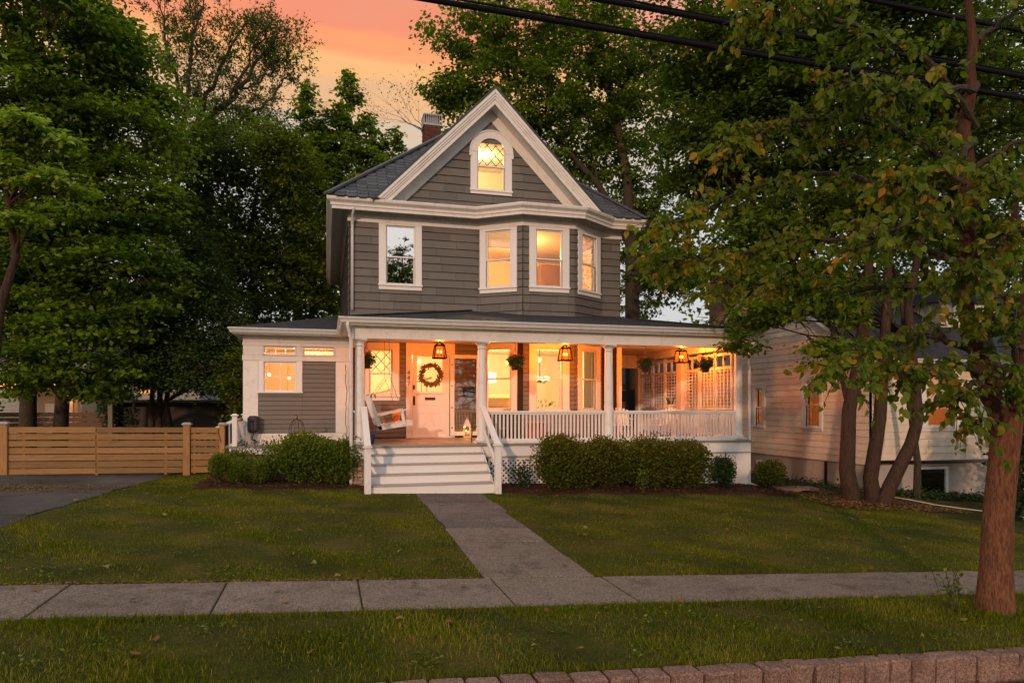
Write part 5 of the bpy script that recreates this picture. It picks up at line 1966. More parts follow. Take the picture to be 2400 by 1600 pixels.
d[:, 2] = np.abs(d[:, 2]) + .3
d /= np.linalg.norm(d, axis=1, keepdims=True)
leaf_mesh('leaves', np.array([5.4, 17.3, 1.3]) + d * g.uniform(.1, .55, (n, 1)), d, g.normal(size=(n, 3)), g.uniform(.08, .16, n), M['geranium'], ([(0, 0, 0), (.5, .08, 0), (1, 0, 0), (.5, -.08, 0)], [(0, 1, 2, 3)]), pl)
sh1 = MB().box(3.75, 4.6, 17.02, 17.03, 5.72, 6.2).box(3.75, 4.6, 17.01, 17.04, 5.70, 5.72).build('roller_shade', M['sheer'])
tag(sh1, 'cream roller shade in the first upstairs bay window', 'blind')
cu2 = MB()
for k in range(9):
    cu2.box(5.78 + k * .03, 5.81 + k * .03, 16.42 + .014 * (k % 2), 16.432 + .014 * (k % 2), 4.1, 6.1)
tag(cu2.build('bedroom_curtain', M['sheer']), 'sheer curtain at the edge of the middle upstairs window', 'curtain')
wd2 = MB().box(6.2, 7.35, 19.6, 20.3, 4.02, 5.9, .02).box(6.77, 6.78, 19.59, 19.6, 4.1, 5.85).build('reflection_block', M['interior_brown'])  # block added for the dark-brown reflection in the right-hand window
tag(wd2, 'brown block standing in for a reflection in the upstairs bay window', 'reflection_block')
bl2 = thing('bedside_lamp', (5.4, 18.9, 4.0), 'small glowing lamp low in the middle upstairs window', 'lamp')
MB().lathe(5.55, 18.9, [(.16, 4.72), (.10, 4.95)], 18, False).build('lamp_shade', M['shade'], bl2, True)
MB().lathe(5.55, 18.9, [(.09, 4.0), (.09, 4.5), (.03, 4.55), (.03, 4.72)], 12).build('stand', M['interior_brown'], bl2, True)
# string of warm bulbs in the wing
for k, (bx_, by_, bz_) in enumerate(((-1.38, 18.0, 2.42), (-.93, 18.4, 2.36), (-.20, 18.6, 2.96), (-.95, 18.2, 1.95))):
    b_ = MB().sphere((bx_, by_, bz_), .035, 10, 8).build('pendant_bulb', M['bulb'], None, True)
    MB().tube([(bx_, by_, bz_ + .03), (bx_, by_, 3.14)], .003, 4).build('cord', M['cable'], b_)
    tag(b_, ['glowing bulb at the edge of the wing window', 'glowing bulb in the upper part of the wing window', 'glowing bulb behind the wing transom panes', 'glowing bulb low in the wing window'][k], 'bulb', 'bulbs inside the wing')
pn = MB().box(-.78, .3, 19.0, 19.05, .82, 3.1).build('lit_panel_wall', M['interior'])
tag(pn, 'pale partition seen through the wing window', 'partition')
point_light('wing_light', (-.5, 18.7, 2.4), 14, (1, .62, .25), .05)

# ------------------------------------------------------------------ fence across the driveway
fence = thing('board_fence', (-4.5, 15.8, .2), 'cedar fence of horizontal boards closing off the driveway', 'fence')
YF = 15.8


def fence_bay(parent, x0, x1, z_top0, z_top1, n, hgt=.985, seed=0):
    rr = random.Random(seed)
    e = hgt / n
    for k in range(n):
        za = z_top0 - e * k
        zb = z_top1 - e * k
        j = [rr.uniform(-.004, .004) for _ in range(4)]
        y_ = YF + rr.uniform(-.003, .003)
        gap = .020 + rr.uniform(0, .010)
        vs = []
        for yy in (y_, y_ + .022):
            vs += [(x0, yy, za - e + gap + j[0]), (x1, yy, zb - e + gap + j[1]), (x1, yy, zb + j[2] * .4), (x0, yy, za + j[3] * .4)]
        MB().add(vs, [(0, 1, 2, 3), (7, 6, 5, 4), (0, 4, 5, 1), (1, 5, 6, 2), (2, 6, 7, 3), (3, 7, 4, 0)]).build('board', M['cedar'], parent)


def fence_post(parent, x, zb, zt_, w=.135):
    p = MB().box(x - w / 2, x + w / 2, YF - .045, YF - .045 + w, zb, zt_, .006).build('post', M['cedar_post'], parent)
    MB().box(x - w / 2 - .025, x + w / 2 + .025, YF - .07, YF - .02 + w, zt_ + .001, zt_ + .035, .008).box(x - w / 2 - .005, x + w / 2 + .005, YF - .05, YF - .04 + w, zt_ + .0355, zt_ + .055, .008).build('post_cap', M['flashing'], p)


fence_bay(fence, -6.14, -4.585, 1.222, 1.205, 7, .985, 1)
fence_bay(fence, -4.57, -2.94, 1.205, 1.185, 7, .985, 2)
fence_bay(fence, -8.4, -6.27, 1.25, 1.222, 7, .985, 3)
for x_ in (-6.21, -2.865):
    fence_post(fence, x_, -.1, 1.235 if x_ > -4 else 1.275)
for x_ in (-5.9, -4.6, -3.3):
    MB().box(x_, x_ + .05, YF + .023, YF + .07, .2, 1.19).build('brace', M['cedar_post'], fence)
gate = thing('garden_gate', (-2.5, 15.8, .15), 'narrow cedar garden gate between fence post and the wing landing', 'gate')
fence_bay(gate, -2.785, -2.225, 1.185, 1.178, 7, .985, 4)
fence_post(gate, -2.165, -.1, 1.23, .105)
MB().bar((-2.24, YF - .03, 1.15), (-2.18, YF - .04, .86), .02, .02).box(-2.222, -2.212, YF - .02, YF + .02, .2, 1.17).build('latch', M['black_metal'], gate)
for x_ in (-2.74, -2.30):
    MB().box(x_, x_ + .04, YF + .023, YF + .06, .2, 1.17).build('brace', M['cedar_post'], gate)

# drain pipe end and paver pad by the far corner
dp = MB().bar((10.3, 14.6, -.22), (9.75, 13.15, -.30), .09, .07).build('drain_pipe', M['pipe'])
tag(dp, 'white square drain pipe lying beside the far porch corner', 'drain pipe')
pad = tag(empty('paver_pad', (10.0, 12.9, -.35)), 'low pad of red pavers at the end of the drain pipe', 'paver pad')
pm = unit_box('paver', M['stone_pad'], .05)
for i in range(4):
    for j in range(2):
        piece('paver', pm, (9.78 + i * .23, 12.95 + j * .21, float(gz(9.8, 12.9)) + .05 + .012 * i % .03), (.22, .20, .07), pad, (0, .02, random.uniform(-.06, .06)))
ep = MB().tube([tuple(Vector((12.2 + .25 * k, 12.75 - .45 * k, float(gz(12.2 + .25 * k, 12.75 - .45 * k)) + .06 + .01 * math.sin(k * 2)))) for k in range(7)], .012, 6).build('edging_pipe', M['pipe'], None, True)
tag(ep, 'thin white pipe lying along the ground before the neighbouring house', 'pipe')

# ------------------------------------------------------------------ overhead cables
def cable(name, p, q, r_, label, wrap=True):
    p, q = Vector(p), Vector(q)
    t_ = thing(name, tuple((p + q) / 2), label, 'cable', 'overhead cables')
    n = 40
    pts = [p.lerp(q, k / n) - Z * (.05 * math.sin(math.pi * k / n)) for k in range(n + 1)]
    MB().tube(pts, r_, 10).build('main_cable', M['cable'], t_, True)
    MB().tube([a_ + Z * r_ * 1.55 + Vector((0, .01 * math.sin(k), 0)) for k, a_ in enumerate(pts)], r_ * .42, 6).build('support_wire', M['cable'], t_, True)
    return t_


a_, b_ = at(1082, 0, 6.2), at(2132, 178, 6.2)
d_ = (b_ - a_)
cable('overhead_cable', a_ - d_ * 2.2, b_ + d_ * 2.0, .026, 'lower thick black overhead cable crossing in front of the gable')
a_, b_ = at(1420, -10, 6.2), at(2230, 140, 6.2)
d_ = (b_ - a_)
cable('overhead_cable', a_ - d_ * 2.8, b_ + d_ * 2.5, .026, 'middle thick black overhead cable above the gable side cable')
a_, b_ = at(2060, -5, 6.2), at(2280, 40, 6.2)
d_ = (b_ - a_)
cable('overhead_cable', a_ - d_ * 9, b_ + d_ * 9, .022, 'topmost black overhead cable near the upper corner by street tree')

# ------------------------------------------------------------------ neighbouring house with cream siding
nb = thing('neighbour_house', (15, 14, -.5), 'cream sided neighbouring house with grey foundation behind the multi stemmed tree', 'house')
NX, NYF = 13.0, 14.0
UYb = Vector((0, -1, 0))      # along the side wall towards the street
ON = Vector((NX, 0, 0))
NL = Vector((-1, 0, 0))
rn = random.Random(5)
# side wall: u runs towards the street, u = -y
W1 = ((-18.78, -18.17, .93, 2.33), (-18.66, -18.28, 1.03, 2.17), 1.60)
W2 = ((-16.49, -15.65, .955, 2.47), (-16.33, -15.77, 1.06, 2.31), 1.665)
ntop = lambda u: 3.05 + .62 * max(0, min((-u) - 14.0, 22.5 - (-u)))
nw = wall('side_wall', ON, UYb, NL, -22.5, -NYF, .16, ntop, [W1[1], W2[1]], M['neighbor'], nb, .12, extra=(-18.25,))
siding('siding_board', ON, UYb, NL, -22.4, -NYF - .03, .16, lambda u: ntop(u) - .05, [cas_hole(W1), cas_hole(W2)], .175, M['neighbor'], nw, 3.0, 5.0, rn, .020)
window(ON, UYb, NL, *W1, nb, glass_m=M['glass_dark'])
window(ON, UYb, NL, *W2, nb, glass_m=M['glass_dark'])
MB().box(NX + .16, NX + .17, 15.80, 16.30, 1.9, 2.33).build('window_blind', M['white_cloth'], nb)
MB().add([(NX + .05, 15.4, .5), (NX + 2.5, 15.4, .5), (NX + 2.5, 19.2, .5), (NX + .05, 19.2, .5), (NX + .05, 15.4, 2.7), (NX + 2.5, 15.4, 2.7), (NX + 2.5, 19.2, 2.7), (NX + .05, 19.2, 2.7)],
         [(4, 5, 6, 7), (1, 2, 6, 5), (2, 3, 7, 6), (0, 1, 5, 4), (0, 1, 2, 3)]).build('room', M['interior_amber'], nb)
point_light('neighbour_room_light', (NX + 1.4, 16.2, 2.4), 34, (1, .42, .08), .1)
fo = MB().box(NX + .04, NX + 9, NYF + .04, 22.4, -1.6, .158)
fo.build('foundation', M['foundation'], nb)
MB().box(NX + .0, NX + .039, 18.0, 18.66, -.5, -.04).build('basement_window', M['trim'], nb)
MB().box(NX - .006, NX + .001, 18.10, 18.56, -.42, -.10).build('basement_pane', M['black_metal'], nb)
MB().box(NX + .015, NX + .039, 15.55, 15.63, -.7, .15).build('conduit', M['black_metal'], nb)
# front wall
OF = Vector((0, NYF, 0))
W3 = ((14.55, 15.75, 1.0, 2.75), (14.75, 15.55, 1.12, 2.55), 1.85)
nf = wall('front_wall', OF, UX, NF, NX, 21.0, .28, lambda u: 2.85, [W3[1]], M['neighbor'], nb, .12)
siding('siding_board', OF, UX, NF, NX + .05, 20.9, .28, lambda u: 2.83, [cas_hole(W3)], .175, M['neighbor'], nf, 3.5, 5.0, rn, .020)
window(OF, UX, NF, *W3, nb, glass_m=M['glass_dark'])
MB().add([(14.0, NYF + .13, .4), (17, NYF + .13, .4), (17, 15.3, .4), (14, 15.3, .4), (14.0, NYF + .13, 2.8), (17, NYF + .13, 2.8), (17, 15.3, 2.8), (14, 15.3, 2.8)],
         [(4, 5, 6, 7), (1, 2, 6, 5), (2, 3, 7, 6), (3, 0, 4, 7), (0, 1, 2, 3)]).build('room', M['interior_amber'], nb)
point_light('neighbour_front_light', (15.3, 14.9, 2.3), 20, (1, .40, .08), .08)
# shallow boxed base on the front
bx = MB().box(14.1, 16.62, NYF - .30, NYF - .024, .28, .81, .004)
bo = bx.build('front_box', M['neighbor'], nb)
for z_ in (.29, .465, .64):
    MB().add([(14.1, NYF - .302, z_), (16.62, NYF - .302, z_), (16.62, NYF - .306, z_ + .17), (14.1, NYF - .306, z_ + .17), (14.1, NYF - .325, z_), (16.62, NYF - .325, z_)], [(4, 5, 2, 3), (0, 1, 5, 4), (0, 4, 3), (1, 2, 5)]).build('siding_board', M['neighbor'], bo)
for x_ in (14.47, 15.65):
    MB().box(x_ - .02, x_ + .02, NYF - .335, NYF - .30, .285, .81).build('batten', M['neighbor'], bo)
bwf = MB((Vector((0, NYF + .04, 0)), UX, Z, NF)).box(14.40, 15.43, .03, .09, 0, .05).box(14.40, 14.50, -.70, .03, 0, .05).box(15.34, 15.43, -.70, .03, 0, .05).box(14.40, 15.43, -.74, -.70, 0, .07).build('basement_window', M['trim'], nb)
MB((Vector((0, NYF + .04, 0)), UX, Z, NF)).box(14.50, 15.34, -.70, .03, .002, .008).build('basement_pane', glass('basement_glass', .06, (.02, .02, .02)), bwf)
MB().tube([(NX + .12, NYF - .06, 2.6), (NX + .12, NYF - .06, .3), (NX + .02, NYF - .25, .12)], .04, 8).build('downspout', M['gutter'], nb, True)
# roof: ridge along x, front slope over the front wall
RYf, RYm, RYk = NYF - .4, 18.25, 22.9
zr = 2.80 + .62 * (RYm - RYf)
rf = MB().add([(NX - .25, RYf, 2.80), (22, RYf, 2.80), (22, RYm, zr), (NX - .25, RYm, zr), (NX - .25, RYk, 2.80), (22, RYk, 2.80),
               (NX - .25, RYf, 2.72), (22, RYf, 2.72), (NX - .25, RYm, zr - .08), (NX - .25, RYk, 2.72), (22, RYm, zr - .08), (22, RYk, 2.72)],
              [(0, 1, 2, 3), (3, 2, 5, 4), (0, 3, 8, 6), (3, 4, 9, 8), (6, 7, 1, 0), (6, 8, 10, 7), (8, 9, 11, 10)]).build('roof', M['shingle_roof'], nb)
mb = MB()
mb.bar((NX - .22, RYf, 2.70), (NX - .22, RYm, zr - .10), .04, .16).bar((NX - .22, RYk, 2.70), (NX - .22, RYm, zr - .10), .04, .16)
mb.build('rake_board', M['trim'], nb)
MB().sweep([(NX - .2, RYf + .02), (22, RYf + .02)], [(o_, 2.80 + z_) for o_, z_ in GUT]).build('gutter', M['gutter'], nb)
MB().box(NX - .2, 21, RYf + .03, NYF - .03, 2.66, 2.69).build('soffit', M['trim'], nb)
dm = MB().box(16.6, 18.6, 15.3, 18.2, 3.2, 4.6).build('dormer', M['neighbor'], nb)
MB().add([(16.4, 15.1, 4.55), (18.8, 15.1, 4.55), (17.6, 15.1, 5.4), (16.4, 18.6, 4.55), (18.8, 18.6, 4.55), (17.6, 18.6, 5.4)], [(0, 1, 2), (0, 2, 5, 3), (1, 4, 5, 2), (0, 3, 4, 1)]).build('dormer_roof', M['shingle_roof'], nb)
window(Vector((0, 15.3, 0)), UX, NF, (17.0, 18.2, 3.35, 4.5), (17.15, 18.05, 3.47, 4.38), 3.9, nb, glass_m=M['glass_mirror'])
MB().box(12.9, 13.9, 20.4, 21.2, 4.0, 6.2).build('chimney', paint('pink_render', (.50, .30, .22), .9, .1), nb)

# ------------------------------------------------------------------ houses farther back
h2 = thing('garage_house', (15, 32, 0), 'white house with grey roof glimpsed through the porch opening', 'house')
MB().box(13.4, 20.0, 32, 40, -1.0, 2.7).build('wall', M['far_white'], h2)
MB().add([(13.0, 31.5, 2.7), (20.5, 31.5, 2.7), (20.5, 40.5, 2.7), (13.0, 40.5, 2.7), (14.6, 34.5, 4.3), (19.0, 34.5, 4.3), (19, 37.5, 4.3), (14.6, 37.5, 4.3)],
         [(0, 1, 5, 4), (1, 2, 6, 5), (2, 3, 7, 6), (3, 0, 4, 7), (4, 5, 6, 7), (0, 3, 2, 1)]).build('roof', M['shingle_roof'], h2)
wf = MB().box(14.30, 15.30, 31.95, 32.0, 1.78, 2.45).build('window', M['trim'], h2)
MB().box(14.36, 14.74, 31.94, 31.949, 1.83, 2.41).build('pane', M['black_metal'], wf)
MB().box(14.82, 15.24, 31.94, 31.949, 1.83, 2.41).build('pane', M['black_metal'], wf)
dr = MB()
dr.box(13.0, 17.0, 29.9, 30.0, 1.72, 1.80)
for k in range(24):
    dr.box(13.05 + k * .16, 13.11 + k * .16, 29.92, 29.98, .6, 1.72)
dr.box(13.0, 17.0, 29.9, 31.9, .45, .6)
tag(dr.build('back_deck', M['crate']), 'dark red deck railing behind the porch opening', 'deck')

h3 = thing('far_house', (-13, 33, 0), 'pale blue sided house with orange lit porch behind the back fence', 'house')
rf_ = random.Random(3)
w_ = MB().box(-16.5, -9.6, 33, 40, -.5, 6).build('wall', M['blue_siding'], h3)
for k in range(26):
    MB().add([(-16.5, 32.995, .1 + k * .17), (-9.6, 32.995, .1 + k * .17), (-9.6, 32.99, .27 + k * .17), (-16.5, 32.99, .27 + k * .17), (-16.5, 32.97, .1 + k * .17), (-9.6, 32.97, .1 + k * .17)], [(4, 5, 2, 3), (0, 1, 5, 4)]).build('siding_board', M['blue_siding'], w_)
MB().box(-14.6, -13.6, 32.93, 32.985, 1.3, 2.6).build('window', M['trim'], h3)
MB().box(-14.5, -13.7, 32.92, 32.93, 1.4, 2.5).build('window_pane', M['black_metal'], h3)
MB().add([(-17, 32.5, 6), (-9, 32.5, 6), (-9, 40.5, 6), (-17, 40.5, 6), (-13, 36.5, 8.6)], [(0, 1, 4), (1, 2, 4), (2, 3, 4), (3, 0, 4)]).build('roof', M['shingle_roof'], h3)
pq = MB().box(-12.9, -9.7, 30.6, 32.9, 2.35, 2.65).box(-12.85, -12.65, 30.65, 30.85, .2, 2.35).box(-9.9, -9.7, 30.65, 30.85, .2, 2.35)
pq.build('lit_porch_frame', paint('amber_porch_paint', (.72, .50, .32), .6, .05), h3)
MB().box(-9.95, -9.5, 31.0, 32.9, .2, 2.6).build('porch_end_wall', M['interior_amber'], h3)
point_light('far_porch_light', (-11.4, 30.0, 2.0), 70, (1.0, .36, .08), .1)
point_light('far_side_light', (-10.4, 29.9, 2.2), 22, (1.0, .36, .08), .1)

h4 = thing('white_cottage', (-7.6, 36, 0), 'small white sided house behind the left garden trees', 'house')
w_ = MB().box(-9.0, -5.6, 34, 40, -.5, 3.3).build('wall', M['far_white'], h4)
for k in range(19):
    MB().add([(-9.0, 33.995, .1 + k * .17), (-5.6, 33.995, .1 + k * .17), (-5.6, 33.99, .27 + k * .17), (-9.0, 33.99, .27 + k * .17), (-9.0, 33.97, .1 + k * .17), (-5.6, 33.97, .1 + k * .17)], [(4, 5, 2, 3), (0, 1, 5, 4)]).build('siding_board', M['far_white'], w_)
MB().add([(-9.4, 33.6, 3.3), (-5.2, 33.6, 3.3), (-5.2, 40.4, 3.3), (-9.4, 40.4, 3.3), (-7.3, 33.6, 5.2), (-7.3, 40.4, 5.2)], [(0, 1, 4), (1, 2, 5, 4), (2, 3, 5), (3, 0, 4, 5)]).build('roof', M['shingle_roof'], h4)
wl_ = MB().box(-8.05, -7.55, 33.90, 33.96, 2.2, 2.75).build('lit_window', emit('lit_far_window', (1, .42, .10), 1.0), h4)
shd = thing('garden_shed', (-4.5, 27, 0), 'dark low garden shed with pale posts behind the fence', 'shed')
MB().box(-7.2, -2.6, 27.2, 30, -.2, 1.75).build('wall', M['shed'], shd)
MB().box(-7.5, -2.3, 26.6, 30.3, 1.76, 1.86).build('roof', M['shed'], shd)
for x_ in (-7.3, -2.6):
    MB().box(x_ - .07, x_ + .07, 26.7, 26.84, -.2, 1.76).build('post', M['grey_lattice'], shd)
bf = thing('back_fence', (-10, 29, 0), 'dark brown slatted fence far behind the driveway', 'fence')
for k in range(7):
    MB().box(-15, -6.6, 28.6, 28.63, .1 + k * .19, .265 + k * .19).build('board', M['old_fence'], bf)
for k in range(5):
    MB().box(-14.6 + k * 1.95, -14.48 + k * 1.95, 28.64, 28.76, 0, 1.48).build('post', M['old_fence'], bf)

# ------------------------------------------------------------------ trees and shrubs


def lobe(px, py, Y, rx, ry, dr=.8):
    c = at(px, py, Y)
    k = depth(c.x, c.y) / 1600
    return (c.x, c.y, c.z, rx * k, rx * k * dr, ry * k)


def limb_tube(mb, p, q, r0, r1, g, n=5, sides=6, bow=.12, up=.1):
    p, q = np.array(p), np.array(q)
    L = np.linalg.norm(q - p)
    off = g.normal(0, 1, 3) * bow * L * .5
    off[2] = abs(off[2]) * .3 + up * L
    pts = []
    for k in range(n + 1):
        t_ = k / n
        pts.append(p + (q - p) * t_ + off * (4 * t_ * (1 - t_)) * .6 + g.normal(0, .012 * L, 3) * (0 < k < n))
    mb.tube(pts, [r0 + (r1 - r0) * k / n for k in range(n + 1)], sides, False)
    return pts


def tree(name, label, base, stems, lobes, tips, per, size, leaf_m, bark_m, seed, tip_r=.45, flat=.4, shape=KITE, group='garden trees', limbs=22, shell=.72, tilt=.55):
    """Tapered stems with limbs and a crown of single leaves gathered in sprays.
    stems: list of (points, r0, r1). lobes: ellipsoids that the sprays fill."""
    g = np.random.default_rng(seed)
    t_ = thing(name, base, label, 'tree', group)
    lob = np.array(lobes)
    vol = (lob[:, 3] * lob[:, 4] * lob[:, 5]) ** (2 / 3)
    idx = g.choice(len(lob), tips, p=vol / vol.sum())
    d = g.normal(size=(tips, 3))
    d /= np.linalg.norm(d, axis=1, keepdims=True)
    rr = np.where(g.random(tips) < shell, 1 - .30 * g.random(tips) ** 1.5, g.random(tips) ** .5 * .8)
    wob = 1 + .13 * np.sin(d[:, 0] * 5 + idx) + .12 * np.sin(d[:, 2] * 6 + d[:, 1] * 4 + idx * 2) + g.normal(0, .05, tips)
    T = lob[idx, :3] + d * lob[idx, 3:] * (rr * wob)[:, None]
    T[:, 2] = np.maximum(T[:, 2], .6)
    # wood
    tr = MB()
    spine = []
    for pts, r0, r1 in stems:
        m = len(pts)
        tr.tube(pts, [r0 + (r1 - r0) * (k / (m - 1)) ** .8 for k in range(m)], 10, False)
        for k in range(m):
            spine.append((np.array(pts[k]), r0 + (r1 - r0) * k / (m - 1)))
    SPp = np.array([s[0] for s in spine])
    SPr = np.array([s[1] for s in spine])
    trunk = tr.build('trunk', bark_m, t_, True)
    br = MB()
    nodes, nrad = [], []
    order = g.permutation(tips)
    for i in order[:limbs]:
        q = T[i]
        dist = np.linalg.norm(SPp - q, axis=1) + np.maximum(0, SPp[:, 2] - q[2] + .3) * 2.5
        j = int(np.argmin(dist + g.uniform(0, .6, len(dist))))
        r_ = max(.02, min(SPr[j] * .55, .035 * np.linalg.norm(q - SPp[j]) * .6 + .02))
        pts = limb_tube(br, SPp[j], q, r_, .008, g, 6, 6)
        for k, p in enumerate(pts[2:]):
            nodes.append(p)
            nrad.append(r_ * (1 - (k + 2) / 7) + .006)
    nodes = np.array(nodes)
    for i in order[limbs:]:
        dd = np.linalg.norm(nodes - T[i], axis=1)
        j = int(np.argmin(dd))
        if dd[j] > .15:
            limb_tube(br, nodes[j], T[i], min(.016, nrad[j]), .004, g, 2, 3, .2, .06)
    br.build('branches', bark_m, t_)
    # leaves
    n = tips * per
    C = np.repeat(T, per, axis=0)
    sz = tip_r * np.repeat(g.uniform(.55, 1.25, tips), per)
    off = g.normal(0, 1, (n, 3)) * sz[:, None] * .55
    off[:, 2] *= flat
    P = C + off
    out = np.repeat(d, per, axis=0)
    az = g.uniform(0, 2 * np.pi, n)
    D = np.stack([np.cos(az), np.sin(az), g.normal(-.35, .35, n)], 1) + out * .5
    N = np.stack([g.normal(0, tilt, n), g.normal(0, tilt, n) - .12, np.ones(n)], 1) + out * .35
    rnd = np.clip(np.repeat(g.uniform(0, .72, tips), per) + g.uniform(-.05, .33, n), 0, .97)
    leaf_mesh('crown', P, D, N, g.uniform(size * .7, size * 1.25, n), leaf_m, shape, t_, rnd)
    return t_


def trunk_path(x, y, h, lean=(0, 0), g=None, wob=.12, n=7):
    g = g or np.random.default_rng(int(abs(x * 97 + y * 13)))
    z0 = float(gz(x, y)) - .15
    return [(x + lean[0] * k / n + (g.normal(0, wob) if k > 0 else 0), y + lean[1] * k / n + (g.normal(0, wob) if k > 0 else 0), z0 + h * k / n) for k in range(n + 1)]


G1 = 'maples and other trees around the gardens'
L = lobe
# left maples behind the fence
tree('maple_tree', 'large fresh green maple filling the upper corner above the driveway', (-8.4, 23, .2),
     [(trunk_path(-8.45, 23, 14, (.4, -1)), .24, .06)],
     [L(90, 30, 21, 210, 140), L(270, 130, 22, 90, 90), L(60, 250, 21, 170, 130), L(230, 270, 22, 160, 100), L(370, 250, 22, 70, 60), L(360, 350, 21.5, 60, 60), L(100, 480, 21, 190, 110)],
     680, 72, .16, M['maple'], M['bark_dark'], 101, .56, .32, KITE, G1, 30)
tree('maple_tree', 'green maple with low drooping sprays over the cedar fence', (-7.9, 23.8, .2),
     [(trunk_path(-7.9, 23.8, 12, (.8, -1)), .22, .06)],
     [L(290, 480, 21, 130, 100), L(330, 640, 20.5, 110, 110), L(150, 620, 21, 190, 110), L(200, 760, 20.5, 120, 80), L(270, 860, 20, 60, 40), L(60, 740, 21, 110, 90), L(100, 850, 20, 100, 45), L(230, 900, 20.5, 60, 35), L(40, 900, 21, 50, 30)],
     560, 72, .16, M['maple'], M['bark_dark'], 102, .52, .30, KITE, G1, 26)
# dogwood with pale layered sprays at the edge
_b = at(-30, 1010, 17.0)
tree('dogwood_tree', 'pale green dogwood with flat layered sprays, leaning trunk at the picture edge', (_b.x, 17.0, .2),
     [([tuple(_b), tuple(at(-20, 880, 17)), tuple(at(0, 720, 17)), tuple(at(38, 600, 17)), tuple(at(20, 480, 17)), tuple(at(10, 330, 17))], .16, .03)],
     [L(45, 300, 16.5, 100, 18), L(140, 330, 16.5, 40, 14), L(20, 335, 16.5, 60, 8), L(35, 395, 16.5, 80, 14), L(110, 425, 16.5, 75, 16), L(175, 450, 16.5, 30, 8), L(40, 515, 16.5, 55, 8), L(90, 520, 16.5, 20, 6)],
     200, 42, .13, M['dogwood'], M['bark'], 103, .26, .26, KITE, G1, 18, .5, .3)
# dark olive tree behind
tree('olive_crowned_tree', 'dark tree with olive green top between maple and the pointed maple', (-2.6, 28, 0),
     [(trunk_path(-3.0, 28, 10, (.5, 0)), .25, .06), (trunk_path(-1.6, 29, 10, (.9, 0)), .18, .05)],
     [L(560, 360, 27, 150, 80), L(660, 400, 27, 90, 80), L(440, 400, 27, 110, 90), L(470, 520, 27, 110, 90), L(580, 540, 28, 150, 110), L(690, 580, 28, 110, 120), L(620, 690, 28, 160, 110), L(480, 640, 27, 110, 90)],
     760, 62, .165, M['maple_olive'], M['bark_dark'], 104, .66, .42, KITE, G1, 34)
# pointed maple against the sunset
tree('maple_tree', 'dark green maple with pointed tops rising against the sunset beside the roof', (1.4, 31, 0),
     [(trunk_path(.9, 31, 13, (.2, 0)), .22, .04), (trunk_path(-1.2, 31.5, 12, (0, 0)), .16, .04)],
     [L(812, 188, 31, 10, 26), L(822, 225, 31, 22, 24), L(720, 205, 31, 8, 18), L(722, 245, 31, 22, 26), L(810, 280, 31, 44, 36), L(760, 300, 31, 40, 36), L(700, 300, 31, 22, 26), L(868, 290, 31, 18, 24), L(880, 340, 31, 30, 30), L(925, 330, 31, 14, 30), L(930, 370, 31, 30, 24), L(800, 350, 31, 75, 50), L(730, 370, 31, 70, 55), L(840, 420, 31, 100, 60), L(720, 450, 31, 100, 80), L(800, 540, 31, 150, 90), L(740, 660, 31, 120, 90), L(600, 335, 31, 36, 18), L(965, 395, 31, 30, 22), L(900, 440, 30.5, 70, 50)],
     900, 46, .20, M['maple'], M['bark_dark'], 105, .34, .5, KITE, G1, 44)
# evergreen behind the fence with red lit stems
tree('evergreen_tree', 'dense dark evergreen with three slender reddish trunks behind the fence', (-4.7, 22, 0),
     [(trunk_path(-4.98, 22, 5, (.1, 0), wob=.05), .10, .03), (trunk_path(-4.77, 22, 8, (.3, 0), wob=.06), .10, .03), (trunk_path(-4.58, 22, 6, (.4, 0), wob=.05), .09, .03)],
     [L(445, 580, 22, 50, 60), L(460, 670, 22, 85, 70), L(480, 760, 22, 110, 75), L(470, 835, 22, 140, 55), L(390, 860, 21.5, 90, 45), L(535, 875, 22, 70, 50), L(440, 893, 21.5, 130, 22), L(350, 800, 22, 70, 80), L(550, 830, 22.5, 50, 80)],
     800, 75, .085, M['hemlock'], M['bark'], 106, .42, .6, KITE, G1, 30)
tree('garden_tree', 'small yellow green tree between evergreen and the wing corner', (-2.4, 20.5, 0),
     [(trunk_path(-2.4, 20.5, 3, (0, 0), wob=.04), .05, .02)],
     [L(560, 930, 19.5, 28, 50), L(545, 880, 20, 22, 40), L(572, 860, 20, 14, 50)],
     60, 55, .10, M['maple_olive'], M['bark'], 107, .3, .5, KITE, G1, 8)
# the great maple behind the house
tree('maple_tree', 'huge dark maple towering behind the gable and roof', (11.3, 25, -.2),
     [([tuple(at(1490, 1000, 25)), tuple(at(1483, 800, 25)), tuple(at(1480, 600, 25)), tuple(at(1470, 420, 25)), tuple(at(1440, 250, 25)), tuple(at(1400, 60, 25))], .40, .08),
      ([tuple(at(1483, 700, 25)), tuple(at(1510, 560, 25.5)), tuple(at(1560, 420, 26)), tuple(at(1580, 250, 26))], .20, .05),
      ([tuple(at(1478, 560, 25)), tuple(at(1400, 430, 25)), tuple(at(1280, 300, 25.5)), tuple(at(1180, 160, 25.5))], .18, .05)],
     [L(1130, 60, 25, 110, 90), L(1050, 200, 26, 50, 60), L(1120, 220, 26, 100, 80), L(1060, 330, 26, 40, 50), L(1290, 60, 25, 170, 130), L(1230, 220, 25, 150, 90), L(1400, 150, 25, 150, 140), L(1330, 320, 26, 140, 90), L(1440, 380, 26, 90, 100), L(1540, 250, 25, 120, 150), L(1530, 480, 26, 90, 90), L(1480, 560, 27, 70, 70), L(1560, 620, 27, 80, 90), L(1180, 330, 26.5, 90, 70), L(1500, 690, 27, 60, 50)],
     1000, 64, .17, M['maple'], M['bark_dark'], 108, .54, .42, KITE, G1, 60)
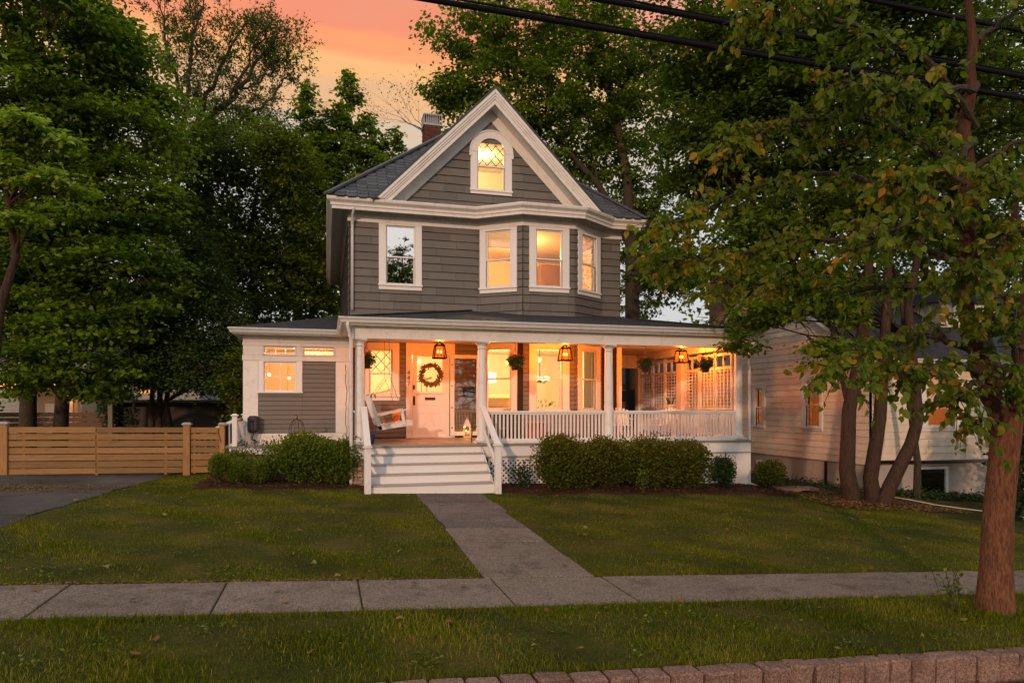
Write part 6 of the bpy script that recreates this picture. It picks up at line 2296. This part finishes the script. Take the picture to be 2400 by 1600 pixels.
# many stemmed tree beside the neighbour
S = lambda *p: [tuple(at(a, b, c)) for a, b, c in p]
tree('multi_stemmed_tree', 'tree with several curved trunks growing before the cream neighbouring house', (11.3, 12.1, -.4),
     [(S((1998, 1190, 12.1), (1985, 1100, 12.1), (1990, 960, 12.1), (2015, 840, 12.1), (2030, 700, 12.2), (2040, 560, 12.3), (2010, 400, 12.6), (1930, 250, 13)), .19, .06),
      (S((2050, 1200, 12.0), (2040, 1120, 12.0), (2062, 980, 12), (2072, 840, 12), (2078, 700, 12), (2085, 520, 12), (2120, 300, 12)), .18, .06),
      (S((2062, 1205, 11.8), (2085, 1140, 11.8), (2135, 1040, 11.8), (2152, 980, 11.8), (2140, 860, 11.8), (2128, 720, 11.8), (2170, 500, 11.6), (2230, 300, 11.4)), .17, .06),
      (S((1990, 960, 12.1), (1970, 870, 12.3), (1950, 770, 12.5), (1935, 720, 12.6), (1880, 640, 12.8)), .06, .03),
      (S((2100, 850, 12), (2065, 860, 12), (2100, 790, 12), (2130, 740, 12)), .07, .05)],
     [L(1900, 280, 13, 200, 120), L(2100, 150, 12.5, 260, 150), L(1720, 380, 14, 140, 70), L(1800, 200, 13.5, 170, 110), L(1650, 300, 14, 110, 90), L(2300, 300, 12, 200, 200), L(2050, 420, 12.5, 220, 110), L(1620, 420, 14.5, 80, 50), L(1850, 520, 13, 160, 60), L(1700, 120, 14, 190, 110), L(1990, 20, 13, 300, 100), L(2330, 520, 12.5, 130, 120)],
     1250, 62, .135, M['maple_dark'], M['bark'], 109, .44, .42, KITE, G1, 50)
tree('hanging_maple', 'bright green maple sprays hanging beside the neighbouring gable', (13.6, 12.8, -.6),
     [(trunk_path(13.4, 13.0, 7, (-.6, .2), wob=.06), .09, .03)],
     [L(1800, 730, 13, 110, 40), L(1900, 690, 12.6, 90, 50), L(1740, 800, 13, 50, 22), L(1960, 800, 12.5, 60, 35), L(1920, 830, 12.6, 50, 22), L(1990, 720, 12.4, 60, 50), L(1680, 760, 13.4, 35, 18), L(1850, 640, 13, 120, 40), L(1650, 640, 13.5, 80, 45), L(1560, 600, 14, 50, 50), L(1740, 590, 13.5, 110, 50)],
     230, 50, .125, M['maple'], M['bark_dark'], 110, .34, .32, KITE, G1, 22)
tree('maple_tree', 'deep green maple closing the view behind the street tree', (14, 20, -.5),
     [(trunk_path(14.5, 21, 12, (0, 0)), .25, .08), (trunk_path(20, 19, 12, (0, 0)), .25, .08)],
     [L(1650, 480, 19, 90, 80), L(1700, 250, 20, 160, 160), L(1600, 90, 20, 140, 120), L(1950, 150, 20, 220, 200), L(2150, 450, 19, 220, 160), L(2330, 150, 19, 200, 200), L(1850, 480, 20, 180, 90), L(2350, 650, 18, 120, 130), L(1590, 590, 20, 100, 80), L(1760, 640, 19, 120, 60), L(2000, 640, 19, 200, 80), L(2250, 690, 18.5, 150, 80), L(1520, 640, 21, 60, 60)],
     900, 58, .17, M['maple_dark'], M['bark_dark'], 111, .62, .45, KITE, G1, 30)


def branchy(name, label, base, p0, d0, length, r0, seed, leaf_m, bark_m, size, levels=5, per=5, group=G1, bias=(0, 0, 0)):
    """Open crowned tree: forking branches down to fine twigs with few small leaves."""
    g = np.random.default_rng(seed)
    t_ = thing(name, base, label, 'tree', group)
    tr, br = MB(), MB()
    LP, LD = [], []

    def grow(p, d, L_, r, lev):
        n = 4
        pts, rad = [p], [r]
        dd = d
        for k in range(n):
            dd = dd + g.normal(0, .16, 3) + np.array(bias) * .08
            dd = dd / np.linalg.norm(dd)
            p = p + dd * L_ / n
            pts.append(p)
            rad.append(r * (1 - .45 * (k + 1) / n))
        (tr if lev == 0 else br).tube(pts, rad, 8 if lev < 2 else (5 if lev < 4 else 3), False)
        if lev >= levels:
            for q in pts[1:]:
                for _ in range(per):
                    LP.append(q + g.normal(0, .12, 3))
                    LD.append(dd + g.normal(0, .8, 3))
            return
        m = 3 if lev < 4 else 2
        for k in range(m):
            ax = g.normal(0, 1, 3)
            ax -= ax.dot(dd) * dd
            ax /= np.linalg.norm(ax)
            sp = g.uniform(.35, .85)
            nd = dd * math.cos(sp) + ax * math.sin(sp)
            nd[2] += .06
            nd /= np.linalg.norm(nd)
            st = pts[-1] if k == 0 else pts[g.integers(2, n + 1)]
            grow(st, nd, L_ * g.uniform(.62, .82), rad[-1] * .72, lev + 1)

    grow(np.array(p0, float), np.array(d0, float) / np.linalg.norm(d0), length, r0, 0)
    tr.build('trunk', bark_m, t_, True)
    br.build('branches', bark_m, t_)
    n = len(LP)
    leaf_mesh('crown', LP, LD, g.normal(0, .5, (n, 3)) + np.array([0, 0, 1]), g.uniform(size * .7, size * 1.3, n), leaf_m, KITE, t_)
    return t_




def feathery(name, label, base, limbs, r0, seed, leaf_m, bark_m, size, gap=.30):
    """Open tree: drawn limbs, side branches along them, twigs with small leaves."""
    g = np.random.default_rng(seed)
    t_ = thing(name, base, label, 'tree', G1)
    tr, br = MB(), MB()
    LP, LD = [], []

    def side(p, d, L_, r, lev):
        n = 4
        pts = [p]
        for k in range(n):
            d = d + g.normal(0, .14, 3) + np.array([.02, 0, .03])
            d = d / np.linalg.norm(d)
            pts.append(pts[-1] + d * L_ / n)
        br.tube(pts, [r * (1 - .8 * k / n) for k in range(n + 1)], 4 if lev < 2 else 3, False)
        if lev < 2:
            for _ in range(7 if lev == 0 else 6):
                k = g.integers(1, n + 1)
                nd = d + g.normal(0, .75, 3)
                side(pts[k], nd / np.linalg.norm(nd), L_ * g.uniform(.32, .55), max(r * .4, .005), lev + 1)
        else:
            for q in pts[1:]:
                if g.random() < .75:
                    LP.append(q + g.normal(0, .05, 3))
                    LD.append(d + g.normal(0, .8, 3))

    for ctl, rr in limbs:
        pts = [np.array(at(*c)) for c in ctl]
        sm_ = []
        for k in range(len(pts) - 1):
            for t2 in np.linspace(0, 1, 6, endpoint=False):
                sm_.append(pts[k] + (pts[k + 1] - pts[k]) * t2 + g.normal(0, .07, 3))
        sm_.append(pts[-1])
        n = len(sm_)
        tr.tube(sm_, [rr * (1 - .88 * k / n) for k in range(n)], 7, False)
        Lb = sum(np.linalg.norm(sm_[k + 1] - sm_[k]) for k in range(n - 1))
        for _ in range(int(Lb / gap)):
            k = int(g.uniform(.15, 1) * (n - 2))
            ax = sm_[k + 1] - sm_[k]
            ax /= np.linalg.norm(ax)
            dv = ax * .9 + g.normal(0, .6, 3)
            side(sm_[k], dv / np.linalg.norm(dv), g.uniform(.9, 2.1), .022, 0)
    tr.build('trunk', bark_m, t_, True)
    br.build('branches', bark_m, t_)
    n = len(LP)
    leaf_mesh('crown', LP, LD, g.normal(0, .5, (n, 3)) + np.array([0, 0, 1]), g.uniform(size * .7, size * 1.3, n), leaf_m, KITE, t_)
    return t_


YE = 36
feathery('open_elm_tree', 'tall open elm with fine feathery branches against the pink sky', (-4, YE, 0),
         [([(330, 900, YE), (360, 650, YE), (410, 430, YE), (470, 300, YE), (560, 210, YE), (650, 80, YE)], .34),
          ([(440, 350, YE), (540, 300, YE), (630, 240, YE), (690, 160, YE)], .14),
          ([(420, 410, YE), (440, 250, YE - 1), (450, 120, YE - 1), (480, -20, YE - 1)], .16),
          ([(450, 300, YE), (520, 150, YE + 1), (600, 20, YE + 1)], .13),
          ([(410, 400, YE), (500, 310, YE), (590, 290, YE), (660, 310, YE)], .11),
          ([(540, 230, YE), (590, 130, YE), (640, 40, YE)], .09),
          ([(440, 250, YE), (390, 110, YE), (370, -30, YE)], .10),
          ([(560, 210, YE), (630, 170, YE + .5), (670, 130, YE)], .06)], .3, 31, M['elm'], M['bark_dark'], .12)
branchy('bare_twig_tree', 'small leafless branches reaching out behind the chimney', (7, 29, 0), tuple(at(1060, 330, 29)), (-1, 0, .15), 1.6, .05, 41, M['elm'], M['bark'], .07, 4, 1, G1, (-.3, 0, 0))

# tree across the street, mirrored in the unlit upstairs window
tree('opposite_tree', 'tree across the street whose reflection shows in the upstairs window', (6, -25, 0),
     [([(6, -25, -.3), (6.1, -25, 4), (5.8, -25, 8), (6.2, -25.2, 12), (6.3, -25, 15)], .25, .05)],
     [(6.0, -25, 10.5, 3.4, 3.0, 3.2), (4.7, -25, 13.0, 1.7, 1.5, 1.5), (7.2, -25, 12.8, 1.5, 1.5, 1.3), (6.6, -25, 14.6, .9, 1.0, 1.3), (5.2, -25, 14.2, .8, .8, 1.0)],
     340, 34, .22, M['maple_dark'], M['bark_dark'], 120, .42, .5, KITE, 'trees across the street', 24)
# street tree in the strip, close to the camera: large drooping leaves
st_t = thing('street_tree', (6.40, 5.35, -.42), 'street tree with bark coloured as orange-lit and large drooping leaves in the grass strip', 'tree')
g = np.random.default_rng(202)
Yt = 5.35


def P3(px, py, Y):
    return np.array(at(px, py, Y))


trunk_pts = [np.array([6.43, 5.33, -.55]), P3(2331, 1440, Yt), P3(2335, 1330, Yt), P3(2340, 1200, Yt), P3(2352, 1080, Yt), P3(2362, 980, Yt)]
tm = MB().tube(trunk_pts, [.26, .178, .145, .134, .130, .132], 18, False)
tm.build('trunk', M['bark_street'], st_t, True)
sm2 = MB()


def stem(ctl, rad):
    pts, rr = [], []
    c = [P3(*q) for q in ctl]
    for k in range(len(c) - 1):
        for t_ in np.linspace(0, 1, 4, endpoint=False):
            pts.append(c[k] + (c[k + 1] - c[k]) * t_ + g.normal(0, .016, 3) * (k + t_ > 0))
            rr.append((rad[k] + (rad[k + 1] - rad[k]) * t_) * g.uniform(.92, 1.08))
    pts.append(c[-1])
    rr.append(rad[-1])
    sm2.tube(pts, rr, 12, False)


stem([(2352, 1020, Yt), (2322, 930, Yt), (2282, 820, Yt), (2266, 700, Yt), (2274, 500, Yt), (2266, 300, Yt), (2282, 100, Yt), (2270, -150, Yt)], [.098, .088, .080, .074, .066, .058, .045, .015])
stem([(2340, 980, Yt), (2322, 880, Yt + .15), (2312, 760, Yt + .3), (2345, 600, Yt + .45), (2400, 420, Yt + .5), (2470, 250, Yt + .5)], [.07, .06, .05, .045, .035, .02])
stem([(2372, 1000, Yt), (2385, 900, Yt - .05), (2405, 760, Yt - .1), (2440, 500, Yt - .1), (2460, 200, Yt)], [.10, .085, .07, .045, .012])
sm2.build('limbs', M['bark_limb'], st_t, True)
BR = [
    [(2275, 640, 5.35), (2150, 575, 5.6), (2000, 560, 5.9), (1850, 565, 6.1), (1700, 600, 6.3), (1540, 615, 6.4)],
    [(2274, 560, 5.35), (2150, 470, 5.5), (1980, 410, 5.7), (1800, 430, 5.9), (1640, 490, 6.0), (1560, 540, 6.0)],
    [(2276, 450, 5.35), (2160, 340, 5.3), (2000, 280, 5.3), (1840, 290, 5.4), (1720, 340, 5.5)],
    [(2285, 300, 5.35), (2170, 140, 5.1), (2000, 60, 4.95), (1850, 30, 4.9), (1790, 40, 4.9)],
    [(2290, 830, 5.35), (2200, 790, 5.2), (2100, 800, 5.1), (2010, 840, 5.0), (1965, 870, 5.0)],
    [(2300, 880, 5.35), (2240, 850, 5.05), (2180, 860, 4.95), (2120, 880, 4.9)],
    [(2320, 880, 5.5), (2280, 900, 5.2), (2240, 930, 5.1), (2260, 985, 5.05)],
    [(2272, 700, 5.35), (2140, 670, 5.7), (1980, 680, 6.1), (1820, 670, 6.5), (1660, 690, 6.7)],
    [(2280, 400, 5.35), (2350, 350, 5.2), (2430, 320, 5.1)],
    [(2272, 620, 5.35), (2330, 560, 5.0), (2400, 540, 4.9)],
    [(2385, 900, 5.3), (2370, 800, 5.0), (2350, 760, 4.9), (2310, 740, 4.8)],
    [(2395, 820, 5.25), (2360, 700, 5.0), (2300, 640, 4.8), (2250, 640, 4.7)],
    [(2290, 200, 5.35), (2200, 220, 5.1), (2080, 210, 4.9), (1980, 190, 4.8)],
    [(2292, 100, 5.35), (2360, 40, 5.2), (2420, 20, 5.1)],
    [(2275, 520, 5.35), (2200, 520, 5.0), (2100, 540, 4.8), (2020, 580, 4.7)],
    [(2285, 320, 5.35), (2240, 380, 5.0), (2170, 420, 4.8), (2100, 430, 4.7)],
    [(2440, 500, 5.25), (2380, 440, 5.0), (2330, 430, 4.85)],
    [(2310, 780, 5.5), (2350, 880, 5.1), (2390, 900, 5.0), (2420, 930, 5.0)],
]
bm_ = MB()
LP, LD, LN, LS, LR = [], [], [], [], []
for bi, ctl in enumerate(BR):
    pts = [P3(*c) for c in ctl]
    # smooth the control points
    sm_ = []
    for k in range(len(pts) - 1):
        for t_ in np.linspace(0, 1, 5, endpoint=False):
            p0, p1, p2, p3 = pts[max(k - 1, 0)], pts[k], pts[k + 1], pts[min(k + 2, len(pts) - 1)]
            sm_.append(.5 * ((2 * p1) + (-p0 + p2) * t_ + (2 * p0 - 5 * p1 + 4 * p2 - p3) * t_ ** 2 + (-p0 + 3 * p1 - 3 * p2 + p3) * t_ ** 3))
    sm_.append(pts[-1])
    sm_ = [p + g.normal(0, .012, 3) for p in sm_]
    n = len(sm_)
    bm_.tube(sm_, [.030 * (1 - k / n) + .006 for k in range(n)], 7, False)
    Lb = sum(np.linalg.norm(sm_[k + 1] - sm_[k]) for k in range(n - 1))
    nt = int(Lb * 24)
    for _ in range(nt):
        f_ = g.random() ** .75
        k = min(int((.16 + .84 * f_) * (n - 1)), n - 2)
        p = sm_[k] + (sm_[k + 1] - sm_[k]) * g.random()
        ax = sm_[k + 1] - sm_[k]
        ax = ax / np.linalg.norm(ax)
        dv = g.normal(0, 1, 3) * np.array([.9, .9, .55]) + ax * .8 + np.array([0, 0, .05])
        dv /= np.linalg.norm(dv)
        tl_ = g.uniform(.18, .50)
        q1 = p + dv * tl_ * .5 + np.array([0, 0, .02])
        q2 = p + dv * tl_ + np.array([0, 0, -.08])
        bm_.tube([p, q1, q2], [.006, .004, .002], 3, False)
        nl = int(g.integers(9, 17))
        tone = g.uniform(0, .55)
        for _k in range(nl):
            s = g.uniform(.2, 1.05)
            b = p + (q1 - p) * min(1, s * 2) if s < .5 else q1 + (q2 - q1) * (s - .5) * 2
            LP.append(b + g.normal(0, .014, 3))
            LD.append(np.array([g.normal(0, .55), g.normal(0, .55), -.75 + g.normal(0, .35)]) + dv * .35)
            LN.append(np.array([g.normal(0, 1), g.normal(-.4, 1), g.normal(.5, .5)]))
            LS.append(g.uniform(.045, .105))
            LR.append(min(1, tone * .7 + .30 * (k / n) + g.random() * .40 + (.22 if g.random() < .07 else 0)))  # tone climbs towards branch ends, painting the golden-lit outer sprays
bm_.build('branches', M['bark_dark'], st_t)
leaf_mesh('crown', LP, LD, LN, LS, M['street_leaf'], OVATE, st_t, np.array(LR))
# suckers at the foot of the trunk
su = thing('sucker_shoots', (6.1, 5.35, -.4), 'leafy shoots sprouting beside the street tree foot', 'plant')
sb_ = MB()
LP, LD = [], []
for k in range(9):
    b = np.array([6.05 + g.normal(0, .07), 5.45 + g.normal(0, .06), float(gz(6.05, 5.4))])
    tp = b + np.array([g.normal(-.08, .10), g.normal(0, .08), g.uniform(.22, .45)])
    sb_.tube([b, (b + tp) / 2 + g.normal(0, .02, 3), tp], .004, 4, False)
    for _ in range(9):
        s = g.uniform(.35, 1)
        LP.append(b + (tp - b) * s + g.normal(0, .03, 3))
        LD.append(g.normal(0, 1, 3))
sb_.build('stems', M['bark_dark'], su)
leaf_mesh('leaves', LP, LD, g.normal(0, .6, (len(LP), 3)) + np.array([0, -.4, .8]), g.uniform(.03, .06, len(LP)), M['shrub_green'], OVATE, su)


def shrub(name, label, x, y, rx, ry, h, leaf_m, size, n, seed, group, base=.12, lumps=9, ragged=.10, category='shrub'):
    """Shrub of many small leaves over several swellings, stems inside."""
    g = np.random.default_rng(seed)
    z0 = float(gz(x, y))
    t_ = thing(name, (x, y, z0), label, category, group)
    st = MB()
    C, Rr = [], []
    for k in range(lumps):
        a = g.uniform(0, 6.28)
        r_ = g.uniform(0, .62) if k else 0
        cz = z0 + base + (h - base) * g.uniform(.42, .70)
        C.append((x + rx * r_ * math.cos(a), y + ry * r_ * math.sin(a), cz))
        rz = min((z0 + h) - cz, cz - z0 - base * .3) * g.uniform(.9, 1.12)
        Rr.append((rx * g.uniform(.42, .60), ry * g.uniform(.42, .60), max(rz, h * .25)))
        st.tube([(x + g.normal(0, .04), y + g.normal(0, .04), z0 - .03), ((x + C[-1][0]) / 2, (y + C[-1][1]) / 2, z0 + h * .3), C[-1]], [.016, .011, .005], 5, False)
    st.build('stems', M['bark'], t_)
    C, Rr = np.array(C), np.array(Rr)
    w = (Rr[:, 0] * Rr[:, 2])
    i = g.choice(lumps, n, p=w / w.sum())
    d = g.normal(size=(n, 3))
    d /= np.linalg.norm(d, axis=1, keepdims=True)
    rr = np.where(g.random(n) < .8, 1 + g.normal(0, ragged, n), g.random(n) ** .5)
    bump = 1 + .10 * np.sin(d[:, 0] * 9 + i) * np.sin(d[:, 2] * 8 + i * 1.7)
    P = C[i] + d * Rr[i] * (rr * bump)[:, None]
    P[:, 2] = np.maximum(P[:, 2], z0 + .04 + g.uniform(0, .1, n))
    D = d * .8 + g.normal(0, .6, (n, 3)) + np.array([0, 0, .35])
    N = d * .7 + g.normal(0, .5, (n, 3)) + np.array([0, 0, .5])
    up = np.clip((P[:, 2] - z0) / h, 0, 1)
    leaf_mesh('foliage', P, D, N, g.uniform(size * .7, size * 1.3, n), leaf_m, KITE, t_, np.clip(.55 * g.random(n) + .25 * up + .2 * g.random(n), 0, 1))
    return t_


G2 = 'shrubs planted along the porch'
for k, (x_, y_, rx_, h_, lb) in enumerate([
        (4.62, 13.15, .62, 1.10, 'rounded shrub nearest the steps in the long porch hedge'),
        (5.62, 13.20, .66, 1.06, 'second shrub from the steps in the long porch hedge'),
        (6.62, 13.20, .66, 1.08, 'third shrub from the steps in the long porch hedge'),
        (7.40, 13.15, .56, 1.04, 'last tall shrub of the long porch hedge')]):
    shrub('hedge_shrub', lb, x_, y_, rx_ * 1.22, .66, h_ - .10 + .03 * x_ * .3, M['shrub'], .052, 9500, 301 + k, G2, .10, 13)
shrub('low_shrub', 'low dark shrub before the far lattice of the porch', 8.35, 13.25, .36, .3, .66, M['rose'], .05, 2600, 311, G2)
shrub('low_shrub', 'small rounded shrub beside the drain pipe at the porch corner', 9.35, 13.0, .42, .35, .62, M['shrub'], .045, 3600, 312, G2, .05)
shrub('weedy_plant', 'sparse weedy plant before the lattice beside the steps', 3.85, 13.25, .28, .2, .48, M['rose'], .055, 420, 313, G2, .05, 5, .2, 'plant')
shrub('weedy_plant', 'thin leafy seedling in front of the long porch hedge', 6.15, 12.55, .14, .14, .50, M['shrub_green'], .05, 150, 314, G2, .05, 4, .25, 'plant')
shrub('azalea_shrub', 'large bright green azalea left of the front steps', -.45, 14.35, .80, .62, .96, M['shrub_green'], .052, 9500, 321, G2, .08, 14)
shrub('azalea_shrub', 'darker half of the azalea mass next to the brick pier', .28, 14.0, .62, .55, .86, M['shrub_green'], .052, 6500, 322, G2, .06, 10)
shrub('boxwood_shrub', 'small boxwood at the outer end of the bed with bare stems', -1.98, 14.0, .24, .22, .55, M['shrub_green'], .034, 3600, 323, G2, .18, 7)
shrub('boxwood_shrub', 'small boxwood next to the outermost one', -1.62, 13.95, .26, .22, .50, M['shrub_green'], .034, 3800, 324, G2, .06, 7)
shrub('boxwood_shrub', 'taller boxwood behind the small ones near the gate', -1.72, 14.6, .34, .28, .62, M['shrub_green'], .034, 4200, 325, G2, .06, 8)
shrub('boxwood_shrub', 'rounded boxwood touching the large azalea', -1.17, 13.95, .27, .24, .50, M['shrub_green'], .034, 4000, 326, G2, .06, 7)
# leggy rose behind the azalea
rs_t = thing('rose_bush', (-1.1, 15.0, .1), 'leggy dark rose bush rising above the azalea before the wing', 'plant')
rb = MB()
LP, LD = [], []
for k in range(11):
    b = np.array([-1.1 + g.normal(0, .10), 15.0 + g.normal(0, .06), .08])
    tp = b + np.array([g.normal(.0, .30), g.normal(0, .12), g.uniform(.65, 1.0)])
    mid = (b + tp) / 2 + g.normal(0, .05, 3)
    rb.tube([b, mid, tp], [.008, .006, .003], 4, False)
    for _ in range(46):
        s = g.uniform(.45, 1.02)
        LP.append((mid + (tp - mid) * (s - .5) * 2) + g.normal(0, .05, 3))
        LD.append(g.normal(0, 1, 3))
rb.build('stems', M['bark_dark'], rs_t)
leaf_mesh('leaves', LP, LD, g.normal(0, .6, (len(LP), 3)) + np.array([0, -.5, .7]), g.uniform(.035, .06, len(LP)), M['rose'], OVATE, rs_t)
# shrubs far behind the fence
shrub('garden_shrub', 'dark flowering shrub in front of the pale blue house', -11.6, 27.0, 1.1, .8, 2.1, M['rose'], .12, 2600, 331, 'shrubs behind the fence', .2)
shrub('garden_shrub', 'dark round shrub behind the fence beside the low shed', -7.2, 27.5, .9, .7, 1.7, M['rose'], .10, 2600, 332, 'shrubs behind the fence', .2)
_c = at(2392, 1100, 10.6)
shrub('tall_shrub', 'tall dark evergreen shrub half hidden behind the street tree trunk', _c.x, 10.6, .75, .7, 2.6, M['rose'], .085, 5200, 333, 'shrubs beyond the street tree', .1, 14)
_c = at(2440, 900, 12.0)
shrub('tall_shrub', 'very tall dark shrub at the picture edge beyond the street tree', _c.x, 12.0, 1.0, .9, 4.2, M['rose'], .10, 6500, 334, 'shrubs beyond the street tree', .1, 16)
# ivy along the neighbour's foundation
n = 4200
x_ = g.uniform(9.9, 16.4, n)
y_ = np.where(x_ < 12.9, g.uniform(12.8, 17.5, n), g.uniform(12.9, 13.9, n))
D = np.stack([g.normal(0, 1, n), g.normal(0, 1, n), g.normal(0, .4, n)], 1)
o = leaf_mesh('ivy', np.stack([x_, y_, land(x_, y_) + np.abs(g.normal(.05, .06, n))], 1), D, np.stack([g.normal(0, .5, n), g.normal(-.3, .5, n), np.ones(n)], 1), g.uniform(.05, .10, n), M['ivy'], OVATE)
tag(o, 'dark ivy covering the ground along the neighbouring foundation', 'ivy', kind='stuff')
# wood far behind everything
n = 26000
x_ = g.uniform(-75, 95, n)
y_ = g.uniform(46, 62, n)
top = 7.5 + 2.2 * np.sin(x_ * .21) + 1.5 * np.sin(x_ * .53 + 1) + 1.0 * np.sin(x_ * 1.3)
z_ = g.uniform(0, 1, n) ** .8 * top
o = leaf_mesh('treeline', np.stack([x_, y_, z_], 1), g.normal(0, 1, (n, 3)), g.normal(0, .7, (n, 3)) + np.array([0, -.3, 1]), g.uniform(.5, .95, n), M['maple_dark'], KITE)
tag(o, 'distant wood closing the gardens behind the houses', 'wood', kind='stuff')
